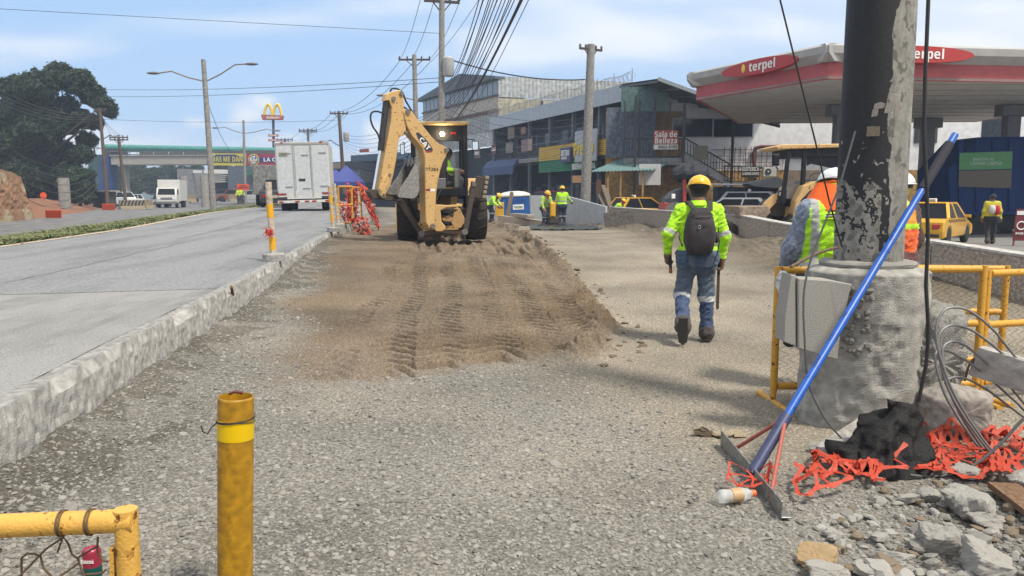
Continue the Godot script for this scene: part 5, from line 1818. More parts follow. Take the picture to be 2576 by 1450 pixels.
func car_wheel(parent: Node3D, c: Vector3, r: float, w := 0.2) -> void:
	var b := Basis(Vector3(0, 0, 1), -PI / 2)
	var g := geo()
	g.lathe([Vector2(r * 0.62, -w * 0.48), Vector2(r * 0.9, -w * 0.5), Vector2(r, -w * 0.36), Vector2(r, w * 0.36), Vector2(r * 0.9, w * 0.5), Vector2(r * 0.62, w * 0.48)], c, b, 24)
	var o := part("wheel", g, mat("tyre rubber", rgb(0.022, 0.022, 0.024), 0.85, "fine", 4.0), parent)
	g = geo()
	g.lathe([Vector2(0.02, -w * 0.40), Vector2(r * 0.25, -w * 0.42), Vector2(r * 0.63, -w * 0.34), Vector2(r * 0.63, w * 0.34), Vector2(r * 0.25, w * 0.42), Vector2(0.02, w * 0.40)], c, b, 20)
	part("rim", g, mat("alloy", rgb(0.38, 0.38, 0.39), 0.4, "soft", 3.0, {"metal": 0.6}), o)

func make_backhoe() -> void:
	var pos := Vector3(-1.80, 0, -19.75)
	pos.y = height(pos.x, 19.6) + 0.03
	var t := thing("backhoe_loader", "yellow backhoe loader seen from behind on the brown fill, its boom folded upright", "backhoe loader", pos, 0.15)
	t.rotation.z = 0.012
	var T3 := t.transform
	var L := func(zx: float, zy: float, zl: float) -> Vector3: return onwall(T3, 921.8 + zx * 0.29604, 208.35 + zy * 0.29604, zl)
	var yel := mat("machine yellow", rgb(0.58, 0.37, 0.145), 0.5, "chipped", 0.7, {"nrm": "n_fine", "ns": 0.12})
	var dirt := mat("dusty black steel", rgb(0.075, 0.065, 0.055), 0.8, "worn", 1.5, {"nrm": "n_fine", "ns": 0.3})
	var blk := mat("machine black", rgb(0.014, 0.015, 0.018), 0.6, "soft", 2.0, {"spec": 0.3})
	var steel := mat("worn steel", rgb(0.25, 0.24, 0.225), 0.5, "blot", 2.0, {"metal": 0.45, "nrm": "n_fine", "ns": 0.3})
	var chrome := mat("chrome rod", rgb(0.7, 0.72, 0.75), 0.12, "", 1.0, {"metal": 1.0})
	var rub := mat("dusty rubber", rgb(0.045, 0.041, 0.038), 0.9, "worn", 2.0, {"nrm": "n_fine", "ns": 0.4})
	for s in [-1.0, 1.0]:
		tyre(t, Vector3(s * 0.87, 0.64, 0), 0.65, 0.50, 17, yel, rub)
		tyre(t, Vector3(s * 0.80, 0.45, -2.15), 0.45, 0.34, 15, yel, rub)
	# frame
	var g := geo()
	g.box(Vector3(0, 0.62, -1.0), Vector3(0.75, 0.35, 3.0), Basis.IDENTITY, 0.02)
	g.box(Vector3(0.02, 0.60, 0.62), Vector3(1.15, 0.42, 0.16), Basis.IDENTITY, 0.015)
	g.beam(L.call(470, 1285, 0.78), L.call(840, 1268, 0.78), 0.10, 0.13, 0.01)
	g.cyl(Vector3(-0.9, 0.64, 0), Vector3(0.9, 0.64, 0), 0.13, 0.13, 14)
	part("frame", g, dirt, t)
	g = geo()
	for pts in [[[470, 1262], [640, 1242], [700, 1262], [835, 1250], [852, 1275], [830, 1300], [640, 1275], [480, 1305], [450, 1290]]]:
		var poly := []
		for q in pts:
			var w: Vector3 = L.call(q[0], q[1], 0.84)
			poly.append(Vector2(w.x, w.y))
		g.prism(poly, 0.80, 0.86, Transform3D.IDENTITY, 0.008)
	part("cross_member", g, mat("dusty brown steel", rgb(0.20, 0.15, 0.115), 0.8, "worn", 1.5), t)
	# stabilisers, folded up
	for q in [[[468, 1285], [275, 985], [440, 1190], [352, 975]], [[838, 1268], [915, 862], [860, 1120], [905, 840]]]:
		g = geo()
		g.beam(L.call(q[0][0], q[0][1], 0.88), L.call(q[1][0], q[1][1], 0.82), 0.15, 0.12, 0.012)
		var st := part("stabiliser", g, dirt, t)
		g = geo()
		g.cyl(L.call(q[2][0], q[2][1], 0.72), L.call(q[3][0], q[3][1], 0.70), 0.045, 0.045, 12)
		part("ram", g, blk, st)
		g = geo()
		g.cyl(L.call(q[0][0], q[0][1], 0.98), L.call(q[0][0], q[0][1], 0.76), 0.075, 0.075, 14)
		g.cyl(L.call(q[1][0], q[1][1], 0.92), L.call(q[1][0], q[1][1], 0.70), 0.06, 0.06, 14)
		part("pivot_pin", g, steel, st)
	g = geo()
	var pa: Vector3 = L.call(985, 800, 0.82)
	var pb: Vector3 = L.call(955, 985, 0.82)
	g.beam(pa, pb, 0.16, 0.30, 0.015)
	g.prism([Vector2(-0.2, -0.12), Vector2(0.12, -0.08), Vector2(0.14, 0.2), Vector2(0.05, 0.24), Vector2(-0.16, 0.02)], -0.08, 0.08, Transform3D(Basis.IDENTITY, L.call(935, 895, 0.80)), 0.01)
	part("stabiliser_pad", g, dirt, t)
	for i in 5:
		g = geo()
		var c := pa.lerp(pb, (i + 0.4) / 4.6) + Vector3(0.115, 0.02, 0.0)
		g.box(c, Vector3(0.085, 0.085, 0.26), Basis(Vector3(0, 0, 1), -0.15), 0.012)
		part("grip_block", g, mat("worn pad", rgb(0.36, 0.34, 0.31), 0.9, "worn", 3.0), t)
	# swing frame
	g = geo()
	var sw := func(list: Array, z0: float, z1: float, called: String, m: Material) -> void:
		var gg := geo()
		var poly := []
		for q in list:
			var w: Vector3 = L.call(q[0], q[1], (z0 + z1) * 0.5)
			poly.append(Vector2(w.x, w.y))
		gg.prism(poly, z0, z1, Transform3D.IDENTITY, 0.012)
		part(called, gg, m, t)
	sw.call([[580, 1035], [670, 1040], [675, 1060], [625, 1085], [635, 1180], [665, 1215], [670, 1240], [640, 1262], [590, 1262], [560, 1225]], 0.92, 1.22, "swing_frame", yel)
	sw.call([[640, 1045], [810, 1032], [812, 1052], [700, 1062], [640, 1062]], 0.85, 0.98, "swing_bar", yel)
	sw.call([[745, 1068], [790, 1068], [832, 1150], [830, 1190], [800, 1235], [745, 1235], [720, 1190], [735, 1130]], 0.86, 0.98, "swing_plate", mat("faded yellow steel", rgb(0.42, 0.25, 0.10), 0.7, "chipped", 1.2))
	sw.call([[640, 1155], [700, 1130], [740, 1150], [740, 1185], [650, 1175]], 0.86, 0.95, "swing_link", M["faded yellow steel"])
	g = geo()
	for q in [[690, 1195], [660, 1110], [770, 1210]]:
		g.cyl(L.call(q[0] - 35, q[1], 0.90), L.call(q[0] + 35, q[1] - 5, 0.90), 0.06, 0.06, 12)
	g.tube([L.call(640, 1100, 0.95), L.call(700, 1110, 1.0), L.call(760, 1080, 0.98), L.call(815, 1090, 0.9), L.call(838, 1140, 0.88), L.call(820, 1190, 0.9)], 0.02, 8)
	g.tube([L.call(600, 1060, 1.1), L.call(590, 1020, 1.05), L.call(610, 960, 0.95), L.call(640, 900, 0.8)], 0.02, 8)
	part("hydraulics", g, blk, t)
	# cab
	var cx0 := -0.66
	var cx1 := 0.63
	var y0 := 1.10
	var y1 := 2.86
	var zr := 0.30
	var zf := -1.15
	g = geo()
	for q in [[cx0, zr], [cx1, zr], [cx0, -0.42], [cx1, -0.42], [cx0, zf], [cx1, zf]]:
		g.box(Vector3(q[0], (y0 + y1) * 0.5, q[1]), Vector3(0.085, y1 - y0, 0.085), Basis.IDENTITY, 0.012)
	for z in [zr, zf]: g.box(Vector3(0, y1 - 0.20 if z == zr else y1 - 0.06, z), Vector3(cx1 - cx0, 0.38 if z == zr else 0.12, 0.06), Basis.IDENTITY, 0.01)
	for x in [cx0, cx1]: g.box(Vector3(x, y1 - 0.05, -0.42), Vector3(0.07, 0.12, 1.5), Basis.IDENTITY, 0.01)
	g.box(Vector3(0, y0 + 0.03, -0.42), Vector3(cx1 - cx0, 0.07, 1.5), Basis.IDENTITY, 0.01)
	g.box(Vector3(0, y0 + 0.11, zr + 0.01), Vector3(cx1 - cx0, 0.18, 0.05), Basis.IDENTITY, 0.01)
	for x in [cx0, cx1]: g.box(Vector3(x, y0 + 0.25, -0.8), Vector3(0.05, 0.5, 0.7), Basis.IDENTITY, 0.01)
	var cab := part("cab", g, blk, t)
	g = geo()
	g.box(Vector3(0.0, y1 + 0.04, -0.40), Vector3(1.42, 0.09, 1.66), Basis.IDENTITY, 0.03)
	part("cab_roof", g, mat("dusty roof", rgb(0.46, 0.32, 0.15), 0.7, "blot", 1.0), cab)
	var glass := pane("cab glass", rgb(0.5, 0.58, 0.6), 0.18)
	for x in [cx0, cx1]:
		g = geo()
		g.box(Vector3(x, 2.15, -0.78), Vector3(0.008, 1.15, 0.62))
		part("side_window", g, glass, cab)
	g = geo()
	g.box(Vector3(0, 2.1, zf), Vector3(1.18, 1.3, 0.008))
	part("windscreen", g, glass, cab)
	for q in [[0.05, 2.64, "lamp_white"], [0.29, 2.66, "red"], [0.36, 2.66, "red"]]:
		g = geo()
		g.cyl(Vector3(q[0], q[1], zr + 0.03), Vector3(q[0], q[1], zr + 0.075), 0.055 if q[2] != "red" else 0.033, -1, 16)
		part("work_lamp" if q[2] != "red" else "tail_lamp", g, mat("lit lamp", rgb(1.0, 0.86, 0.55), 0.3, "", 1.0, {"glow": 3.0}) if q[2] != "red" else mat("red lens", rgb(0.25, 0.01, 0.01), 0.2, "", 1.0), cab)
	var lamp := OmniLight3D.new()
	lamp.name = "work_lamp_light"
	lamp.light_energy = 0.4
	lamp.light_color = Color(1, 0.9, 0.7)
	lamp.light_size = 0.05
	lamp.shadow_enabled = true
	lamp.omni_range = 20
	lamp.position = Vector3(0.05, 2.64, zr + 0.14)
	t.add_child(lamp)
	g = geo()
	g.box(Vector3(0.1, 1.42, -0.25), Vector3(0.5, 0.14, 0.5), Basis.IDENTITY, 0.04)
	g.box(Vector3(-0.05, 1.78, 0.0), Vector3(0.48, 0.66, 0.12), Basis(Vector3.RIGHT, 0.12), 0.04)
	part("seat", g, mat("seat vinyl", rgb(0.05, 0.05, 0.052), 0.7, "soft", 3.0), cab)
	g = geo()
	g.box(Vector3(0.0, 1.35, 0.12), Vector3(0.24, 0.42, 0.2), Basis.IDENTITY, 0.02)
	g.box(Vector3(0.42, 1.55, -0.1), Vector3(0.16, 0.5, 0.5), Basis.IDENTITY, 0.03)
	g.box(Vector3(0.0, 1.75, -0.95), Vector3(0.4, 0.5, 0.25), Basis.IDENTITY, 0.05)
	part("console", g, mat("console grey", rgb(0.17, 0.18, 0.19), 0.7, "soft", 3.0), cab)
	for s in 3:
		g = geo()
		g.tube([Vector3(-0.12 + 0.13 * s, 1.5, 0.12), Vector3(-0.12 + 0.13 * s, 1.72, 0.14), Vector3(-0.1 + 0.12 * s, 1.86, 0.1)], 0.013, 6)
		part("control_lever", g, blk, cab)
	g = geo()
	var ring := []
	for i in 17: ring.append(Vector3(0.0 + cos(TAU * i / 16) * 0.19, 2.02 + sin(TAU * i / 16) * 0.06, -0.72 + sin(TAU * i / 16) * 0.17))
	g.tube(ring, 0.015, 6)
	part("steering_wheel", g, blk, cab)
	# fenders, hood, loader
	for s in [-1.0, 1.0]:
		g = geo()
		g.side([Vector2(0.42, 1.12), Vector2(0.30, 1.52), Vector2(-0.2, 1.56), Vector2(-0.75, 1.35), Vector2(-0.75, 1.2), Vector2(-0.2, 1.40), Vector2(0.2, 1.36), Vector2(0.3, 1.1)], s * 0.66 if s > 0 else -1.02, 1.02 if s > 0 else -0.66, 0.01)
		part("fender", g, yel, t)
	g = geo()
	g.side([Vector2(-1.15, 0.8), Vector2(-1.15, 1.72), Vector2(-2.5, 1.5), Vector2(-2.62, 1.1), Vector2(-2.62, 0.8)], -0.40, 0.40, 0.05)
	part("hood", g, yel, t)
	for s in [-1.0, 1.0]:
		g = geo()
		g.beam(Vector3(s * 0.55, 1.45, -0.9), Vector3(s * 0.55, 1.2, -2.6), 0.12, 0.24, 0.02)
		g.beam(Vector3(s * 0.55, 1.2, -2.6), Vector3(s * 0.55, 0.45, -3.1), 0.12, 0.22, 0.02)
		part("loader_arm", g, yel, t)
	g = geo()
	g.side([Vector2(-3.0, 0.12), Vector2(-3.05, 0.9), Vector2(-3.2, 0.9), Vector2(-3.15, 0.2), Vector2(-3.95, 0.12), Vector2(-3.95, 0.08)], -1.15, 1.15)
	part("loader_bucket", g, yel, t)
	g = geo()
	for q in [[[845, 490], [880, 480], [915, 482], [920, 495]], [[330, 520], [315, 505], [300, 510]], [[330, 625], [345, 640], [360, 600]]]:
		var pts := []
		for k in q: pts.append(L.call(k[0], k[1], -0.1))
		g.tube(pts, 0.012, 6)
	part("mirror_bracket", g, blk, t)
	for q in [[925, 535, 0.17, 0.24], [305, 566, 0.12, 0.28]]:
		g = geo()
		g.box(L.call(q[0], q[1], -0.1), Vector3(q[2], q[3], 0.05), Basis(Vector3.UP, -0.2), 0.02)
		var mi := part("mirror", g, blk, t)
		g = geo()
		g.box(L.call(q[0], q[1], -0.068), Vector3(q[2] - 0.035, q[3] - 0.04, 0.006), Basis(Vector3.UP, -0.2))
		part("mirror_glass", g, mat("mirror silver", rgb(0.75, 0.78, 0.8), 0.04, "", 1.0, {"metal": 1.0}), mi)
	# boom, stick and bucket lie in one upright plane swung towards the slab
	var ang := 0.60
	var org := T3 * (L.call(560, 1225, 1.15) as Vector3)
	var BP := Transform3D(Basis(Vector3.UP, ang), org)
	var loc := T3.affine_inverse() * BP
	var U := func(zx: float, zy: float) -> Vector2:
		var w := onwall(BP, 921.8 + zx * 0.29604, 208.35 + zy * 0.29604, 0.15)
		return Vector2(w.x, w.y)
	var U3 := func(zx: float, zy: float, z: float) -> Vector3:
		var w: Vector2 = U.call(zx, zy)
		return loc * Vector3(w.x, w.y, z)
	var plate := func(list: Array, z0: float, z1: float, called: String, m: Material, par: Node3D, bev := 0.015) -> MeshInstance3D:
		var gg := geo()
		var poly := []
		for q in list: poly.append(U.call(q[0], q[1]))
		gg.prism(poly, z0, z1, loc, bev)
		return part(called, gg, m, par)
	var boom: MeshInstance3D = plate.call([[540, 1245], [506, 1190], [500, 1000], [497, 640], [478, 560], [430, 500], [385, 450], [345, 370], [325, 300], [318, 250], [330, 225], [358, 222], [392, 246], [430, 300], [500, 390], [560, 465], [620, 520], [675, 545], [695, 560], [697, 585], [680, 620], [650, 680], [630, 740], [610, 830], [596, 930], [588, 1050], [580, 1150], [578, 1235], [562, 1250]], -0.16, 0.15, "boom", yel, t)
	plate.call([[418, 428], [440, 420], [505, 480], [552, 545], [566, 572], [560, 580], [500, 580], [485, 548], [440, 480]], 0.1505, 0.1535, "decal", mat("decal black", rgb(0.03, 0.03, 0.04), 0.4, "", 1.0), boom, 0.0)
	plate.call([[500, 580], [560, 580], [552, 593], [507, 595]], 0.1505, 0.1532, "decal_stripe", mat("decal red", rgb(0.32, 0.03, 0.035), 0.4, "", 1.0), boom, 0.0)
	plate.call([[470, 512], [490, 513], [493, 555], [482, 543]], 0.1536, 0.1545, "decal_triangle", mat("decal yellow", rgb(0.8, 0.42, 0.02), 0.4, "", 1.0), boom, 0.0)
	var c2: Vector2 = U.call(493, 518)
	words("CAT", 0.115, mat("print white", rgb(0.75, 0.75, 0.73), 0.5, "", 1.0), boom, loc * Transform3D(Basis(Vector3(0, 0, 1), -0.83), Vector3(c2.x, c2.y, 0.157)), 0.33)
	c2 = U.call(556, 735)
	words("11284", 0.075, mat("stencil", rgb(0.12, 0.07, 0.03), 0.7, "", 1.0), boom, loc * Transform3D(Basis.IDENTITY, Vector3(c2.x, c2.y, 0.1525)), 0.34)
	plate.call([[505, 902], [542, 902], [542, 920], [505, 920]], 0.1505, 0.153, "sticker_red", mat("sticker maroon", rgb(0.20, 0.02, 0.04), 0.5, "", 1.0), boom, 0.0)
	plate.call([[543, 902], [582, 902], [582, 922], [543, 922]], 0.1505, 0.153, "sticker_white", M["print white"], boom, 0.0)
	for q in [[678, 570, 0.055], [350, 245, 0.06], [560, 1218, 0.06], [335, 424, 0.035]]:
		g = geo()
		g.cyl(U3.call(q[0], q[1], -0.2), U3.call(q[0], q[1], 0.185), q[2], q[2], 16)
		part("pivot_pin", g, steel, boom)
	var stick: MeshInstance3D = plate.call([[163, 150], [180, 95], [215, 75], [290, 58], [318, 78], [325, 190], [333, 260], [345, 415], [335, 440], [300, 455], [282, 480], [262, 640], [238, 770], [212, 870], [165, 960], [120, 950], [112, 905], [168, 580], [214, 330], [222, 215], [200, 150]], -0.11, 0.115, "stick", yel, t)
	for q in [[302, 90, 0.05], [234, 136, 0.05], [118, 930, 0.05], [147, 962, 0.05], [197, 787, 0.045]]:
		g = geo()
		g.cyl(U3.call(q[0], q[1], -0.15), U3.call(q[0], q[1], 0.15), q[2], q[2], 16)
		part("pivot_pin", g, steel, stick)
	g = geo()
	g.cyl(U3.call(193, 150, 0.0), U3.call(142, 575, 0.0), 0.075, 0.07, 16)
	var ram := part("stick_ram", g, mat("ram black", rgb(0.035, 0.036, 0.045), 0.45, "worn", 2.0), t)
	g = geo()
	g.cyl(U3.call(142, 570, 0.0), U3.call(84, 912, 0.0), 0.037, 0.037, 16)
	part("ram_rod", g, chrome, ram)
	g = geo()
	g.cyl(U3.call(395, 262, -0.02), U3.call(615, 508, -0.02), 0.055, 0.055, 14)
	part("boom_ram", g, blk, t)
	plate.call([[180, 772], [208, 778], [208, 830], [165, 925], [166, 975], [140, 982], [104, 945], [108, 905], [148, 812]], 0.09, 0.15, "bucket_link", yel, t)
	plate.call([[28, 930], [40, 908], [92, 905], [125, 925], [180, 930], [278, 985], [266, 1005], [165, 1003], [110, 985], [60, 985]], -0.10, 0.09, "bucket_linkage", dirt, t)
	plate.call([[175, 885], [215, 872], [262, 895], [250, 960], [180, 950]], -0.08, 0.11, "bucket_hinge", steel, t)
	var bk: MeshInstance3D = plate.call([[242, 965], [262, 900], [330, 800], [393, 688], [405, 690], [414, 770], [427, 900], [412, 957], [376, 986], [255, 976]], 0.27, 0.30, "bucket", mat("scoured steel", rgb(0.36, 0.345, 0.33), 0.55, "blot", 2.2, {"metal": 0.35, "nrm": "n_fine", "ns": 0.3}), t, 0.006)
	plate.call([[242, 965], [262, 900], [330, 800], [393, 688], [405, 690], [414, 770], [427, 900], [412, 957], [376, 986], [255, 976]], -0.30, -0.27, "bucket_side", M["scoured steel"], bk, 0.006)
	g = geo()
	var sh := [[398, 686], [410, 770], [422, 900], [408, 952], [374, 981], [255, 972], [240, 950]]
	for i in sh.size() - 1:
		var a: Vector2 = U.call(sh[i][0], sh[i][1])
		var b: Vector2 = U.call(sh[i + 1][0], sh[i + 1][1])
		var nn := (b - a).orthogonal().normalized() * 0.012
		g.prism([a - nn, b - nn, b + nn, a + nn], -0.272, 0.272, loc)
	part("bucket_shell", g, dirt, bk)
	for i in 4:
		g = geo()
		var a: Vector2 = U.call(398, 690)
		g.prism([a + Vector2(-0.035, -0.05), a + Vector2(0.035, -0.05), a + Vector2(0.02, 0.06), a + Vector2(-0.005, 0.155), a + Vector2(-0.025, 0.06)], -0.285 + 0.165 * i, -0.21 + 0.165 * i, loc, 0.008)
		part("tooth", g, steel, bk)
	# hoses
	for hose in [[[165, 262], [110, 240], [62, 250], [50, 300], [70, 370], [110, 430], [130, 490]], [[215, 120], [222, 60], [240, 45], [285, 50], [325, 85], [350, 150], [385, 210], [430, 280], [470, 345], [520, 420], [600, 505]], [[330, 200], [380, 240], [450, 330], [500, 395]]]:
		g = geo()
		var cv := Curve3D.new()
		for i in hose.size():
			var p0: Vector3 = U3.call(hose[i][0], hose[i][1], 0.05)
			var a: Vector3 = U3.call(hose[maxi(i - 1, 0)][0], hose[maxi(i - 1, 0)][1], 0.05)
			var b: Vector3 = U3.call(hose[mini(i + 1, hose.size() - 1)][0], hose[mini(i + 1, hose.size() - 1)][1], 0.05)
			cv.add_point(p0, (a - b) / 6.0, (b - a) / 6.0)
		var pts := []
		for q in cv.tessellate(4, 4.0): pts.append(q)
		g.tube(pts, 0.021, 7)
		part("hose", g, mat("hose rubber", rgb(0.012, 0.012, 0.013), 0.6, "", 1.0), t)
	# operator
	var op := person("machine operator in lime shirt seated in the open cab of the backhoe loader", T3 * Vector3(0.10, 0.62, -0.28), 0.15 + PI / 2 - 0.25, {"pelvis": Vector3(0, 0.95, 0), "kl": Vector3(-0.12, 0.90, 0.40), "al": Vector3(-0.12, 0.52, 0.45), "tl": Vector3(-0.12, 0.5, 0.58), "kr": Vector3(0.12, 0.90, 0.40), "ar": Vector3(0.12, 0.52, 0.45), "tr": Vector3(0.12, 0.5, 0.58), "chest": Vector3(0, 1.29, 0.04), "neck": Vector3(0, 1.46, 0.08), "head": Vector3(0.02, 1.60, 0.11), "er": Vector3(0.25, 1.16, 0.12), "wr": Vector3(0.2, 1.12, 0.36), "el": Vector3(-0.25, 1.16, 0.12), "wl": Vector3(-0.16, 1.12, 0.38), "look": Vector3(0.5, -0.1, 1)},
		func(bn: Array, tt: float, p: Vector3) -> Color:
			var tag: String = bn[4]
			if tag == "torso" or tag.begins_with("upper") or tag.begins_with("fore") and tt < 0.9: return SILVER if tag.begins_with("upper") and tt > 0.85 else LIME
			if tag == "hip" or tag.begins_with("thigh") or tag.begins_with("shin"): return Color(0.03, 0.03, 0.04)
			if tag.begins_with("boot"): return BOOT
			if tag == "skull": return Color(0.015, 0.012, 0.012)
			return Color(0.10, 0.05, 0.035), 0.02)

# ---------------------------------------------------------------- vehicles (front towards -z in their own frame)
func car(label: String, pos: Vector3, yaw: float, paint_: Material, o := {}) -> Node3D:
	var t := thing(o.get("name", "car"), label, o.get("cat", "car"), pos, yaw, o.get("group", ""))
	var l: float = o.get("l", 4.3)
	var w: float = o.get("w", 1.72)
	var h: float = o.get("h", 1.48)
	var tail: float = o.get("tail", 0.75) # length of boot behind the rear window; 0 for a hatchback
	var belt := h * 0.62
	var hz := l * 0.5
	var ax := [-hz + 0.82, hz - 0.78]
	var r := 0.32 * h / 1.48
	var low := [Vector2(-hz + 0.05, 0.28), Vector2(-hz, 0.55), Vector2(-hz + 0.12, 0.70), Vector2(-hz + 1.05, belt), Vector2(hz - 0.12, belt + 0.02), Vector2(hz - 0.02, belt - 0.1), Vector2(hz, 0.5), Vector2(hz - 0.06, 0.27)]
	for a in [ax[1], ax[0]]:
		for i in 9:
			var e := PI * i / 8.0
			low.append(Vector2(a + cos(e) * r * 1.2, 0.26 + sin(e) * (r * 1.28)))
	var g := geo()
	g.side(low, -w * 0.5, w * 0.5, 0.05)
	part("body", g, paint_, t)
	var f0 := -hz + 0.95
	var f1 := -hz + 1.75
	var b1 := hz - tail - 0.55
	var b0 := hz - tail - 0.08
	g = geo()
	var rg := []
	for q in [[f0, b0, belt - 0.02, 0.5 * w - 0.06], [lerpf(f0, f1, 0.88), lerpf(b0, b1, 0.88), h - 0.07, 0.5 * w - 0.21], [f1, b1, h - 0.03, 0.5 * w - 0.25]]:
		rg.append(PackedVector3Array([Vector3(-q[3], q[2], q[1]), Vector3(q[3], q[2], q[1]), Vector3(q[3], q[2], q[0]), Vector3(-q[3], q[2], q[0])]))
	for i in 2:
		for s in 4: g.quad(rg[i][s], rg[i][(s + 1) % 4], rg[i + 1][(s + 1) % 4], rg[i + 1][s])
	part("windows", g, mat("tinted glass", rgb(0.012, 0.014, 0.018), 0.25, "", 1.0, {"spec": 0.25}), t)
	g = geo()
	g.box(Vector3(0, h - 0.02, (f1 + b1) * 0.5), Vector3(w - 0.46, 0.06, b1 - f1 + 0.12), Basis.IDENTITY, 0.025)
	for s in [-1.0, 1.0]:
		var xb: float = s * (w * 0.5 - 0.075)
		var xt: float = s * (w * 0.5 - 0.235)
		g.beam(Vector3(xb, belt, f0 + 0.02), Vector3(xt, h - 0.03, f1), 0.06, 0.06)
		g.beam(Vector3(xb, belt, b0 - 0.02), Vector3(xt, h - 0.03, b1), 0.10, 0.10)
		g.beam(Vector3(xb, belt, (f0 + b0) * 0.5 + 0.1), Vector3(xt, h - 0.03, (f1 + b1) * 0.5 + 0.1), 0.07, 0.05)
	part("roof", g, paint_, t)
	for s in [-1.0, 1.0]:
		for a in ax: car_wheel(t, Vector3(s * (w * 0.5 - 0.10), r, a), r)
		g = geo()
		g.box(Vector3(s * (w * 0.5 - 0.20), 0.66, hz - 0.035), Vector3(0.34, 0.16, 0.10), Basis(Vector3.UP, s * 0.35), 0.02)
		part("tail_light", g, mat("red lamp", rgb(0.35, 0.015, 0.015), 0.2, "soft", 6.0), t)
		g = geo()
		g.box(Vector3(s * (w * 0.5 - 0.25), 0.62, -hz + 0.10), Vector3(0.34, 0.14, 0.12), Basis(Vector3.UP, -s * 0.4), 0.02)
		part("headlight", g, mat("lamp glass", rgb(0.6, 0.62, 0.64), 0.1, "", 1.0), t)
		g = geo()
		g.box(Vector3(s * (w * 0.5 + 0.08), belt + 0.06, f0 + 0.35), Vector3(0.18, 0.11, 0.08), Basis.IDENTITY, 0.02)
		part("door_mirror", g, paint_, t)
	g = geo()
	g.box(Vector3(0, 0.62, hz + 0.002), Vector3(0.34, 0.16, 0.012), Basis.IDENTITY, 0.003)
	part("number_plate", g, mat("plate", rgb(0.55, 0.56, 0.52), 0.5, "worn", 8.0), t)
	g = geo()
	g.box(Vector3(0, 0.36, hz - 0.01), Vector3(w - 0.3, 0.10, 0.06), Basis.IDENTITY, 0.02)
	part("bumper_insert", g, mat("bumper black", rgb(0.02, 0.02, 0.022), 0.6, "", 1.0), t)
	if o.get("taxi", false):
		g = geo()
		g.box(Vector3(0, h + 0.07, (f1 + b1) * 0.5), Vector3(0.30, 0.13, 0.12), Basis.IDENTITY, 0.03)
		var sg := part("roof_sign", g, mat("sign white", rgb(0.7, 0.7, 0.68), 0.5, "", 1.0), t)
		words("TAXI", 0.08, mat("ink", rgb(0.02, 0.02, 0.025), 0.6, "", 1.0), sg, Transform3D(Basis.IDENTITY, Vector3(0, h + 0.07, (f1 + b1) * 0.5 + 0.062)), 0.24)
		if o.get("checks", false):
			for s in [-1.0, 1.0]:
				for i in 20:
					for j in 2:
						if (i + j) % 2: continue
						g = geo()
						g.box(Vector3(s * (w * 0.5 + 0.001), belt - 0.10 + 0.06 * j, -0.9 + 0.13 * i), Vector3(0.006, 0.06, 0.13))
						part("check", g, M["ink"], t)
	return t

func box_truck(label: String, pos: Vector3, yaw: float, body: Material, o := {}) -> Node3D: # rear at +z
	var t := thing("box_truck", label, "truck", pos, yaw)
	var w: float = o.get("w", 2.2)
	var bh: float = o.get("bh", 2.25)
	var fl: float = o.get("floor", 0.62)
	var l: float = o.get("l", 4.6)
	var cab_m: Material = o.get("cab", body)
	var g := geo()
	g.box(Vector3(0, fl + bh * 0.5, 0), Vector3(w, bh, l), Basis.IDENTITY, 0.03)
	part("cargo_box", g, body, t)
	g = geo()
	g.box(Vector3(0, 0.55, -0.8), Vector3(0.9, 0.18, l + 1.6), Basis.IDENTITY, 0.02)
	part("chassis", g, mat("chassis black", rgb(0.02, 0.02, 0.02), 0.8, "soft", 2.0), t)
	g = geo()
	g.side([Vector2(-l * 0.5 - 0.08, 0.5), Vector2(-l * 0.5 - 0.08, 2.1), Vector2(-l * 0.5 - 1.15, 2.12), Vector2(-l * 0.5 - 1.62, 1.30), Vector2(-l * 0.5 - 1.68, 0.5)], -w * 0.45, w * 0.45, 0.06)
	var cb := part("truck_cab", g, cab_m, t)
	g = geo()
	var zf := -l * 0.5
	g.quad(Vector3(w * 0.38, 1.38, zf - 1.60), Vector3(-w * 0.38, 1.38, zf - 1.60), Vector3(-w * 0.35, 2.0, zf - 1.245), Vector3(w * 0.35, 2.0, zf - 1.245))
	for s in [-1.0, 1.0]: g.box(Vector3(s * (w * 0.45 + 0.002), 1.65, zf - 0.75), Vector3(0.01, 0.5, 0.75))
	part("cab_window", g, M.get("tinted glass", mat("tinted glass", rgb(0.012, 0.014, 0.018), 0.25, "", 1.0, {"spec": 0.25})), cb)
	g = geo()
	g.box(Vector3(0, 0.58, zf - 1.70), Vector3(w * 0.92, 0.26, 0.12), Basis.IDENTITY, 0.03)
	g.box(Vector3(0, 0.98, zf - 1.66), Vector3(w * 0.5, 0.22, 0.04), Basis.IDENTITY, 0.01)
	part("front_bumper", g, mat("grey plastic", rgb(0.16, 0.165, 0.17), 0.6, "soft", 2.0), cb)
	for s in [-1.0, 1.0]:
		g = geo()
		g.box(Vector3(s * w * 0.34, 0.95, zf - 1.66), Vector3(0.34, 0.2, 0.06), Basis.IDENTITY, 0.03)
		part("headlight", g, mat("lamp glass", rgb(0.6, 0.62, 0.64), 0.1, "", 1.0), cb)
		car_wheel(t, Vector3(s * (w * 0.5 - 0.24), 0.40, zf - 0.85), 0.40, 0.24)
		car_wheel(t, Vector3(s * (w * 0.5 - 0.24), 0.40, l * 0.22), 0.40, 0.42)
	return t

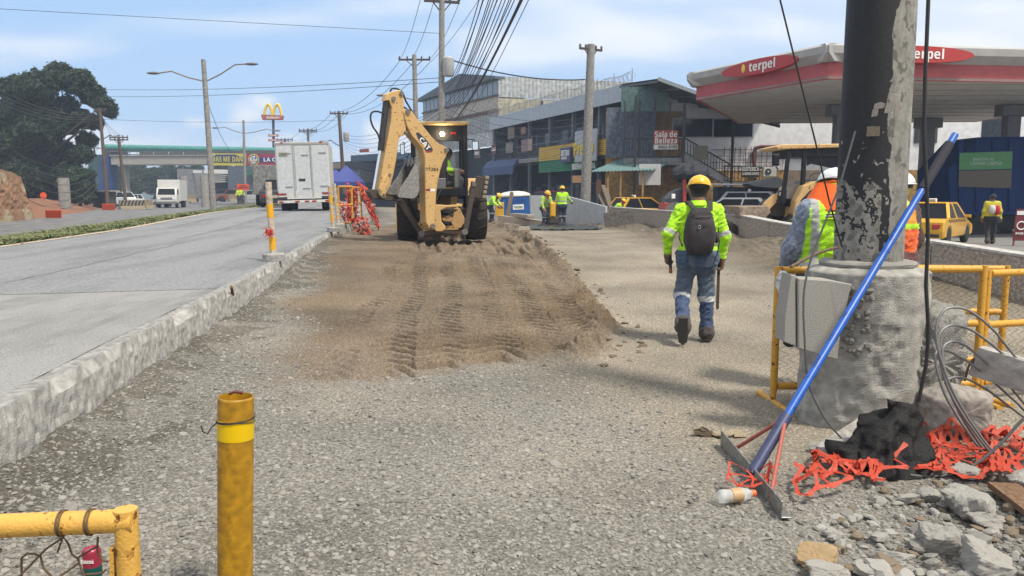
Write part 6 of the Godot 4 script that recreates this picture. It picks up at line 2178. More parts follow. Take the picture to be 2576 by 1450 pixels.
func make_truck() -> void:
	var white := mat("truck white", rgb(0.60, 0.60, 0.585), 0.45, "soft", 0.8)
	var p := at(768, 525, 33.0)
	p.y = yroad(35.5) - 0.01
	p += Vector3(-0.45, 0, -2.3)
	var t := box_truck("white box truck driving away on the road, seen from behind", p, 0.19, white, {"w": 2.2, "bh": 2.32, "floor": 0.60})
	t.rotation.z = 0.03
	var z := 2.3
	var g: Geo
	for q in [[-0.72, 1.78, 0.66, 2.0], [0.0, 1.70, 0.62, 2.1], [0.72, 1.78, 0.66, 2.0]]:
		g = geo()
		g.box(Vector3(q[0], q[1], z + 0.012), Vector3(q[2], q[3], 0.03), Basis.IDENTITY, 0.01)
		var d := part("rear_door", g, mat("door white", rgb(0.54, 0.57, 0.59), 0.4, "soft", 0.9), t)
		for y in [1.0, 2.4]:
			g = geo()
			g.box(Vector3(q[0] + 0.12, q[1] - 1.72 + y, z + 0.04), Vector3(0.30, 0.035, 0.03), Basis.IDENTITY, 0.006)
			part("hinge", g, mat("dull steel", rgb(0.4, 0.4, 0.4), 0.35, "", 1.0, {"metal": 0.8}), d)
	g = geo()
	for x in [-0.37, 0.37]: g.box(Vector3(x, 1.72, z + 0.03), Vector3(0.05, 2.2, 0.03))
	g.box(Vector3(0, 2.86, z + 0.01), Vector3(2.22, 0.09, 0.05))
	part("door_frame", g, mat("truck grey trim", rgb(0.36, 0.36, 0.34), 0.5, "soft", 2.0), t)
	g = geo()
	g.box(Vector3(-0.05, 1.33, z + 0.03), Vector3(0.27, 0.11, 0.02), Basis.IDENTITY, 0.01)
	part("door_latch", g, M["bumper black"] if M.has("bumper black") else mat("bumper black", rgb(0.02, 0.02, 0.022), 0.6, "", 1.0), t)
	g = geo()
	g.box(Vector3(-0.76, 2.42, z + 0.035), Vector3(0.36, 0.17, 0.015), Basis.IDENTITY, 0.003)
	var pl := part("number_plate", g, mat("plate", rgb(0.55, 0.56, 0.52), 0.5, "worn", 8.0), t)
	words("CG4357", 0.11, mat("plate green", rgb(0.02, 0.12, 0.08), 0.6, "", 1.0), pl, Transform3D(Basis.IDENTITY, Vector3(-0.76, 2.42, z + 0.047)), 0.32)
	g = geo()
	g.box(Vector3(0, 0.70, z + 0.0), Vector3(1.42, 0.34, 0.05), Basis.IDENTITY, 0.01)
	g.box(Vector3(0, 0.42, z + 0.05), Vector3(2.2, 0.11, 0.09), Basis.IDENTITY, 0.01)
	part("rear_bumper", g, white, t)
	for s in [-1.0, 1.0]:
		g = geo()
		g.box(Vector3(s * 0.90, 0.70, z - 0.03), Vector3(0.40, 0.36, 0.05))
		part("lamp_recess", g, M["bumper black"], t)
		g = geo()
		g.box(Vector3(s * 0.92, 0.76, z + 0.0), Vector3(0.34, 0.11, 0.04), Basis.IDENTITY, 0.01)
		part("tail_light", g, mat("red lamp", rgb(0.35, 0.015, 0.015), 0.2, "soft", 6.0), t)
		g = geo()
		g.box(Vector3(s * 0.8, 2.89, z + 0.03), Vector3(0.12, 0.05, 0.03))
		part("marker_lamp", g, M["red lamp"], t)
	for x in [-0.95, -0.3, 0.1, 0.4, 0.95]:
		g = geo()
		g.box(Vector3(x, 0.42, z + 0.098), Vector3(0.18, 0.07, 0.008))
		part("reflector", g, M["red lamp"], t)
	# other traffic
	p = at(668, 509, 52.0); p.y = yroad(52.0)
	t = box_truck("grey canvas sided truck ahead of the white box truck", p + Vector3(0, 0, -2), 0.2, mat("canvas grey", rgb(0.27, 0.27, 0.265), 0.85, "blot", 0.6), {"w": 2.25, "bh": 1.95, "floor": 0.75})
	p = at(436, 522, 84.0); p.y = 0.36
	t = box_truck("white delivery truck coming towards the site on the far carriageway", p, PI + 0.25, mat("delivery white", rgb(0.62, 0.62, 0.60), 0.5, "soft", 0.8), {"w": 2.2, "bh": 2.2, "floor": 0.75})
	var dark := mat("car black", rgb(0.018, 0.02, 0.024), 0.3, "", 1.0, {"coat": 0.6})
	var silver := mat("car silver", rgb(0.42, 0.43, 0.44), 0.35, "", 1.0, {"coat": 0.5, "metal": 0.3})
	var whit := mat("car white", rgb(0.66, 0.67, 0.68), 0.35, "", 1.0, {"coat": 0.5})
	var go := func(x: float, d: float, y: float) -> Vector3: return at(x, 500, d) * Vector3(1, 0, 1) + Vector3(0, y, 0)
	car("dark pickup with lit tail lamps alongside the white box truck", go.call(702, 46, 0.93), 0.2, dark, {"h": 1.6, "tail": 1.2, "l": 4.8})
	car("dark saloon following the oncoming delivery truck", go.call(405, 92, 0.36), PI + 0.25, mat("car grey", rgb(0.09, 0.10, 0.11), 0.3, "", 1.0, {"coat": 0.5}))
	car("white minivan waiting by the blue filling station", go.call(296, 95, 0.36), 1.2, whit, {"h": 1.75, "tail": 0.1, "name": "minivan", "cat": "van"})
	car("white hatchback behind the leaning utility pole", go.call(326, 96, 0.36), PI, whit, {"tail": 0.1})
	car("rust coloured estate car parked in the far lot", go.call(585, 104, 0.85), PI / 2 + 0.2, mat("car rust", rgb(0.20, 0.06, 0.03), 0.3, "", 1.0, {"coat": 0.5}), {"h": 1.65, "tail": 0.1})
	car("grey off-roader parked behind the rust coloured estate car", go.call(562, 110, 0.85), PI / 2, mat("car grey", Color.BLACK), {"h": 1.75, "tail": 0.1})
	car("silver saloon parked beyond the second lamp post", go.call(632, 100, 0.85), PI / 2 + 0.3, silver)

# ---------------------------------------------------------------- poles and lamps
func pole(called: String, label: String, x: float, y0: float, y1: float, d: float, r: float, arms: Array, m: Material, x1 := -1.0, o := {}) -> Node3D: # top pixel (x, y0), foot pixel (x1, y1)
	if x1 < 0: x1 = x
	var foot := at(x1, y1, d)
	var top := at(x, y0, d) - foot
	var t := thing(called, label, o.get("cat", "utility pole"), foot, 0.0, o.get("group", "utility poles along the road"))
	var g := geo()
	g.cyl(Vector3(0, -0.5, 0), top, r, r * 0.72, 12)
	part("shaft", g, m, t)
	var ya: float = o.get("turn", 0.0)
	for a in arms: # [pixels below top, half length in metres]
		g = geo()
		var c: Vector3 = top * (1.0 - a[0] / (y1 - y0))
		var u: Vector3 = Vector3(cos(ya), 0, -sin(ya)) * a[1]
		g.beam(c - u, c + u, 0.10, 0.12)
		var arm := part("crossarm", g, mat("arm wood", rgb(0.085, 0.075, 0.065), 0.9, "worn", 1.5), t)
		g = geo()
		g.beam(c - u * 0.55, c + Vector3(0, -0.55, 0), 0.05, 0.05)
		g.beam(c + u * 0.55, c + Vector3(0, -0.55, 0), 0.05, 0.05)
		part("arm_brace", g, M["arm wood"], arm)
		for k in [-0.95, -0.45, 0.45, 0.95]:
			g = geo()
			g.lathe([Vector2(0.03, 0.06), Vector2(0.07, 0.10), Vector2(0.05, 0.14), Vector2(0.075, 0.18), Vector2(0.03, 0.25)], c + u * k, Basis.IDENTITY, 8)
			part("insulator", g, mat("insulator", rgb(0.10, 0.08, 0.07), 0.3, "", 1.0), arm)
	if o.has("can"):
		g = geo()
		var c: Vector3 = top * (1.0 - o.can[0] / (y1 - y0)) + Vector3(o.can[1], 0, 0.1)
		g.lathe([Vector2(0.05, -0.55), Vector2(0.27, -0.5), Vector2(0.28, 0.3), Vector2(0.25, 0.36), Vector2(0.06, 0.42)], c, Basis.IDENTITY, 16)
		part("transformer", g, mat("transformer grey", rgb(0.40, 0.41, 0.41), 0.5, "soft", 1.0), t)
	for l in o.get("lamps", []): # joint pixel and head pixel
		g = geo()
		var a := at(l[0], l[1], d) - foot
		var b := at(l[2], l[3], d) - foot
		g.tube([a, a.lerp(b, 0.35) + Vector3(0, 0.05, 0), a.lerp(b, 0.72) + Vector3(0, 0.25 * signf(b.y - a.y), 0), b], 0.045, 8)
		var arm := part("lamp_arm", g, m, t)
		g = geo()
		var s := signf(b.x - a.x)
		g.ball(b + Vector3(s * 0.3, 0.0, 0), Vector3(0.42, 0.09, 0.16), Basis.IDENTITY, 12)
		part("lamp_head", g, mat("lamp grey", rgb(0.14, 0.15, 0.16), 0.5, "", 1.0), arm)
	return t

func make_poles() -> void:
	var conc := mat("pole concrete", rgb(0.34, 0.33, 0.31), 0.85, "blot", 0.7)
	var wood := mat("pole wood", rgb(0.14, 0.115, 0.095), 0.9, "worn", 0.8)
	pole("lamp_post", "tall concrete lamp post with two curved arms standing on the grass median", 511, 150, 526, 47.5, 0.19, [], conc, 537, {"cat": "lamp post", "group": "double armed lamp posts", "lamps": [[516, 205, 398, 184], [517, 205, 620, 161]]})
	pole("lamp_post", "double armed concrete lamp post beside the orange road works sign", 612, 303, 510, 88.0, 0.17, [], conc, 617, {"cat": "lamp post", "group": "double armed lamp posts", "lamps": [[613, 336, 548, 322], [614, 336, 690, 329]]})
	pole("utility_pole", "leaning wooden utility pole before the big tree with wires sagging from it", 250, 272, 530, 70.0, 0.17, [[8, 0.5]], wood, 272, {"lamps": [[256, 350, 284, 345]]})
	pole("utility_pole", "wooden utility pole with double crossarms before the footbridge tower", 297, 340, 520, 85.0, 0.19, [[6, 1.0], [12, 1.0]], wood, 317)
	pole("utility_pole", "small distant pole with crossarm left of the footbridge tower", 236, 368, 480, 130.0, 0.17, [[5, 1.5]], wood, 243)
	pole("utility_pole", "utility pole with grey transformer above the blue shop roof", 852, 280, 475, 74.0, 0.2, [[6, 0.85]], wood, 866, {"can": [62, 0.55], "lamps": [[856, 368, 822, 356]]})
	pole("utility_pole", "crossarm pole showing above the white box truck", 774, 324, 480, 100.0, 0.19, [[4, 1.15], [8, 1.15]], wood, 780)
	pole("utility_pole", "far crossarm pole just left of the box truck roof", 716, 348, 480, 130.0, 0.19, [[3, 1.3], [7, 1.3]], wood, 722)
	pole("utility_pole", "grey utility pole with crossarm rising behind the excavator boom", 1042, 138, 470, 55.0, 0.21, [[12, 1.1]], conc, 1050, {"lamps": [[1044, 252, 972, 240]]})
	pole("utility_pole", "tallest utility pole behind the cab, hung with a thick bundle of cables", 1112, -95, 500, 38.0, 0.17, [[96, 0.85]], conc, 1109, {"can": [255, 0.33], "turn": 0.25})
	pole("utility_pole", "stout concrete pole in front of the shop with the yellow and green sign", 1487, 112, 512, 44.0, 0.30, [[12, 0.75]], conc, 1472, {"turn": 0.5})
	for q in [["small round concrete bridge pier at the edge of the red bank", 163, 448, 514, 58.0, 0.40], ["concrete bridge pier beside the oncoming delivery truck", 464, 443, 508, 92.0, 0.42], ["concrete bridge pier just left of the tall lamp post", 516, 441, 516, 86.0, 0.42]]:
		var p := at(q[1], q[3], q[4])
		var g := geo()
		var hh: float = at(q[1], q[2], q[4]).y - p.y
		g.lathe([Vector2(q[5], -0.6), Vector2(q[5], hh * 0.3), Vector2(q[5] * 0.985, hh * 0.3 + 0.01), Vector2(q[5] * 0.985, hh - 0.02), Vector2(q[5] * 0.95, hh)], Vector3.ZERO, Basis.IDENTITY, 28)
		solo("bridge_pier", g, mat("pier concrete", rgb(0.40, 0.385, 0.36), 0.9, "blot", 0.8), q[0], "pier", "unfinished round piers", p)

# ---------------------------------------------------------------- trees
func leaf_clump(seed_: int, leaves: int) -> ArrayMesh:
	var r := RandomNumberGenerator.new()
	r.seed = seed_
	var g := geo()
	for i in leaves:
		var c := Vector3(r.randfn(), r.randfn() * 0.8, r.randfn()) * 0.36
		var u := Vector3(r.randfn(), r.randfn() * 0.5, r.randfn()).normalized() * 0.30
		var w := u.cross(Vector3(r.randfn(), r.randfn(), r.randfn())).normalized() * 0.13
		g.quad(c - u, c + w - u * 0.1, c + u, c - w - u * 0.1)
	return g.mesh()

func tree(label: String, foot: Vector3, blobs: Array, count: int, size: float, dark: Color, light: Color, limbs := true, category := "tree", called := "tree") -> Node3D:
	# blobs: [centre, radius] in metres
	var t := thing(called, label, category, foot)
	var rr := RandomNumberGenerator.new()
	rr.seed = int(foot.x * 31 + foot.z * 7)
	var vol := 0.0
	for b in blobs: vol += b[1] * b[1]
	var list := []
	var cols := []
	for b in blobs:
		var c: Vector3 = b[0] - foot
		for i in int(count * b[1] * b[1] / vol):
			var d := Vector3(rr.randfn(), rr.randfn(), rr.randfn()).normalized()
			var rad: float = b[1] * (0.55 + 0.5 * pow(rr.randf(), 0.6)) * (1.0 + 0.35 * nz.get_noise_3d(d.x * 160 + c.x * 30, d.y * 160, d.z * 160))
			var p := c + d * rad * Vector3(1, 0.82, 1)
			var s := size * rr.randf_range(0.7, 1.35)
			list.append(Transform3D(Basis(Vector3(rr.randfn(), rr.randfn(), rr.randfn()).normalized(), rr.randf() * TAU) * Basis.from_scale(Vector3.ONE * s), p))
			cols.append(dark.lerp(light, rr.randf() * rr.randf()))
	var o := many("crown", leaf_clump(5, 9), mat("leaves", rgb(1, 1, 1), 0.65, "", 1.0, {"vc": true, "back": rgb(0.08, 0.14, 0.03)}), list, cols, t)
	o.set_meta("kind", "stuff")
	var bark := mat("bark", rgb(0.09, 0.075, 0.06), 0.95, "worn", 0.8)
	var g := geo()
	var top: Vector3 = blobs[0][0] - foot
	g.tube([Vector3(0, -0.6, 0), top * 0.3 + Vector3(0.1, 0, 0), top * 0.6, top * 0.85], 0.045 * top.y + 0.08, 9, 0.02 * top.y + 0.04)
	part("trunk", g, bark, t)
	if limbs:
		for b in blobs:
			var c: Vector3 = b[0] - foot
			g = geo()
			var s0 := top * clampf(c.y / top.y * 0.45, 0.15, 0.8)
			g.tube([s0, s0.lerp(c, 0.4) + Vector3(0, 0.35, 0), s0.lerp(c, 0.75) + Vector3(0, 0.3, 0), c + Vector3(0, b[1] * 0.3, 0)], 0.017 * top.y, 6, 0.03)
			part("limb", g, bark, t)
	return t

func make_trees() -> void:
	var d := 75.0
	var bl := []
	for q in [[95, 330, 52], [42, 228, 40], [92, 222, 44], [150, 192, 36], [196, 208, 36], [232, 238, 30], [262, 268, 24], [278, 284, 14], [50, 292, 52], [120, 285, 40], [24, 372, 50], [95, 388, 56], [158, 392, 40], [205, 300, 26], [238, 308, 20], [218, 352, 22], [52, 446, 48], [122, 446, 50], [176, 440, 34], [-10, 300, 46], [-18, 415, 50], [30, 492, 36], [100, 496, 36], [165, 488, 32], [206, 388, 24], [-50, 350, 60], [-40, 460, 50], [168, 262, 24], [172, 318, 22]]:
		var r: float = q[2] / F * d
		bl.append([at(q[0], q[1], d + nz.get_noise_2d(q[0] * 9.0, q[1] * 9.0) * 4.0), r])
	var foot := at(100, 520, d)
	foot.y = 0.6
	tree("huge dark spreading tree towering over the red earth bank", foot, bl, 42000, 0.42, Color(0.016, 0.032, 0.014), Color(0.062, 0.105, 0.036))
	bl = []
	for q in [[195, 450, 30], [170, 462, 22], [215, 470, 22], [222, 440, 14], [190, 485, 24], [215, 495, 18]]: bl.append([at(q[0], q[1], 72.0), q[2] / F * 72.0])
	foot = at(200, 520, 72.0)
	tree("lighter green bushy tree between the big tree and the footbridge tower", foot, bl, 5200, 0.36, Color(0.02, 0.045, 0.015), Color(0.07, 0.12, 0.03))
	var far := [[300, 440, 24, 150, "grey green tree behind the blue filling station canopy"], [345, 436, 26, 160, "round tree behind the price board of the filling station"], [385, 445, 24, 150, "tree right of the price board beyond the filling station"], [420, 436, 26, 165, "tree rising behind the oncoming delivery truck"], [455, 440, 24, 155, "tree behind the pier beside the delivery truck"], [492, 436, 24, 165, "tree behind the two bridge piers"], [560, 424, 20, 175, "tree behind the white garage under the footbridge banner"], [610, 428, 20, 180, "tree under the yellow half of the banner"], [255, 455, 22, 140, "tree behind the footbridge tower"], [330, 462, 20, 140, "low tree below the filling station roof line"], [475, 468, 18, 145, "low tree between the two piers"], [660, 432, 18, 180, "tree under the maroon half of the banner"]]
	for q in far:
		var dd: float = q[3]
		var r: float = q[2] / F * dd
		var c := at(q[0], q[1], dd)
		foot = Vector3(c.x, 0.3, c.z)
		tree(q[4], foot, [[c, r], [c + Vector3(r * 0.8, -r * 0.5, 0), r * 0.75], [c + Vector3(-r * 0.8, -r * 0.45, 0.5), r * 0.75], [c + Vector3(0.2 * r, r * 0.45, 0), r * 0.55], [c + Vector3(0, -r * 1.1, 0.5), r * 0.9]], 1700, 0.60, Color(0.022, 0.04, 0.018), Color(0.06, 0.09, 0.035), false)

# ---------------------------------------------------------------- buildings
func wall_t(a: Vector2, b: Vector2) -> Transform3D: # plan points (x, metres ahead); looks out of +z
	var u := Vector3(b.x - a.x, 0, a.y - b.y).normalized()
	return Transform3D(Basis(u, Vector3.UP, u.cross(Vector3.UP)), Vector3(a.x, 0, -a.y))

func house(called: String, label: String, a: Vector2, b: Vector2, category := "building") -> Node3D:
	var t := thing(called, label, category)
	t.transform = wall_t(a, b)
	return t

func slab(parent: Node3D, called: String, x0: float, x1: float, y0: float, y1: float, z0: float, z1: float, m: Material, bev := 0.0) -> MeshInstance3D:
	return part(called, geo().box(Vector3((x0 + x1) * 0.5, (y0 + y1) * 0.5, (z0 + z1) * 0.5), Vector3(absf(x1 - x0), absf(y1 - y0), absf(z1 - z0)), Basis.IDENTITY, bev), m, parent)

func ribbed(parent: Node3D, called: String, x0: float, x1: float, y0: float, y1: float, z: float, pitch: float, depth: float, upright: bool, m: Material) -> MeshInstance3D: # corrugated sheet
	var g := geo()
	var span := (x1 - x0) if upright else (y1 - y0)
	var k := int(span / pitch)
	for i in k:
		for h in 2:
			var a := (i + h * 0.5) * pitch
			var b := a + pitch * 0.5
			var za := z + (depth if h == 0 else 0.0)
			var zb := z + (0.0 if h == 0 else depth)
			if upright: g.quad(Vector3(x0 + a, y0, za), Vector3(x0 + b, y0, zb), Vector3(x0 + b, y1, zb), Vector3(x0 + a, y1, za))
			else: g.quad(Vector3(x0, y0 + a, za), Vector3(x1, y0 + a, za), Vector3(x1, y0 + b, zb), Vector3(x0, y0 + b, zb))
	g.box(Vector3((x0 + x1) * 0.5, (y0 + y1) * 0.5, z - 0.03), Vector3(absf(x1 - x0), absf(y1 - y0), 0.04))
	return part(called, g, m, parent)

func rail(parent: Node3D, a: Vector3, b: Vector3, high: float, step: float, m: Material, r := 0.025) -> void:
	var g := geo()
	g.beam(a + Vector3(0, high, 0), b + Vector3(0, high, 0), r * 2.2, r * 2.2)
	g.beam(a + Vector3(0, 0.1, 0), b + Vector3(0, 0.1, 0), r * 1.6, r * 1.6)
	var o := part("railing", g, m, parent)
	var k := int(a.distance_to(b) / step)
	var bar := geo().box(Vector3(0, high * 0.5 + 0.05, 0), Vector3(r, high - 0.1, r)).mesh()
	for i in k + 1:
		var e := part("baluster", bar, m, o)
		e.position = a.lerp(b, float(i) / maxi(k, 1))

func sign_on(t: Node3D, called: String, p: Array, out: float, m: Material, thick := 0.06) -> MeshInstance3D: # a flat board between two opposite corner pixels
	var a := onwall(t.transform, p[0], p[1], out)
	var b := onwall(t.transform, p[2], p[3], out)
	return slab(t, called, minf(a.x, b.x), maxf(a.x, b.x), minf(a.y, b.y), maxf(a.y, b.y), out - thick, out, m, 0.01)

func words_on(t: Node3D, par: Node3D, s: String, p: Array, out: float, m: Material, f: Font = null) -> void: # lettering that fills a pixel box
	var a := onwall(t.transform, p[0], p[1], out)
	var b := onwall(t.transform, p[2], p[3], out)
	words(s, absf(a.y - b.y) * 0.95, m, par, Transform3D(Basis.IDENTITY, Vector3((a.x + b.x) * 0.5, (a.y + b.y) * 0.5, out + 0.01)), absf(a.x - b.x), "lettering", 0.03, f)

func make_shops() -> void:
	var ink := mat("ink", rgb(0.02, 0.02, 0.025), 0.6, "", 1.0)
	var wht := mat("print white", rgb(0.75, 0.75, 0.73), 0.5, "", 1.0)
	var shade := mat("shade blue wall", rgb(0.18, 0.215, 0.27), 0.85, "blot", 0.5, {"spec": 0.2})  # wall blue with the shade under the balcony mixed into its colour
	var dark := mat("shade dark front", rgb(0.06, 0.07, 0.095), 0.75, "blot", 0.6, {"spec": 0.2})  # deep shade of recessed ground floors and openings put into the colour
	var fas := mat("blue grey fascia", rgb(0.42, 0.48, 0.55), 0.7, "soft", 0.35)
	var grey := mat("weathered render", rgb(0.33, 0.34, 0.35), 0.85, "blot", 0.5)
	# --- long two storey row
	var t := house("shop_row", "two storey row of shops with blue grey fascia, balcony and razor wire", Vector2(-2.0, 72.5), Vector2(7.6, 49.6))
	var W := func(x: float, y: float, o := 0.0) -> Vector3: return onwall(t.transform, x, y, o)
	var ln := 24.8
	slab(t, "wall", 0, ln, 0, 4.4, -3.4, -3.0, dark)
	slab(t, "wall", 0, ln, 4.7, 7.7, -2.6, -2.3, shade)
	slab(t, "end_wall", -0.25, 0, 0, 8.0, -8, -0.3, shade)
	slab(t, "roof", -0.2, ln + 0.3, 7.9, 8.1, -12, 0.0, dark)
	var bal := slab(t, "balcony", 1.6, ln, 4.35, 4.7, -3.0, 0.0, grey, 0.02)
	for i in 9: slab(t, "fascia_panel", ln * i / 9.0 + 0.01, ln * (i + 1) / 9.0 - 0.01, 7.64, 8.72, 0.0, 0.10, fas, 0.01)
	for i in 7: slab(t, "column", 0.4 + 3.95 * i, 0.62 + 3.95 * i, 0, 7.9, -0.35, -0.12, mat("column blue", rgb(0.17, 0.20, 0.24), 0.7, "blot", 0.6))
	rail(t, Vector3(1.6, 4.7, -0.08), Vector3(ln, 4.7, -0.08), 1.05, 0.28, mat("rail steel", rgb(0.10, 0.11, 0.125), 0.6, "soft", 2.0), 0.035)
	for i in 8: # doors, shutters and shop windows
		var x := 0.9 + i * 2.95
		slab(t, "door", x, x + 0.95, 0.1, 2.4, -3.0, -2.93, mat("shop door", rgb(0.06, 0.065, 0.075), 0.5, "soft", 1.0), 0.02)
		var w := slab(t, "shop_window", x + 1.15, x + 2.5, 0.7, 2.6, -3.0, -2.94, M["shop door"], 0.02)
		slab(w, "pane", x + 1.22, x + 2.43, 0.78, 2.52, -2.945, -2.935, mat("dim glass", rgb(0.025, 0.03, 0.04), 0.08, "", 1.0))
		w = slab(t, "upper_window", x + 0.3, x + 1.6, 5.5, 6.9, -2.3, -2.25, mat("window frame", rgb(0.30, 0.31, 0.32), 0.6, "soft", 1.0), 0.02)
		slab(w, "pane", x + 0.36, x + 1.54, 5.56, 6.84, -2.256, -2.245, M["dim glass"])
	var g := geo()
	for k in 2:
		var pts := []
		for i in 520:
			var a := i * 0.62 + k * 2.2
			pts.append(Vector3(ln * i / 519.0, 9.05 + sin(a) * 0.27 + 0.05 * sin(i * 0.1), 0.05 + cos(a) * 0.27))
		g.tube(pts, 0.012, 3)
	for i in 12: g.beam(Vector3(ln * i / 11.0, 8.6, 0.04), Vector3(ln * i / 11.0, 9.55, 0.04), 0.035, 0.035)
	part("razor_wire", g, mat("galvanised wire", rgb(0.22, 0.22, 0.22), 0.5, "", 1.0, {"metal": 0.5}), t)
	# washing and posters on the balcony
	for q in [[1311, 353, 1326, 381, rgb(0.34, 0.27, 0.36)], [1327, 350, 1338, 379, rgb(0.52, 0.46, 0.44)], [1277, 322, 1294, 348, rgb(0.24, 0.23, 0.22)], [1310, 321, 1322, 337, rgb(0.32, 0.22, 0.19)], [1272, 360, 1290, 384, rgb(0.30, 0.32, 0.35)], [1360, 255, 1366, 300, rgb(0.2, 0.22, 0.24)]]:
		sign_on(t, "hung_cloth", [q[0], q[1], q[2], q[3]], 0.03, mat("cloth %d" % q[0], q[4], 0.85, "worn", 2.0), 0.02)
	# --- supermarket sign group on the row
	var s := thing("shop_sign", "yellow and green corrugated supermarket sign on the shop row", "sign")
	s.transform = t.transform
	var a: Vector3 = W.call(1355, 406, 0.5)
	var b: Vector3 = W.call(1556, 403, 0.5)
	var y2: float = (W.call(1355, 372, 0.5) as Vector3).y
	ribbed(s, "yellow_panel", a.x, b.x, a.y, y2, 0.45, 0.13, 0.05, false, mat("corrugated yellow", rgb(0.62, 0.42, 0.06), 0.55, "soft", 0.6))
	var y3: float = (W.call(1355, 435, 0.5) as Vector3).y
	ribbed(s, "green_panel", a.x, (W.call(1500, 420, 0.5) as Vector3).x, y3, a.y - 0.01, 0.46, 0.13, 0.05, false, mat("corrugated green", rgb(0.02, 0.20, 0.10), 0.55, "soft", 0.6))
	words_on(s, s, "BIENVENIDOS", [1440, 413, 1497, 424], 0.53, wht)
	var m := sign_on(s, "metro_board", [1409, 373, 1434, 407], 0.75, mat("navy board", rgb(0.06, 0.07, 0.16), 0.5, "soft", 1.0), 0.2)
	words_on(s, m, "METRO", [1412, 379, 1432, 392], 0.75, wht)
	words_on(s, m, "PLAZA", [1413, 395, 1426, 401], 0.75, wht)
	m = sign_on(s, "presto_board", [1446, 332, 1499, 404], 0.9, mat("pale board", rgb(0.40, 0.44, 0.48), 0.6, "soft", 1.0), 0.12)
	words_on(s, m, "Presto", [1444, 360, 1492, 388], 0.95, mat("sign yellow", rgb(0.75, 0.55, 0.05), 0.5, "", 1.0))
	# blue awning and fittings at the far end
	var aw := thing("shop_awning", "faded blue rounded awning over the far shop door", "awning")
	aw.transform = t.transform
	a = W.call(1212, 443, 0.6); b = W.call(1288, 443, 0.6)
	g = geo()
	var prof := [Vector2(-3.0, 1.55), Vector2(-0.6, 1.55), Vector2(0.1, 1.25), Vector2(0.5, 0.7), Vector2(0.55, 0.0), Vector2(0.45, 0.0), Vector2(0.4, 0.6), Vector2(-0.6, 1.4), Vector2(-3.0, 1.4)]
	g.side(prof, 0, b.x - a.x)
	var ob := part("canvas", g, mat("awning blue", rgb(0.06, 0.10, 0.24), 0.7, "blot", 0.7), aw)
	ob.position = Vector3(a.x, a.y, 0)
	for q in [[1193, 373, 1206, 397, rgb(0.20, 0.15, 0.12), "Center", "brown shop board lettered Center beside the far end wall"], [1236, 365, 1248, 388, rgb(0.14, 0.06, 0.05), "Café", "small dark red café board above the blue awning"]]:
		var bd := thing("shop_board", q[6], "sign")
		bd.transform = t.transform
		m = sign_on(bd, "board", [q[0], q[1], q[2], q[3]], 0.3, mat("board %d" % q[0], q[4], 0.6, "worn", 2.0))
		words_on(bd, m, q[5], [q[0] + 1, q[1] + 8, q[2] - 1, q[3] - 8], 0.3, wht)
	# --- tall white shed behind
	t = house("metal_building", "tall white sheet metal building with glazed top storey behind the shop row", Vector2(-11.0, 97.0), Vector2(-1.4, 80.0))
	ln = 19.5
	var wm := mat("white sheet", rgb(0.60, 0.62, 0.64), 0.6, "blot", 0.25)
	slab(t, "wall", 0, ln, 0, 6.8, -1.5, -1.2, dark)
	slab(t, "lower_panel", 0, ln, 6.8, 8.3, -0.1, 0.0, wm)
	ribbed(t, "ribbed_siding", 0, ln, 8.3, 10.15, 0.0, 0.62, 0.10, true, mat("grey siding", rgb(0.42, 0.44, 0.45), 0.6, "blot", 0.3))
	slab(t, "rust_band", -0.1, ln + 0.1, 10.15, 10.42, -0.1, 0.22, mat("rust band", rgb(0.16, 0.095, 0.07), 0.8, "blot", 0.8))
	slab(t, "upper_panel", 0, ln, 10.42, 11.7, -0.1, 0.02, mat("stained white", rgb(0.56, 0.58, 0.59), 0.7, "worn", 0.25))
	slab(t, "rust_band", -0.1, ln + 0.1, 11.7, 11.85, -0.1, 0.15, M["rust band"])
	for i in 17:
		var x := ln * i / 17.0
		var win := slab(t, "window", x + 0.03, x + ln / 17.0 - 0.03, 11.88, 13.3, -0.1, 0.0, mat("steel blue frame", rgb(0.12, 0.15, 0.18), 0.5, "soft", 1.0))
		slab(win, "pane", x + 0.09, x + ln / 17.0 - 0.09, 11.95, 13.24, -0.02, 0.012, mat("milky glass", rgb(0.24, 0.29, 0.34), 0.25, "soft", 0.5))
	g = geo()
	g.prism([Vector2(-1.2, 13.25), Vector2(ln + 0.2, 13.4), Vector2(ln + 0.2, 13.65), Vector2(11.5, 14.95), Vector2(-1.2, 13.45)], -10, 0.5, Transform3D.IDENTITY)
	part("roof", g, mat("dark roof", rgb(0.10, 0.115, 0.13), 0.6, "soft", 0.3), t)
	var sd := wall_t(Vector2(-1.4, 80.0), Vector2(12.5, 84.0))
	var rel := t.transform.affine_inverse() * sd
	for q in [["side_siding", 11.6, 13.65, true, "striped siding", rgb(0.56, 0.59, 0.60)], ["cream_band", 9.9, 11.5, false, "cream band", rgb(0.52, 0.49, 0.36)], ["side_wall", 0.0, 9.9, false, "stained white", rgb(0.4, 0.4, 0.4)]]:
		var o: MeshInstance3D
		if q[3]: o = ribbed(t, q[0], 0, 14.4, q[1], q[2], 0.0, 0.42, 0.07, true, mat(q[4], q[5], 0.6, "blot", 0.3))
		else: o = slab(t, q[0], 0, 14.4, q[1], q[2], -0.2, 0.03, mat(q[4], q[5], 0.7, "blot", 0.3))
		o.transform = rel
	# --- stair house and white hall to the right
	t = house("white_hall", "long white rendered building with ochre base behind the filling station", Vector2(9.0, 50.0), Vector2(36.0, 47.5))
	W = func(x: float, y: float, o := 0.0) -> Vector3: return onwall(t.transform, x, y, o)
	var top: float = (W.call(1800, 255) as Vector3).y
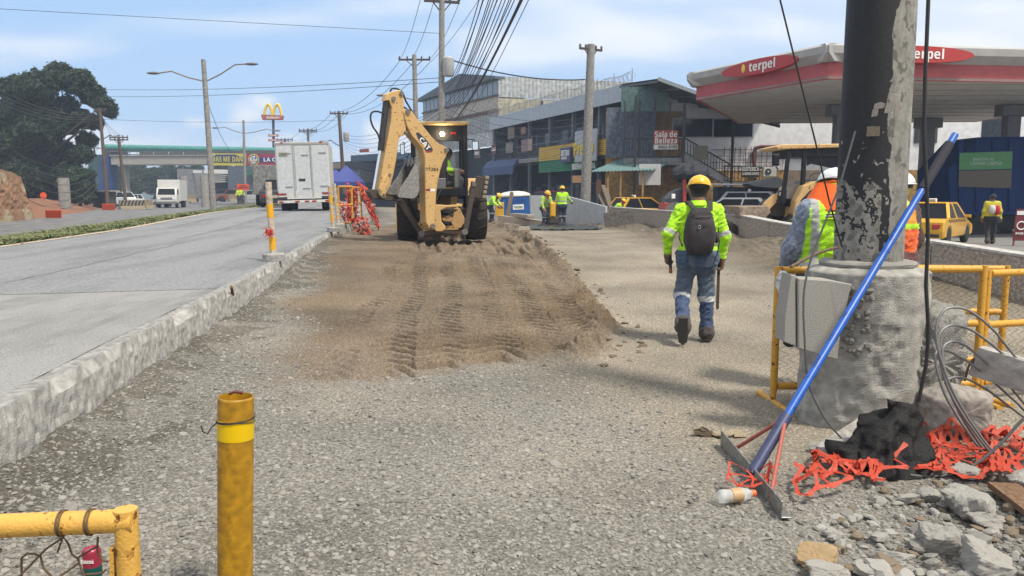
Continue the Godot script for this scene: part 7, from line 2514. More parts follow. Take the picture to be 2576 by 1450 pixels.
	slab(t, "wall", 0.0, 27, 3.2, top + 0.6, -8, 0.0, mat("white render", rgb(0.83, 0.84, 0.85), 0.75, "soft", 0.3, {"nrm": "n_fine", "ns": 0.2}))
	slab(t, "base_wall", 0.0, 27, -0.2, 3.2, -8, 0.02, mat("ochre render", rgb(0.50, 0.30, 0.09), 0.8, "blot", 0.4))
	var wn := sign_on(t, "window", [1692, 297, 1896, 347], 0.05, mat("window white trim", rgb(0.5, 0.52, 0.54), 0.6, "", 1.0), 0.1)
	for q in [[1695, 300, 1792, 344], [1797, 300, 1893, 344]]: sign_on(t, "pane", q, 0.065, M["dim glass"], 0.02)
	sign_on(t, "window", [2303, 313, 2358, 360], 0.05, mat("louvre dark", rgb(0.05, 0.055, 0.06), 0.5, "", 1.0), 0.08)
	a = W.call(2303, 360); b = W.call(2358, 313)
	for i in 8: slab(t, "louvre", a.x + 0.05, b.x - 0.05, lerpf(a.y, b.y, (i + 0.2) / 8.0), lerpf(a.y, b.y, (i + 0.6) / 8.0), 0.05, 0.09, mat("louvre grey", rgb(0.12, 0.125, 0.13), 0.5, "", 1.0))
	sign_on(t, "doorway", [2475, 270, 2520, 345], 0.04, dark, 0.06)
	sign_on(t, "eave_sheet", [1890, 258, 1942, 270], 1.0, mat("teal sheet", rgb(0.10, 0.19, 0.19), 0.6, "blot", 0.5), 1.2)
	g = geo()
	g.tube([W.call(1900, 468, 0.2), W.call(1896, 386, 0.2), W.call(1900, 373, 0.2), W.call(1915, 369, 0.2), W.call(2100, 369, 0.2)], 0.11, 8)
	part("red_pipe", g, mat("red pipe", rgb(0.16, 0.04, 0.035), 0.6, "blot", 1.0), t)
	g = geo()
	for i in 13: g.box(Vector3((W.call(1822, 400, 0.06) as Vector3).x + i * 0.33, 3.9, 0.08), Vector3(0.035, 1.5, 0.035))
	for i in 4: g.box(Vector3((W.call(1875, 400, 0.06) as Vector3).x, 3.3 + i * 0.4, 0.08), Vector3(4.2, 0.035, 0.035))
	part("window_grille", g, M["red pipe"], t)
	# air conditioner
	var ac := thing("air_conditioner", "white air conditioner unit with round fan on the ochre wall", "air conditioner")
	ac.transform = t.transform
	m = sign_on(ac, "casing", [1921, 421, 1953, 444], 0.75, mat("appliance white", rgb(0.6, 0.6, 0.58), 0.5, "soft", 1.0), 0.35)
	a = W.call(1933, 432, 0.75)
	part("fan", geo().cyl(a, a + Vector3(0, 0, 0.03), 0.19, 0.19, 20), mat("fan dark", rgb(0.04, 0.04, 0.045), 0.6, "", 1.0), m)
	part("hub", geo().cyl(a, a + Vector3(0, 0, 0.05), 0.06, 0.06, 12), M["appliance white"], m)
	# stair with landing
	var st := thing("outside_stair", "white outside stair with black railings leading up to the balcony", "stair")
	st.transform = t.transform
	var z0 := 1.6
	var p0: Vector3 = W.call(1722, 387, z0)
	var p1: Vector3 = W.call(1838, 455, z0)
	var n := 13
	for i in n:
		var u0 := p0.lerp(p1, float(i) / n)
		var u1 := p0.lerp(p1, float(i + 1) / n)
		slab(st, "step", u0.x, u1.x + 0.02, u1.y - 0.35, u0.y - 0.02, z0 - 1.1, z0 + 0.02 + 0.002 * (i % 2), mat("step white", rgb(0.55, 0.56, 0.56), 0.8, "soft", 0.8))
	var rl := mat("rail black", rgb(0.02, 0.02, 0.023), 0.5, "", 1.0)
	rail(st, p0 + Vector3(0, 0, 0.06), p1 + Vector3(0, 0, 0.06), 0.95, 0.20, rl, 0.035)
	var p2: Vector3 = W.call(1918, 460, z0)
	slab(st, "landing", p1.x, p2.x, p1.y - 0.3, p1.y - 0.1, z0 - 1.2, z0 + 0.05, M["step white"])
	rail(st, p1 + Vector3(-0.4, -0.1, 0.08), p2 + Vector3(0, -0.1, 0.08), 1.0, 0.20, rl, 0.035)
	sign_on(st, "banner", [1745, 367, 1780, 402], z0 + 0.14, mat("green white banner", rgb(0.42, 0.47, 0.42), 0.7, "worn", 1.5), 0.02).rotation.z = 0.0
	var es := thing("esoteric_sign", "black shop sign on the stair landing railing with white lettering", "sign")
	es.transform = t.transform
	m = sign_on(es, "board", [1866, 419, 1911, 446], z0 + 0.18, ink, 0.05)
	words_on(es, m, "ESOTERICA", [1868, 421, 1909, 431], z0 + 0.18, wht)
	words_on(es, m, "LA BUENA SUERTE", [1868, 434, 1909, 441], z0 + 0.18, wht)
	# roof over the stair on posts, balcony corner, hairdresser's banner
	var ro := thing("lean_to_roof", "dark corrugated lean-to roof on thin posts over the outside stair", "roof")
	ro.transform = t.transform
	var e0: Vector3 = W.call(1655, 198, 5.2)
	var e1: Vector3 = W.call(1962, 311, 5.2)
	var e2: Vector3 = W.call(1560, 212, -0.3)
	var e3: Vector3 = W.call(1850, 285, -0.3)
	g = geo()
	for k in [0.0, -0.09]:
		var o := Vector3(0, k, 0)
		if k == 0.0: g.quad(e0 + o, e1 + o, e3 + o, e2 + o)
		else: g.quad(e2 + o, e3 + o, e1 + o, e0 + o)
	part("sheet", g, mat("dark roof sheet", rgb(0.07, 0.075, 0.08), 0.7, "blot", 0.5), ro)
	part("edge_gutter", geo().beam(e0, e1, 0.10, 0.20), mat("gutter grey", rgb(0.26, 0.29, 0.31), 0.5, "soft", 1.0), ro)
	for i in 7: part("purlin", geo().beam(e0.lerp(e1, i / 6.0) - Vector3(0, 0.16, 0), e2.lerp(e3, i / 6.0) - Vector3(0, 0.16, 0), 0.08, 0.14), mat("purlin steel", rgb(0.07, 0.075, 0.08), 0.6, "", 1.0), ro)
	for q in [[1722, 262, 4.2], [1845, 305, 4.2], [1600, 240, 4.2]]:
		a = W.call(q[0], q[1], q[2])
		part("post", geo().beam(Vector3(a.x, -0.1, a.z), a, 0.14, 0.14), rl, ro)
	var co := thing("corner_balcony", "dark railed upper balcony at the corner of the shop row", "balcony")
	co.transform = t.transform
	a = W.call(1570, 392, 3.4); b = W.call(1722, 385, 3.4)
	slab(co, "floor_slab", a.x, b.x, a.y - 0.55, a.y - 0.15, -0.4, 3.4, grey)
	slab(co, "back_wall", a.x - 1.0, b.x + 0.3, 0.0, top - 0.6, -0.6, 0.03, M["ochre render"])
	slab(co, "upper_wall", a.x - 1.0, b.x - 1.5, a.y, top - 0.4, 0.6, 0.8, shade)
	slab(co, "teal_fascia", a.x - 0.2, a.x + 2.6, top - 0.9, top + 0.55, 2.9, 3.0, M["teal sheet"])
	rail(co, Vector3(a.x, a.y - 0.15, 3.35), Vector3(b.x, a.y - 0.15, 3.35), 1.15, 0.16, rl, 0.03)
	for i in 5: slab(co, "balcony_post", lerpf(a.x, b.x, i / 4.0) - 0.04, lerpf(a.x, b.x, i / 4.0) + 0.04, a.y, top - 0.3, 3.3, 3.38, rl)
	var bn := thing("salon_banner", "red and white hairdresser banner with a phone number on the balcony railing", "banner")
	bn.transform = t.transform
	m = sign_on(bn, "red_field", [1645, 328, 1706, 364], 3.5, mat("banner red", rgb(0.38, 0.075, 0.055), 0.6, "soft", 1.0), 0.03)
	words_on(bn, m, "Sala de", [1648, 331, 1703, 346], 3.5, wht)
	words_on(bn, m, "Belleza", [1648, 347, 1703, 362], 3.5, wht)
	m = sign_on(bn, "white_field", [1645, 364, 1706, 376], 3.5, wht, 0.03)
	words_on(bn, m, "6063-9195", [1656, 366, 1704, 374], 3.5, ink)
	# green awning over the ochre stall
	var ga := thing("sheet_awning", "rusty teal corrugated sheet awning over the ochre stall", "awning")
	ga.transform = t.transform
	a = W.call(1483, 434, 5.0); b = W.call(1640, 430, 5.0)
	var c: Vector3 = W.call(1560, 402, 2.0)
	var d: Vector3 = W.call(1720, 395, 2.0)
	for i in 18:
		var u0 := i / 18.0
		var u1 := (i + 1) / 18.0
		g = geo()
		var mid := (u0 + u1) * 0.5
		var up := Vector3(0, 0.08, 0)
		g.quad(a.lerp(b, u0), a.lerp(b, mid) + up, c.lerp(d, mid) + up, c.lerp(d, u0))
		g.quad(a.lerp(b, mid) + up, a.lerp(b, u1), c.lerp(d, u1), c.lerp(d, mid) + up)
		part("sheet_rib", g, mat("awning teal", rgb(0.15, 0.27, 0.28), 0.6, "blot", 0.8), ga)
	for q in [1530, 1562, 1618]:
		var fp: Vector3 = W.call(q, 432, 4.8)
		part("awning_post", geo().beam(Vector3(fp.x, -0.1, fp.z), fp, 0.11, 0.11), M["ochre render"], ga)
	var tp := thing("white_tarp", "white tarpaulin hung between posts under the teal awning", "tarpaulin")
	tp.transform = t.transform
	sign_on(tp, "sheet", [1608, 413, 1662, 466], 4.6, mat("tarp white", rgb(0.55, 0.55, 0.56), 0.7, "soft", 1.0), 0.03)
	# --- filling station canopy
	t = thing("station_canopy", "red and grey filling station canopy with curved fascia on thick columns", "canopy")
	var pl := [Vector2(8.0, 34.2), Vector2(11.2, 28.0), Vector2(27.0, 29.8), Vector2(26.0, 44.0), Vector2(13.0, 45.0)]
	var red := mat("canopy red", rgb(0.42, 0.075, 0.075), 0.5, "soft", 0.4)
	var pale := mat("canopy grey", rgb(0.40, 0.39, 0.375), 0.5, "soft", 0.3)
	var poly := []
	for q in pl: poly.append(Vector2(q.x, q.y))
	var flat := Transform3D(Basis(Vector3(1, 0, 0), Vector3(0, 0, -1), Vector3(0, 1, 0)), Vector3.ZERO)
	part("soffit", geo().prism(poly, 5.72, 5.80, flat), mat("soffit panel", rgb(0.58, 0.57, 0.56), 0.7, "soft", 0.15), t)
	for i in 9:
		var zz := 29.5 + i * 1.6
		part("soffit_joint", geo().box(Vector3(19.5, 5.715, -zz), Vector3(11.5, 0.012, 0.05)), mat("joint grey", rgb(0.22, 0.215, 0.21), 0.8, "", 1.0), t)
	for i in 5:
		var w0 := wall_t(pl[i], pl[(i + 1) % 5])
		var l: float = pl[i].distance_to(pl[(i + 1) % 5])
		var o := slab(t, "red_band", 0.0, l, 5.70, 6.28, -0.15, 0.0, red)
		o.transform = w0
		g = geo()
		g.side([Vector2(-0.3, 6.28), Vector2(0.02, 6.28), Vector2(0.30, 6.55), Vector2(0.32, 6.80), Vector2(0.22, 6.88), Vector2(-0.3, 6.88)], -0.28, l + 0.28)
		o = part("fascia", g, pale, t)
		o.transform = w0
		if i > 1: continue
		var lx: float = [l * 0.56, 3.15][i]
		g = geo()
		for k in 2:
			var el := []
			for j in 28: el.append(Vector2(lx + cos(TAU * j / 28) * (2.0 if i == 0 else 2.15), 6.55 + sin(TAU * j / 28) * 0.29))
			if k == 0: g.prism(el, 0.0, 0.345)
		o = part("logo_oval", g, mat("logo red", rgb(0.45, 0.035, 0.03), 0.4, "soft", 1.0), t)
		o.transform = w0
		words("terpel", 0.34, wht, o, Transform3D(Basis.IDENTITY, Vector3(lx + (0.25 if i == 0 else 0.3), 6.56, 0.36)), 1.35)
		part("flame_mark", geo().ball(Vector3(lx - 0.75, 6.57, 0.35), Vector3(0.10, 0.17, 0.03), Basis.IDENTITY, 10), mat("sign yellow", Color.BLACK), o)
	part("roof_deck", geo().prism(poly, 6.80, 6.86, flat), pale, t)
	for q in [[2112, 36.0, 0.62], [2538, 36.0, 0.62], [2330, 42.0, 0.6]]:
		a = at(q[0], 400, q[1])
		part("column", geo().box(Vector3(a.x, 2.8, a.z), Vector3(q[2], 5.9, 0.5), Basis.IDENTITY, 0.03), mat("column grey", rgb(0.20, 0.205, 0.21), 0.6, "soft", 0.6), t)
		part("column_head", geo().box(Vector3(a.x, 5.45, a.z), Vector3(1.25, 0.5, 0.7), Basis.IDENTITY, 0.03), M["column grey"], t)
	# --- blue roofed shops and tents past the truck
	t = house("blue_roof_shop", "far shop with long blue sheet roof edge behind the safety netting", Vector2(-26.5, 104.0), Vector2(-15.0, 92.0))
	W = func(x: float, y: float, o := 0.0) -> Vector3: return onwall(t.transform, x, y, o)
	slab(t, "wall", -2, 26, 0, 6.2, -4, -3, dark)
	sign_on(t, "roof_edge", [882, 407, 1000, 383], 0.3, mat("blue sheet", rgb(0.045, 0.095, 0.16), 0.6, "soft", 0.4), 3.4)
	sign_on(t, "white_board", [831, 425, 863, 409], 0.5, mat("faded board", rgb(0.42, 0.40, 0.37), 0.7, "worn", 0.6), 0.2)
	sign_on(t, "red_board", [904, 384, 925, 374], 0.0, M["banner red"], 0.2)
	sign_on(t, "upper_floor", [826, 460, 905, 432], -0.5, grey, 2.0)
	a = W.call(862, 455, 0.0); b = W.call(912, 452, 0.0)
	rail(t, Vector3(a.x, a.y, 0.2), Vector3(b.x, a.y, 0.2), 1.2, 0.4, M["rail steel"], 0.05)
	for q in [[872, 470, 34, "blue market tent with pointed roof behind the orange netting"], [845, 475, 26, "lower blue market tent beside the pointed one"]]:
		var tc := at(q[0], 478, 62.0)
		tc.y = 0.4
		var tt := thing("market_tent", q[3], "tent", tc, 0.3)
		g = geo()
		var w: float = q[2] / F * 62.0 * 1.3
		var hh := 2.3
		for k in 4:
			var aa := Vector3(cos(PI / 4 + k * PI / 2), 0, sin(PI / 4 + k * PI / 2)) * w * 1.3 + Vector3(0, hh, 0)
			var bb := Vector3(cos(PI / 4 + (k + 1) * PI / 2), 0, sin(PI / 4 + (k + 1) * PI / 2)) * w * 1.3 + Vector3(0, hh, 0)
			g.tri(bb, aa, Vector3(0, hh + w * 0.95, 0))
			g.quad(aa, bb, bb - Vector3(0, 0.3, 0), aa - Vector3(0, 0.3, 0))
		part("tent_roof", g, mat("tent blue", rgb(0.03, 0.05, 0.26), 0.7, "soft", 0.8), tt)
		for k in 4: part("tent_leg", geo().cyl(Vector3(cos(PI / 4 + k * PI / 2) * w * 1.25, -0.2, sin(PI / 4 + k * PI / 2) * w * 1.25), Vector3(cos(PI / 4 + k * PI / 2) * w * 1.25, hh, sin(PI / 4 + k * PI / 2) * w * 1.25), 0.03), wht, tt)

# ---------------------------------------------------------------- right-hand street
func flatcut(t: Node3D, called: String, px: Array, z0: float, z1: float, m: Material, bev := 0.0) -> MeshInstance3D: # a plate with a pixel outline in the thing's own plane
	var poly := []
	for q in px:
		var w := onwall(t.transform, q[0], q[1], (z0 + z1) * 0.5)
		poly.append(Vector2(w.x, w.y))
	return part(called, geo().prism(poly, z0, z1, Transform3D.IDENTITY, bev), m, t)

func make_wall() -> void:
	var t := thing("barrier_wall", "long low concrete barrier wall curving along the edge of the site", "wall")
	var con := mat("wall concrete", rgb(0.46, 0.445, 0.415), 0.9, "worn", 0.9, {"nrm": "n_fine", "ns": 0.5})
	var cap := mat("wall top", rgb(0.58, 0.56, 0.53), 0.9, "blot", 1.2)
	var zs := [6.0, 8.2, 10.4, 12.6, 14.8, 17.0, 19.2, 21.4, 24.0, 27.0, 30.0, 33.0]
	for i in zs.size() - 1:
		var za: float = zs[i]
		var zb: float = zs[i + 1] - 0.02
		var a := Vector3(along(WALLX, za), 0, -za)
		var b := Vector3(along(WALLX, zb), 0, -zb)
		var s := (b - a).normalized().cross(Vector3.UP) * 0.13
		for k in 2:
			var lo := -0.25 if k == 0 else 0.0
			var g := geo()
			var ya := along(WALLY, za)
			var yb := along(WALLY, zb)
			var d0 := 0.03 if k == 0 else 0.0
			var up := func(p: Vector3, y: float) -> Vector3: return p + Vector3(0, y, 0)
			var w: float = 1.0 if k == 0 else 1.12
			var y00: float = -0.25 if k == 0 else ya - 0.035
			var y01: float = -0.25 if k == 0 else yb - 0.035
			var y10: float = ya - 0.033 if k == 0 else ya
			var y11: float = yb - 0.033 if k == 0 else yb
			var q := [up.call(a - s * w, y00), up.call(b - s * w, y01), up.call(b + s * w, y01), up.call(a + s * w, y00), up.call(a - s * w, y10), up.call(b - s * w, y11), up.call(b + s * w, y11), up.call(a + s * w, y10)]
			for f in [[0, 4, 5, 1], [1, 5, 6, 2], [2, 6, 7, 3], [3, 7, 4, 0], [4, 7, 6, 5]]: g.quad(q[f[3]], q[f[2]], q[f[1]], q[f[0]])
			part("wall_panel" if k == 0 else "coping", g, con if k == 0 else cap, t)
	var f := thing("formwork_wall", "pale smooth shuttering panels at the far end of the barrier wall", "wall")
	f.transform = wall_t(Vector2(2.7, 35.6), Vector2(4.45, 32.9))
	for i in 4:
		var px := [[1422 + i * 26, 492 + i * 7.0], [1447.6 + i * 26, 499 + i * 7.0], [1447.6 + i * 26, 590], [1422 + i * 26, 590]]
		flatcut(f, "formwork_panel", px, -0.1, 0.0 + 0.004 * (i % 2), mat("pale shutter", rgb(0.46, 0.48, 0.51), 0.7, "soft", 0.6))
	solo("steel_sheet", geo().box(Vector3.ZERO, Vector3(1.15, 0.62, 0.03), Basis(Vector3(0, 0, 1), 0.12), 0.005), mat("brown sheet", rgb(0.17, 0.15, 0.135), 0.8, "blot", 1.0), "brown rectangular sheet leaning against the barrier wall", "sheet", "", at(1557, 553, 30.0) + Vector3(0, 0.02, 0), -0.1)
	var g := geo()
	for i in 24:
		for k in 5:
			var fn := func(u: float, v: float) -> Vector3:
				var p := on(lerpf(1335, 1515, u), lerpf(569, 583, v), 0.26)
				return p + Vector3(0, 0.06 + 0.10 * absf(nz.get_noise_2d(u * 900, v * 300)), 0)
			g.quad(fn.call(i / 24.0, (k + 1) / 5.0), fn.call((i + 1) / 24.0, (k + 1) / 5.0), fn.call((i + 1) / 24.0, k / 5.0), fn.call(i / 24.0, k / 5.0))
	solo("black_sheeting", g, mat("black film", rgb(0.012, 0.012, 0.014), 0.35, "soft", 2.0), "black plastic sheeting on the ground before the pale shuttering", "sheeting")

func make_street() -> void:
	var ink: Material = M["ink"]
	var blk := mat("machine black", Color.BLACK)
	var yel := mat("machine yellow", Color.BLACK)
	var go := func(x: float, d: float, y := -0.1) -> Vector3: return at(x, 500, d) * Vector3(1, 0, 1) + Vector3(0, y, 0)
	var taxi := mat("taxi yellow", rgb(0.66, 0.36, 0.015), 0.3, "", 1.0, {"coat": 0.6})
	car("yellow taxi saloon with chequered stripe in front of the refuse truck", go.call(2350, 27.5), -0.72, taxi, {"taxi": true, "checks": true, "l": 4.4, "h": 1.45, "tail": 0.75, "group": "taxis"})
	car("yellow taxi hatchback behind the barrier wall beside the ochre stall", go.call(1616, 42.0, 0.0), -1.15, taxi, {"taxi": true, "tail": 0.1, "h": 1.5, "l": 3.8, "group": "taxis"})
	car("dark red hatchback parked behind the bending worker", go.call(1374, 53.0, 0.3), 0.45, mat("car red", rgb(0.16, 0.012, 0.016), 0.3, "", 1.0, {"coat": 0.6}), {"tail": 0.1, "h": 1.6})
	car("white saloon behind the barrier wall next to the roller", go.call(1846, 31.5, 0.0), 1.25, mat("car white", Color.BLACK), {"h": 1.5, "tail": 0.6})
	car("silver taxi with roof sign in front of the grey tarpaulin", go.call(1915, 36.0, 0.15), -2.0, mat("car silver", Color.BLACK), {"taxi": true, "h": 1.62, "tail": 0.15, "group": "taxis"})
	# second backhoe, side on
	var t := thing("backhoe_loader", "second yellow backhoe loader standing side on behind the barrier wall", "backhoe loader")
	t.transform = Transform3D(Basis(Vector3.UP, 0.0), at(2030, 560, 22.0) * Vector3(1, 0, 1))
	var P := func(x: float, y: float, z := 0.0) -> Vector3: return onwall(t.transform, x, y, z)
	flatcut(t, "cab_roof", [[1932, 373], [1945, 368], [2150, 365], [2150, 373], [1936, 380]], -0.7, 0.7, yel, 0.02)
	flatcut(t, "roof_frame", [[1960, 380], [2150, 374], [2150, 396], [1982, 398]], -0.66, 0.64, blk, 0.01)
	flatcut(t, "cab_glass", [[1990, 396], [2120, 396], [2126, 492], [1976, 500]], 0.60, 0.61, pane("dark cab glass", rgb(0.02, 0.025, 0.03), 0.3))
	for q in [[1985, 380, 1968, 512], [2024, 380, 2018, 500], [2120, 380, 2128, 500]]:
		for z in [-0.62, 0.62]: part("cab_post", geo().beam(P.call(q[0], q[1], z), P.call(q[2], q[3], z), 0.10, 0.10), blk, t)
	flatcut(t, "tinted_strip", [[2030, 380], [2118, 380], [2118, 416], [2095, 424], [2040, 412], [2030, 418]], 0.58, 0.62, M["tinted glass"])
	flatcut(t, "cab_floor", [[1968, 500], [2130, 490], [2130, 520], [1968, 520]], -0.6, 0.6, blk)
	flatcut(t, "fender", [[1966, 545], [1972, 505], [1990, 470], [2018, 458], [2052, 462], [2070, 490], [2078, 545], [2066, 545], [2058, 505], [2040, 482], [2008, 480], [1985, 505], [1978, 545]], -0.9, 0.95, yel, 0.02)
	var wc: Vector3 = P.call(2022, 540, 0.62)
	for q in [[0.70, 0.62, 0.0, 0.42], [-0.70, 0.62, 0.0, 0.42], [0.62, 0.45, -2.2, 0.3], [-0.62, 0.45, -2.2, 0.3]]:
		tyre(t, Vector3(-q[0], q[1], wc.x + q[2]), q[1], q[3], 15, yel, M["dusty rubber"]).rotation.y = PI / 2
	flatcut(t, "loader_arm", [[1912, 533], [1922, 512], [1942, 492], [1958, 486], [1956, 505], [1938, 522], [1928, 535]], 0.3, 0.5, yel, 0.01)
	flatcut(t, "loader_bucket", [[1834, 519], [1906, 517], [1912, 534], [1900, 545], [1836, 545]], -1.0, 0.9, mat("worn loader", rgb(0.34, 0.26, 0.19), 0.7, "blot", 1.0), 0.02)
	flatcut(t, "hood", [[1900, 530], [1930, 502], [1972, 498], [1972, 545], [1900, 545]], -0.42, 0.25, mat("dusty black steel", Color.BLACK), 0.04)
	var pn := flatcut(t, "side_panel", [[1958, 480], [1980, 478], [1976, 512], [1956, 515]], 0.5, 0.56, ink)
	words_on(t, pn, "416F", [1960, 483, 1976, 494], 0.56, M["print white"])
	part("seat", geo().box(P.call(2090, 470, 0), Vector3(0.5, 0.7, 0.5), Basis.IDENTITY, 0.08), M["seat vinyl"], t)
	var ring := []
	for i in 13: ring.append(P.call(2050, 445, 0.0) + Vector3(cos(TAU * i / 12) * 0.14, sin(TAU * i / 12) * 0.10, sin(TAU * i / 12) * 0.16))
	part("steering_wheel", geo().tube(ring, 0.015, 6), blk, t)
	part("dashboard", geo().box(P.call(2022, 478, 0), Vector3(0.3, 0.55, 0.5), Basis(Vector3(0, 0, 1), 0.2), 0.06), mat("console grey", Color.BLACK), t)
	part("mirror", geo().box(P.call(1952, 402, 0.8), Vector3(0.20, 0.32, 0.12), Basis.IDENTITY, 0.05), blk, t)
	part("mirror_stay", geo().tube([P.call(1952, 420, 0.8), P.call(1960, 430, 0.75), P.call(1976, 428, 0.65)], 0.012, 6), blk, t)
	var op := person("dark clothed operator sitting in the side-on backhoe loader", P.call(2085, 500, 0.0) + t.position - Vector3(0, 0.98, 0), -PI / 2, {"kl": Vector3(-0.12, 0.90, 0.40), "al": Vector3(-0.12, 0.52, 0.45), "kr": Vector3(0.12, 0.90, 0.40), "ar": Vector3(0.12, 0.52, 0.45), "tl": Vector3(-0.12, 0.5, 0.58), "tr": Vector3(0.12, 0.5, 0.58), "wr": Vector3(0.2, 1.12, 0.36), "wl": Vector3(-0.16, 1.12, 0.38)}, hivis(Color(0.035, 0.035, 0.04), Color(0.03, 0.04, 0.08, 0.9), [], false), 0.026)
	# roller
	t = thing("road_roller", "red and dark grey road roller parked behind the barrier wall", "road roller")
	t.transform = Transform3D(Basis(Vector3.UP, 0.0), at(1715, 560, 30.0) * Vector3(1, 0, 1))
	var rd := mat("roller red", rgb(0.36, 0.035, 0.022), 0.5, "soft", 1.0)
	var gy := mat("roller grey", rgb(0.045, 0.05, 0.06), 0.5, "soft", 1.0)
	flatcut(t, "hood", [[1668, 515], [1672, 500], [1690, 482], [1712, 474], [1718, 480], [1718, 520], [1672, 520]], -0.6, 0.4, gy, 0.04)
	flatcut(t, "engine_cover", [[1727, 486], [1734, 470], [1760, 468], [1768, 480], [1770, 522], [1727, 524]], -0.6, 0.6, gy, 0.04)
	flatcut(t, "chassis", [[1662, 530], [1664, 509], [1682, 512], [1700, 522], [1716, 510], [1730, 522], [1770, 524], [1770, 545], [1662, 545]], -0.5, 0.55, rd, 0.02)
	P = func(x: float, y: float, z := 0.0) -> Vector3: return onwall(t.transform, x, y, z)
	for x in [1722, 1764]: part("frame_post", geo().beam(P.call(x, 526, 0.5), P.call(x, 451, 0.5), 0.12, 0.12), rd, t)
	part("drum", geo().cyl(P.call(1700, 536, -0.75), P.call(1700, 536, 0.75), 0.42, 0.42, 28), mat("worn steel", Color.BLACK), t)
	part("drum", geo().cyl(P.call(1752, 536, -0.75), P.call(1752, 536, 0.75), 0.42, 0.42, 28), M["worn steel"], t)
	words_on(t, t, "HAMM", [1743, 508, 1760, 513], 0.61, M["print white"])
	for x in [1736, 1764]: part("headlamp", geo().cyl(P.call(x, 515, 0.58), P.call(x, 515, 0.64), 0.045), M["lamp glass"], t)
	part("indicator", geo().cyl(P.call(1728, 510, 0.58), P.call(1728, 510, 0.66), 0.05), mat("orange cap", Color.BLACK), t)
	for q in [[1743, 481, 1754, 491], [1690, 488, 1699, 500]]: sign_on(t, "safety_label", q, 0.63, M["print white"], 0.02)
	var g := geo()
	g.ball(P.call(1738, 436, 0.0), Vector3(0.72, 0.40, 0.8), Basis.IDENTITY, 20)
	g.jit(0.16, nz, 220)
	part("canvas_cover", g, mat("dark canvas", rgb(0.02, 0.024, 0.034), 0.8, "soft", 1.0), t)
	# grey tarpaulin and boom
	t = thing("grey_tarpaulin", "pale grey tarpaulin stretched over a stall behind the silver taxi", "tarpaulin")
	t.transform = Transform3D(Basis.IDENTITY, at(1915, 560, 40.0) * Vector3(1, 0, 1))
	flatcut(t, "sheet", [[1868, 463], [1920, 452], [1942, 446], [1978, 468], [1978, 474], [1945, 474], [1890, 470]], -1.5, 0.2, mat("pale tarp", rgb(0.34, 0.355, 0.36), 0.7, "soft", 0.8))
	flatcut(t, "stall_front", [[1800, 470], [1975, 474], [1975, 520], [1800, 520]], -2.0, -1.0, M["shade dark front"])
	part("white_boom", geo().cyl(onwall(t.transform, 1758, 464, 1.0), onwall(t.transform, 1868, 465, 1.0), 0.05, 0.05), M["print white"], t)
	# refuse truck
	t = thing("refuse_truck", "dark blue refuse truck with a green poster on its ribbed side", "truck")
	t.transform = wall_t(Vector2(17.4, 33.6), Vector2(27.0, 34.6))
	var nv := mat("truck navy", rgb(0.014, 0.038, 0.135), 0.7, "soft", 0.7, {"spec": 0.2})
	flatcut(t, "body", [[2352, 520], [2345, 430], [2420, 350], [2700, 346], [2700, 540], [2360, 540]], -2.2, 0.0, nv, 0.03)
	for i in 7: flatcut(t, "rib", [[2412 + i * 42, 352], [2424 + i * 42, 352], [2424 + i * 42, 530], [2412 + i * 42, 530]], 0.0, 0.07, nv, 0.01)
	flatcut(t, "undercarriage", [[2360, 538], [2700, 540], [2700, 575], [2370, 575]], -1.8, -0.2, blk)
	for x in [2400, 2460, 2640]: car_wheel_x(t, onwall(t.transform, x, 568, -0.15))
	var po := flatcut(t, "poster", [[2415, 385], [2548, 381], [2546, 425], [2413, 428]], 0.072, 0.085, mat("poster green", rgb(0.08, 0.28, 0.11), 0.6, "soft", 1.0))
	flatcut(t, "poster_photo", [[2413, 430], [2546, 427], [2544, 474], [2412, 470]], 0.072, 0.084, mat("poster rubbish", rgb(0.16, 0.16, 0.15), 0.7, "worn", 3.0))
	words_on(t, po, "MANTEN TU", [2448, 397, 2500, 405], 0.086, mat("poster pale", rgb(0.35, 0.50, 0.38), 0.6, "", 1.0))
	words_on(t, po, "CIUDAD LIMPIA", [2440, 407, 2520, 416], 0.086, M["poster pale"])
	# folding sign
	t = thing("folding_sign", "dark red folding pavement sign with a white ring symbol", "sign")
	t.transform = Transform3D(Basis(Vector3.UP, -0.2), at(2570, 620, 26.0) * Vector3(1, 0, 1) - Vector3(0, 0.1, 0))
	flatcut(t, "board", [[2558, 526], [2600, 526], [2604, 606], [2548, 606]], 0.0, 0.04, mat("sign maroon", rgb(0.16, 0.02, 0.025), 0.6, "soft", 1.0))
	flatcut(t, "title_strip", [[2560, 531], [2598, 531], [2598, 541], [2559, 541]], 0.042, 0.05, M["print white"])
	ring = []
	for i in 25: ring.append(onwall(t.transform, 2570, 568, 0.05) + Vector3(cos(TAU * i / 24) * 0.13, sin(TAU * i / 24) * 0.13, 0))
	part("ring_symbol", geo().tube(ring, 0.02, 5), M["print white"], t)
	words_on(t, t, "POR TU", [2556, 585, 2590, 591], 0.045, M["print white"])
	for x in [2552, 2600]: part("leg", geo().beam(onwall(t.transform, x, 604, 0.0), onwall(t.transform, x - 6, 634, 0.1), 0.04, 0.04), M["sign maroon"], t)
	# portable toilet
	var tp := at(1300, 540, 39.5) * Vector3(1, 0, 1) + Vector3(0, 0.08, 0)
	t = thing("portable_toilet", "blue plastic portable toilet with white domed roof, slightly tilted", "portable toilet", tp, 0.12)
	t.rotation.z = 0.05
	var bl := mat("toilet blue", rgb(0.012, 0.10, 0.36), 0.45, "soft", 1.0)
	slab(t, "cabin", -0.72, 0.72, 0.0, 1.48, -1.1, 0.0, bl, 0.03)
	slab(t, "door", -0.46, 0.66, 0.05, 1.42, 0.0, 0.03, bl, 0.01)
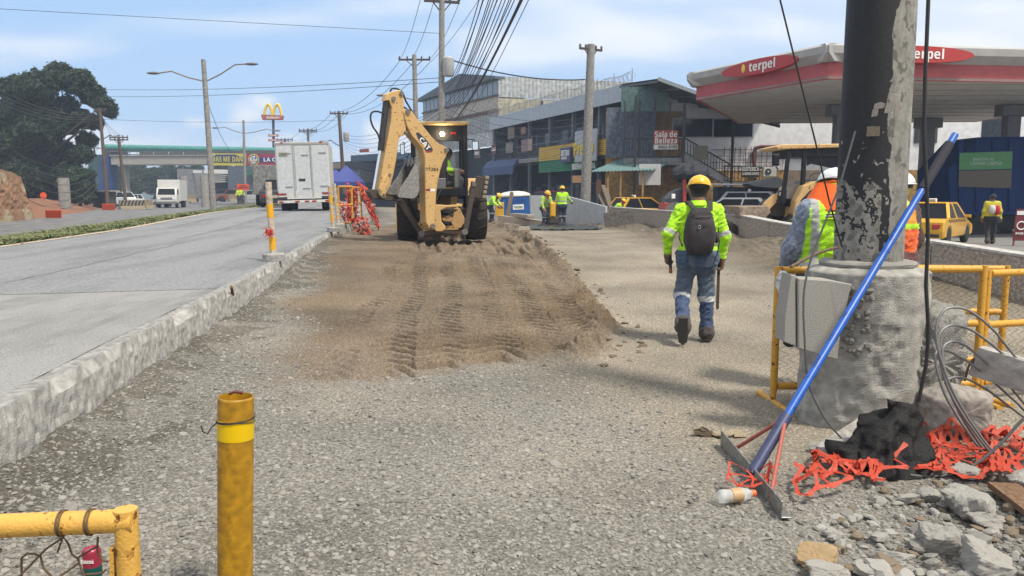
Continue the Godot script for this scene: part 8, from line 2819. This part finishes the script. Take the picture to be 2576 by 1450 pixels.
	for q in [[-0.40, 0.05], [0.12, 0.57]]:
		for i in 3: slab(t, "vent_slat", q[0], q[1], 1.20 + i * 0.06, 1.235 + i * 0.06, 0.03, 0.05, bl)
		slab(t, "door_panel", q[0], q[1], 0.1, 0.62, 0.03, 0.05, bl, 0.01)
	var lb := slab(t, "plate", -0.16, 0.40, 0.80, 1.06, 0.032, 0.05, M["print white"], 0.01)
	words("TecSan", 0.13, mat("plate green", Color.BLACK), lb, Transform3D(Basis.IDENTITY, Vector3(0.12, 0.94, 0.056)), 0.42)
	g = geo()
	var rg := []
	for q in [[1.0, 1.46], [1.04, 1.52], [0.98, 1.60], [0.7, 1.70], [0.3, 1.75]]: rg.append(PackedVector3Array([Vector3(-0.75 * q[0], q[1], -0.55 + 0.6 * q[0]), Vector3(0.75 * q[0], q[1], -0.55 + 0.6 * q[0]), Vector3(0.75 * q[0], q[1], -0.55 - 0.6 * q[0]), Vector3(-0.75 * q[0], q[1], -0.55 - 0.6 * q[0])]))
	g.loft(rg)
	part("roof", g, M["appliance white"], t)
	# precast pieces, yellow skip, compactor, boards
	for q in [[1256, 550, 1388, 566, "long grey precast beam lying on the ground before the toilet"], [1290, 541, 1336, 545, "short precast piece stacked on the long beam"]]:
		solo("precast_beam", geo().beam(at(q[0], q[1], 36.5), at(q[2], q[3], 35.0), 0.35, 0.30 if q[1] > 545 else 0.16, 0.02), M["wall concrete"], q[4], "beam", "precast beams")
	t = thing("concrete_screen", "row of tall pale precast panels behind the portable toilet", "wall")
	t.transform = wall_t(Vector2(-2.0, 44.0), Vector2(1.9, 43.0))
	for i in 5: slab(t, "panel", i * 0.78, i * 0.78 + 0.75, -0.1, 1.62, -0.12, 0.0 + 0.01 * (i % 2), mat("pale shutter", Color.BLACK))
	solo("timber_post", geo().beam(at(1276, 545, 38.0), at(1288, 484, 38.4), 0.14, 0.14, 0.01), mat("grey timber", rgb(0.22, 0.20, 0.17), 0.9, "worn", 1.5), "leaning grey timber post beside the blue toilet", "post")
	solo("tool_box", geo().box(at(1257, 520, 38.2) + Vector3(0, -0.15, 0), Vector3(0.42, 0.72, 0.5), Basis.IDENTITY, 0.03), taxi, "yellow steel box beside the stooping worker", "box")
	t = thing("plate_compactor", "small black plate compactor with yellow tank in front of the bending worker", "compactor", place(1393, 566, 33.4))
	part("base_plate", geo().box(Vector3(0, 0.06, 0), Vector3(0.55, 0.08, 0.75), Basis.IDENTITY, 0.02), blk, t)
	part("engine", geo().box(Vector3(0, 0.28, -0.05), Vector3(0.42, 0.32, 0.45), Basis.IDENTITY, 0.05), mat("dusty black steel", Color.BLACK), t)
	part("tank", geo().box(Vector3(-0.05, 0.75, 0.05), Vector3(0.24, 0.62, 0.3), Basis.IDENTITY, 0.05), taxi, t)
	part("handle", geo().tube([Vector3(-0.2, 0.3, -0.2), Vector3(-0.25, 0.8, -0.5), Vector3(0.2, 0.8, -0.5), Vector3(0.2, 0.3, -0.2)], 0.02, 6), blk, t)
	for q in [[1540, 536, 1516, 466, "topmost of the grey planks stacked against the ochre stall"], [1530, 536, 1508, 490, "lowest of the grey planks stacked against the ochre stall"], [1536, 536, 1524, 474, "broad grey plank in the middle of the stack by the ochre stall"]]:
		solo("timber_plank", geo().beam(at(q[0], q[1], 40.0), at(q[2], q[3], 40.6), 0.26, 0.08, 0.005), M["grey timber"], q[4], "plank", "planks by the ochre stall")
	for q in [[1500, 440, 1512, 500, "red and pale price poster on the stall beside the concrete pole", rgb(0.42, 0.24, 0.16)], [1440, 436, 1462, 466, "tan and orange poster on the shop wall beside the concrete pole", rgb(0.42, 0.28, 0.17)]]:
		solo("wall_poster", geo().box(Vector3.ZERO, Vector3((q[2] - q[0]) / F * 46.0, (q[3] - q[1]) / F * 46.0 * 0.6, 0.03)), mat("poster %d" % q[0], q[5], 0.7, "worn", 2.0), q[4], "poster", "", at((q[0] + q[2]) * 0.5, (q[1] + q[3]) * 0.5, 46.0))

func car_wheel_x(t: Node3D, p: Vector3) -> void: # wheel turning about the thing's own z axis
	var b := Basis(Vector3.RIGHT, PI / 2)
	var r := 0.5
	var g := geo().lathe([Vector2(r * 0.6, -0.14), Vector2(r * 0.9, -0.15), Vector2(r, -0.1), Vector2(r, 0.1), Vector2(r * 0.9, 0.15), Vector2(r * 0.6, 0.14)], p, b, 24)
	var o := part("wheel", g, M["tyre rubber"], t)
	part("rim", geo().lathe([Vector2(0.02, -0.08), Vector2(r * 0.61, -0.1), Vector2(r * 0.61, 0.1), Vector2(0.02, 0.08)], p, b, 20), M["alloy"], o)

# ---------------------------------------------------------------- along the slab and beyond
func delineator(x1: float, y1: float, x0: float, y0: float, d: float, label: String, bands: Array) -> void:
	var f := at(x1, y1, d)
	f.y = yroad(d)
	var tip := at(x0, y0, d) - f
	var t := thing("delineator_post", label, "traffic post", f, 0.0, "white delineator posts")
	var wh := mat("post white", rgb(0.62, 0.61, 0.57), 0.5, "worn", 1.0)
	part("tube", geo().cyl(Vector3(0, 0.05, 0), tip, 0.048, 0.048, 18), wh, t)
	for b in bands: part("band", geo().cyl(tip * b[0], tip * b[1], 0.0495, 0.0495, 18, false), mat("band amber", rgb(0.78, 0.40, 0.008), 0.4, "soft", 4.0), t)
	part("base", geo().lathe([Vector2(0.16, 0.0), Vector2(0.165, 0.09), Vector2(0.15, 0.115), Vector2(0.05, 0.12)], Vector3.ZERO, Basis.IDENTITY, 14), mat("base concrete", rgb(0.42, 0.41, 0.39), 0.9, "blot", 2.0), t)

func make_roadside() -> void:
	delineator(688, 648, 674, 458, 11.6, "nearest white delineator post with a red cord tied round it", [[0.14, 0.30], [0.55, 0.72]])
	delineator(839, 584, 829, 468, 18.8, "white delineator post with closely spaced amber bands at the slab edge", [[0.07, 0.11], [0.22, 0.40], [0.46, 0.50], [0.62, 0.80], [0.90, 0.94]])
	delineator(852, 578, 840, 462, 20.3, "white delineator post standing just behind the closely banded one", [[0.22, 0.27], [0.50, 0.55]])
	delineator(893, 541, 876, 470, 30.0, "leaning white delineator post behind the orange netting", [[0.3, 0.35]])
	delineator(905, 538, 901, 475, 31.0, "upright white delineator post beside the leaning one", [[0.5, 0.55]])
	var b := at(678, 585, 11.5)
	var g := geo()
	for i in 14: g.tube([b + Vector3(rng.randf_range(-0.05, 0.05), rng.randf_range(-0.06, 0.06), 0.055), b + Vector3(rng.randf_range(-0.09, 0.1), rng.randf_range(-0.1, 0.1), 0.09)], 0.006, 4)
	for i in 4:
		var pts := []
		for k in 13: pts.append(b + Vector3(cos(TAU * k / 12) * 0.053, -0.04 + 0.025 * i, sin(TAU * k / 12) * 0.053 + 0.0))
		g.tube(pts, 0.007, 4)
	solo("red_cord", g, mat("red cord", rgb(0.5, 0.05, 0.03), 0.8, "", 1.0), "frayed red plastic cord knotted round the nearest white post", "cord")
	for q in [[853, 566, 850, 468, 884, 468, 22.0, "yellow pipe barrier stood on end beside the white posts"], [884, 552, 878, 468, 905, 472, 24.5, "yellow pipe barrier stood on end nearest the orange netting"]]:
		var t := thing("pipe_barrier", q[7], "barrier", at(q[0], q[1], q[6]), 0.0, "yellow pipe barriers")
		var y := mat("yellow barrier paint", Color.BLACK)
		var o := t.position
		var c0 := Vector3.ZERO
		var c1 := at(q[2], q[3], q[6]) - o
		var c2 := at(q[4], q[5], q[6] + 1.2) - o
		var c3 := c2 - c1
		for e in [[c0, c1], [c3, c2]]: part("post", geo().cyl(e[0], e[1], 0.03), y, t)
		for k in [0.02, 0.5, 0.98]: part("rail", geo().cyl(c0.lerp(c1, k), c3.lerp(c2, k), 0.03), y, t)
	var sheet := func(px: Array, d0: float, d1: float) -> Callable:
		return func(u: float, v: float) -> Vector3:
			var x := lerpf(lerpf(px[0][0], px[1][0], u), lerpf(px[3][0], px[2][0], u), v)
			var y := lerpf(lerpf(px[0][1], px[1][1], u), lerpf(px[3][1], px[2][1], u), v)
			return at(x, y, lerpf(d0, d1, u)) + Vector3(nz.get_noise_2d(u * 500, v * 500) * 0.10, nz.get_noise_2d(u * 400 + 9, v * 400) * 0.06, nz.get_noise_2d(v * 500, u * 500) * 0.25)
	net(sheet.call([[895, 455], [930, 480], [958, 585], [925, 530]], 26.0, 24.0), 12, 26, 0.03, "safety_net", null, "orange safety net draped from a post down over the slab edge")
	net(sheet.call([[872, 462], [898, 480], [905, 560], [872, 545]], 24.0, 24.0), 10, 22, 0.026, "safety_net", null, "orange safety net wound round the yellow frames stood on end")
	net(sheet.call([[850, 505], [884, 520], [888, 560], [854, 552]], 22.2, 22.6), 10, 12, 0.022, "safety_net", null, "ragged orange net on the front yellow frame")
	net(sheet.call([[880, 552], [925, 545], [935, 590], [905, 600]], 22.0, 22.0), 10, 12, 0.026, "safety_net", null, "orange net trailing over the broken slab side")
	# footbridge
	var t := house("footbridge", "grey footbridge with teal pipe roof crossing the road", Vector2(-59.0, 112.0), Vector2(-32.0, 110.0), "bridge")
	var W := func(x: float, y: float, o := 0.0) -> Vector3: return onwall(t.transform, x, y, o)
	var teal := mat("bridge teal", rgb(0.08, 0.33, 0.30), 0.6, "blot", 0.4)
	var cg := mat("girder grey", rgb(0.36, 0.34, 0.31), 0.8, "soft", 0.3)
	part("pipe_roof", geo().cyl(W.call(262, 371, -1.5), W.call(760, 381, -1.5), 0.46, 0.46, 18), teal, t)
	var a: Vector3 = W.call(278, 415)
	var c: Vector3 = W.call(760, 417)
	slab(t, "girder", a.x, c.x, a.y, a.y + 1.25, -3.0, 0.0, cg, 0.05)
	slab(t, "deck_edge", a.x - 0.3, c.x, a.y + 1.25, a.y + 1.36, -3.2, 0.15, cg)
	rail(t, Vector3(a.x, a.y + 1.36, 0.0), Vector3(c.x, a.y + 1.36, 0.0), 0.5, 1.3, M["rail steel"], 0.06)
	for i in 9: slab(t, "side_screen", a.x + 4.2 + i * 2.2, a.x + 6.3 + i * 2.2, a.y + 1.38, a.y + 1.85, -0.3, -0.25, mat("screen grey", rgb(0.20, 0.20, 0.20), 0.7, "blot", 0.5))
	for i in 14: part("roof_post", geo().cyl(Vector3(a.x + i * 2.05, a.y + 1.36, -1.5), Vector3(a.x + i * 2.05, a.y + 2.3, -1.5), 0.05), M["rail steel"], t)
	slab(t, "stair_cage", a.x - 0.9, a.x + 1.2, a.y + 1.3, a.y + 2.3, -2.6, -0.1, mat("cage dark", rgb(0.06, 0.06, 0.075), 0.8, "soft", 0.5))
	for q in [[[[262, 395], [284, 392], [282, 510], [258, 515]], "tower_panel", mat("tower blue", rgb(0.02, 0.07, 0.26), 0.6, "blot", 0.4)], [[[232, 392], [262, 390], [258, 515], [240, 515]], "stair_tower", mat("mural teal", rgb(0.035, 0.13, 0.16), 0.7, "worn", 0.25)]]: flatcut(t, q[1], q[0], -2.0, 0.3, q[2])
	for x in [300.0, 742.0]: slab(t, "pier", (W.call(x, 450, 0) as Vector3).x - 0.4, (W.call(x, 450, 0) as Vector3).x + 0.4, 0, a.y, -1.9, -1.1, cg)
	var bn := thing("bridge_banner", "yellow, maroon and navy advertising banner hung on the footbridge", "banner")
	bn.transform = t.transform
	var yl := mat("banner yellow", rgb(0.58, 0.52, 0.06), 0.6, "soft", 0.4)
	var nv := mat("banner navy", rgb(0.02, 0.03, 0.16), 0.6, "", 1.0)
	var m := flatcut(bn, "yellow_field", [[524, 386], [619, 387], [619, 417], [524, 416]], 0.3, 0.4, yl)
	flatcut(bn, "navy_field", [[530, 395], [545, 389], [590, 389], [612, 396], [612, 410], [530, 409]], 0.4, 0.43, nv)
	words_on(bn, m, "MAS ME DAN", [531, 394, 610, 408], 0.44, yl)
	m = flatcut(bn, "maroon_field", [[619, 387], [770, 388], [770, 418], [619, 417]], 0.3, 0.4, mat("banner maroon", rgb(0.28, 0.02, 0.06), 0.6, "", 1.0))
	flatcut(bn, "navy_strip", [[650, 396], [770, 396], [770, 409], [650, 408]], 0.4, 0.43, nv)
	var rc := onwall(t.transform, 638, 402, 0.4)
	for q in [[0.80, 0.0, yl], [0.66, 0.03, nv], [0.54, 0.06, M["print white"]]]: part("round_badge", geo().cyl(rc + Vector3(0, 0, q[1]), rc + Vector3(0, 0, q[1] + 0.04), q[0], q[0], 24), q[2], bn)
	words_on(bn, m, "24", [631, 394, 645, 402], 0.5, nv)
	words_on(bn, m, "HORAS", [630, 404, 646, 408], 0.5, M["banner red"])
	words_on(bn, m, "LA CABAÑA", [662, 397, 745, 407], 0.44, M["print white"])
	# burger sign on a mast
	var sp := at(687, 420, 120.0)
	t = thing("arches_sign", "tall mast sign with two golden arches over a red name board", "sign", Vector3(sp.x, 0.5, sp.z))
	W = func(x: float, y: float, o := 0.0) -> Vector3: return onwall(Transform3D(Basis.IDENTITY, t.position), x, y, o)
	part("mast", geo().cyl(Vector3(0, 0, 0), W.call(687, 298), 0.22, 0.2), mat("mast blue", rgb(0.03, 0.035, 0.06), 0.5, "", 1.0), t)
	for s in [-1.0, 1.0]:
		var pts := []
		for i in 17:
			var u := i / 16.0
			pts.append(W.call(686 + s * (1.0 + 21.0 * u), 297 - 34.0 * pow(sin(PI * clampf(u * 0.94 + 0.06 * u, 0.0, 1.0)), 0.55), 0.25))
		part("arch", geo().tube(pts, 0.21, 8), mat("arch yellow", rgb(0.72, 0.50, 0.03), 0.5, "", 1.0), t)
	m = flatcut(t, "name_board", [[657, 289], [713, 291], [711, 302], [661, 302]], -0.1, 0.45, M["banner red"])
	words_on(t, m, "McDonald's", [670, 293, 704, 299], 0.46, M["print white"])
	for y in [338, 350]:
		m = flatcut(t, "small_board", [[675, y], [700, y], [700, y + 6], [675, y + 6]], 0.1, 0.3, M["banner red"])
		words_on(t, m, "VENTANA" if y == 338 else "AUTO-MAC", [677, y + 1, 697, y + 5], 0.31, M["print white"])
	# filling station across the road
	t = house("blue_canopy", "distant blue filling station canopy with a price board", Vector2(-96.0, 170.0), Vector2(-70.0, 168.0), "canopy")
	m = flatcut(t, "fascia", [[283, 461], [412, 463], [412, 473], [283, 472]], -6.0, 0.0, mat("station blue", rgb(0.01, 0.06, 0.34), 0.5, "", 1.0))
	flatcut(t, "red_line", [[283, 472.2], [412, 473.2], [412, 475], [283, 474]], -6.0, 0.02, M["banner red"])
	words_on(t, m, "delta", [326, 464, 340, 470], 0.02, M["print white"])
	for x in [331, 344, 397]: flatcut(t, "column", [[x, 474], [x + 5, 474], [x + 5, 508], [x, 508]], -3.0, -2.4, M["column grey"])
	for x in [361, 370]: flatcut(t, "price_panel", [[x, 457], [x + 8, 456.5], [x + 8, 485], [x, 485]], 1.0, 1.3, M["faded board"])
	# buildings under the bridge
	t = house("drive_in_building", "grey restaurant block with white sign and slatted garage under the footbridge", Vector2(-52.0, 128.0), Vector2(-36.0, 124.0))
	flatcut(t, "corner_block", [[484, 426], [524, 428], [524, 500], [484, 500]], -8, 0, M["weathered render"])
	flatcut(t, "name_sign", [[486, 429], [506, 429], [506, 435], [486, 435]], 0.0, 0.2, M["print white"])
	flatcut(t, "white_fascia", [[534, 427], [579, 428], [579, 438], [534, 437]], -4, 0.4, M["print white"])
	for i in 4: flatcut(t, "slat_band", [[536, 440 + i * 5], [581, 441 + i * 5], [581, 444 + i * 5], [536, 443 + i * 5]], -4, 0.1, mat("band cream", rgb(0.44, 0.42, 0.37), 0.7, "", 1.0))
	flatcut(t, "dark_opening", [[534, 460], [640, 460], [640, 500], [534, 500]], -4.2, -4.0, M["shade dark front"])
	flatcut(t, "green_sign", [[619, 430], [668, 430], [668, 441], [619, 441]], 0.2, 0.4, mat("sign green", rgb(0.04, 0.16, 0.10), 0.6, "", 1.0))
	flatcut(t, "shop_block", [[600, 420], [720, 420], [720, 500], [600, 500]], -6, 0.0, M["shade blue wall"])
	t = thing("road_works_sign", "orange road works board on a stand on the median", "sign", at(611, 510, 82.0))
	W = func(x: float, y: float, o := 0.0) -> Vector3: return onwall(Transform3D(Basis.IDENTITY, t.position), x, y, o)
	m = flatcut(t, "board", [[596, 463], [626, 464], [625, 479], [596, 478]], 0.0, 0.05, mat("sign orange", rgb(0.72, 0.09, 0.02), 0.6, "", 1.0))
	words_on(t, m, "VIA EN", [603, 466, 619, 469], 0.05, M["ink"])
	words_on(t, m, "CONSTRUCCION", [598, 471, 624, 474], 0.05, M["ink"])
	for x in [606, 616]: part("leg", geo().beam(W.call(611, 478, 0.0), W.call(x, 512, 0.0), 0.05, 0.05), M["rail steel"], t)
	t = thing("stop_board", "small red octagonal board on a stick on the red bank", "sign", at(110, 512, 60.0))
	part("board", geo().cyl(Vector3(0, 0.6, 0), Vector3(0, 0.6, 0.04), 0.26, 0.26, 8), M["sign orange"], t)
	part("stick", geo().cyl(Vector3(0, -0.4, 0), Vector3(0, 0.6, 0), 0.02), M["rail steel"], t)
	# shelter, road blocks and orange screens
	t = thing("bus_shelter", "small dark roadside shelter with flat roof at the bridge foot", "shelter", at(255, 520, 78.0))
	t.position.y = 0.3
	for x in [-0.85, 0.85]: slab(t, "wall", x - 0.05, x + 0.05, 0, 1.75, -1.2, 0.0, mat("shelter brown", rgb(0.085, 0.075, 0.065), 0.8, "blot", 0.8))
	slab(t, "back", -0.8, 0.8, 0, 1.75, -1.2, -1.1, M["shelter brown"])
	slab(t, "roof", -1.25, 1.25, 1.75, 1.87, -1.4, 0.4, cg)
	var blocks := [[300, 361, 527, 68.0, "striped concrete road block before the bridge foot", true], [362, 382, 525, 70.0, "plain tan road block next to the striped one", false], [466, 490, 508, 88.0, "grey road block between the two piers", false], [575, 600, 507, 92.0, "grey road block beneath the white garage", false]]
	for q in blocks:
		var p0 := at(q[0], q[2], q[3])
		var p1 := at(q[1], q[2] - 1, q[3] + 2.0)
		t = thing("road_block", q[4], "road block", p0, 0.0, "concrete road blocks")
		var d := p1 - p0
		t.rotation.y = atan2(-d.z, d.x)
		var l := d.length()
		part("block", geo().prism([Vector2(-0.28, 0), Vector2(0.28, 0), Vector2(0.12, 0.3), Vector2(0.09, 0.8), Vector2(-0.09, 0.8), Vector2(-0.12, 0.3)], 0, l, Transform3D(Basis(Vector3(0, 0, 1), Vector3.UP, Vector3(1, 0, 0)) * Basis.from_scale(Vector3(-1, 1, 1)), Vector3.ZERO)), mat("block tan", rgb(0.34, 0.28, 0.19), 0.9, "blot", 0.8), t)
		if q[5]:
			for i in 7: part("stripe", geo().prism([Vector2(l * i / 7.0, 0.32), Vector2(l * i / 7.0 + 0.16, 0.32), Vector2(l * i / 7.0 + 0.36, 0.78), Vector2(l * i / 7.0 + 0.20, 0.78)], 0.13, 0.145), M["ink"], t)
	for q in [[115, 529, 154, 549, 41.0, "flat orange plastic screen panel at the foot of the red bank"], [257, 513, 289, 529, 66.0, "orange plastic screen panel before the roadside shelter"]]:
		var p := at((q[0] + q[2]) * 0.5, q[3], q[4])
		t = thing("plastic_screen", q[5], "screen", p, 0.0, "orange screens")
		var w: float = (q[2] - q[0]) / F * q[4]
		var h: float = (q[3] - q[1]) / F * q[4]
		slab(t, "sheet", -w * 0.5, w * 0.5, 0.0, h, -0.02, 0.02, mat("screen orange", rgb(0.72, 0.12, 0.045), 0.7, "worn", 3.0))
		for i in 5: slab(t, "slat", -w * 0.5, w * 0.5, h * (i + 0.2) / 5.0, h * (i + 0.4) / 5.0, 0.02, 0.05, M["screen orange"])

func make_wires() -> void:
	var line := mat("overhead wire", rgb(0.035, 0.035, 0.04), 0.6, "", 1.0)
	var wire := func(x0: float, y0: float, d0: float, x1: float, y1: float, d1: float, sag: float, r: float, label: String, group: String) -> void:
		var a := at(x0, y0, d0)
		var b := at(x1, y1, d1)
		var pts := []
		for i in 15:
			var u := i / 14.0
			pts.append(a.lerp(b, u) - Vector3(0, sag * 4.0 * u * (1.0 - u), 0))
		solo("overhead_wire", geo().tube(pts, r, 5), line, label, "wire", group)
	var rr := RandomNumberGenerator.new()
	rr.seed = 5
	var ends := [1205, 1212, 1216, 1224, 1229, 1236, 1243, 1247, 1254, 1262, 1268, 1276, 1283, 1295]
	for i in ends.size():
		var x: float = ends[i]
		wire.call(1116 + rr.randf_range(-6, 14), 215 + i * 8.5, 37.8, x + (x - 1120) * 0.42, -130, 17.0, 0.5, 0.034 if i == 13 else 0.013, "thick black bundled cable of the fan leaving the tallest pole" if i == 13 else "overhead wire in the fan leaving the tallest pole", "wires fanning from the tallest pole")
	for q in [[1148, 310, 1318], [1160, 318, 1332]]: wire.call(q[0], q[1], 60.0, q[2] + 60, -130, 18.0, 0.3, 0.013, "overhead wire passing right of the cable fan", "wires right of the fan")
	for q in [[1005, 150, 1062, -20], [1035, 148, 1098, -20], [1080, 150, 1165, -20], [1080, 158, 1258, -90]]: wire.call(q[0], q[1], 55.0, q[2], q[3], 36.0, 0.4, 0.014, "overhead wire between the two poles behind the machine", "wires behind the machine")
	for q in [[1005, 154, 834, 283], [1040, 156, 852, 285], [1080, 158, 872, 287]]: wire.call(q[0], q[1], 55.0, q[2], q[3], 74.0, 0.9, 0.018, "overhead wire running down to the transformer pole", "wires to the transformer pole")
	for q in [[834, 284, 755, 327], [852, 286, 774, 328], [872, 288, 795, 329], [755, 330, 698, 351], [795, 331, 735, 352]]: wire.call(q[0], q[1], 74.0 if q[1] < 300 else 100.0, q[2], q[3], 100.0 if q[1] < 300 else 130.0, 0.6, 0.02, "overhead wire between the far crossarm poles", "wires between far poles")
	for i in 11: wire.call(866, 340 + i * 6.0, 74.0, 1108 + rr.randf_range(-8, 4), 268 + i * 9.0, 38.0, 0.6 + 0.12 * i, 0.013, "telephone wire sagging from the transformer pole to the tallest pole", "sagging telephone wires")
	for i in 6: wire.call(1112, 255 + i * 14.0, 38.0, 1470, 296 + i * 12.0, 44.0, 0.5 + 0.16 * i, 0.011, "service wire crossing before the shop row to the stout pole", "service wires before the shops")
	wire.call(1118, 145, 38.0, 1472, 200, 44.0, 0.35, 0.035, "thick black cable from the tallest pole to the stout pole", "")
	wire.call(-40, 20, 34.0, 1108, 84, 38.0, 0.0, 0.011, "single long wire crossing the upper sky to the tallest pole", "")
	for q in [[255, 225, 1108, 196], [255, 243, 1108, 206], [255, 300, 860, 302]]: wire.call(q[0], q[1], 72.0, q[2], q[3], 40.0 if q[2] > 1000 else 76.0, 0.25, 0.016, "long thin wire crossing low over the road", "wires over the road")
	wire.call(520, 252, 47.5, 613, 352, 88.0, 2.2, 0.016, "slack wire hanging between the two double armed lamp posts", "")
	for i in 4: wire.call(250, 284 + i * 5.0, 70.0, -60, 196 + i * 12.0, 40.0, 0.8, 0.018, "wire from the leaning pole across the big tree's crown", "upper wires before the big tree")
	for i in 6: wire.call(262, 396 + i * 9.0, 70.0, -60, 318 + i * 15.0, 40.0, 1.6 + 0.25 * i, 0.018, "drooping wire low in front of the big tree", "lower wires before the big tree")
	for i in 3: wire.call(252, 286 + i * 3.0, 70.0, 284 + i * 14.0, 344, 85.0, 0.3, 0.016, "short wire between the leaning pole and the double crossarm pole", "short wires by the bridge tower")
func _ready() -> void:
	rng.seed = 7
	nz.seed = 2; nz.frequency = 0.01; nz.fractal_octaves = 3
	nz2.seed = 11; nz2.frequency = 0.01; nz2.fractal_octaves = 4
	font = SystemFont.new(); font.font_names = ["Droid Sans"]; font.font_weight = 700
	serif = SystemFont.new(); serif.font_names = ["Droid Serif"]; serif.font_weight = 700
	make_textures()
	set_light()
	make_ground()
	print("ground ", Time.get_ticks_msec())
	make_road()
	make_bank()
	make_grass()
	for i in 6: rocks.append(rock_mesh(90 + i, 8, 12, 0.08))
	make_gravel()
	make_pole()
	make_cables_front()
	make_front_right()
	make_front_left()
	print("front ", Time.get_ticks_msec())
	make_near_worker()
	print("near ", Time.get_ticks_msec())
	make_other_people()
	make_backhoe()
	make_truck()
	make_poles()
	make_trees()
	make_shops()
	print("shops ", Time.get_ticks_msec())
	make_wall()
	make_street()
	make_roadside()
	make_wires()
	print("people ", Time.get_ticks_msec())
	print("gravel ", Time.get_ticks_msec())
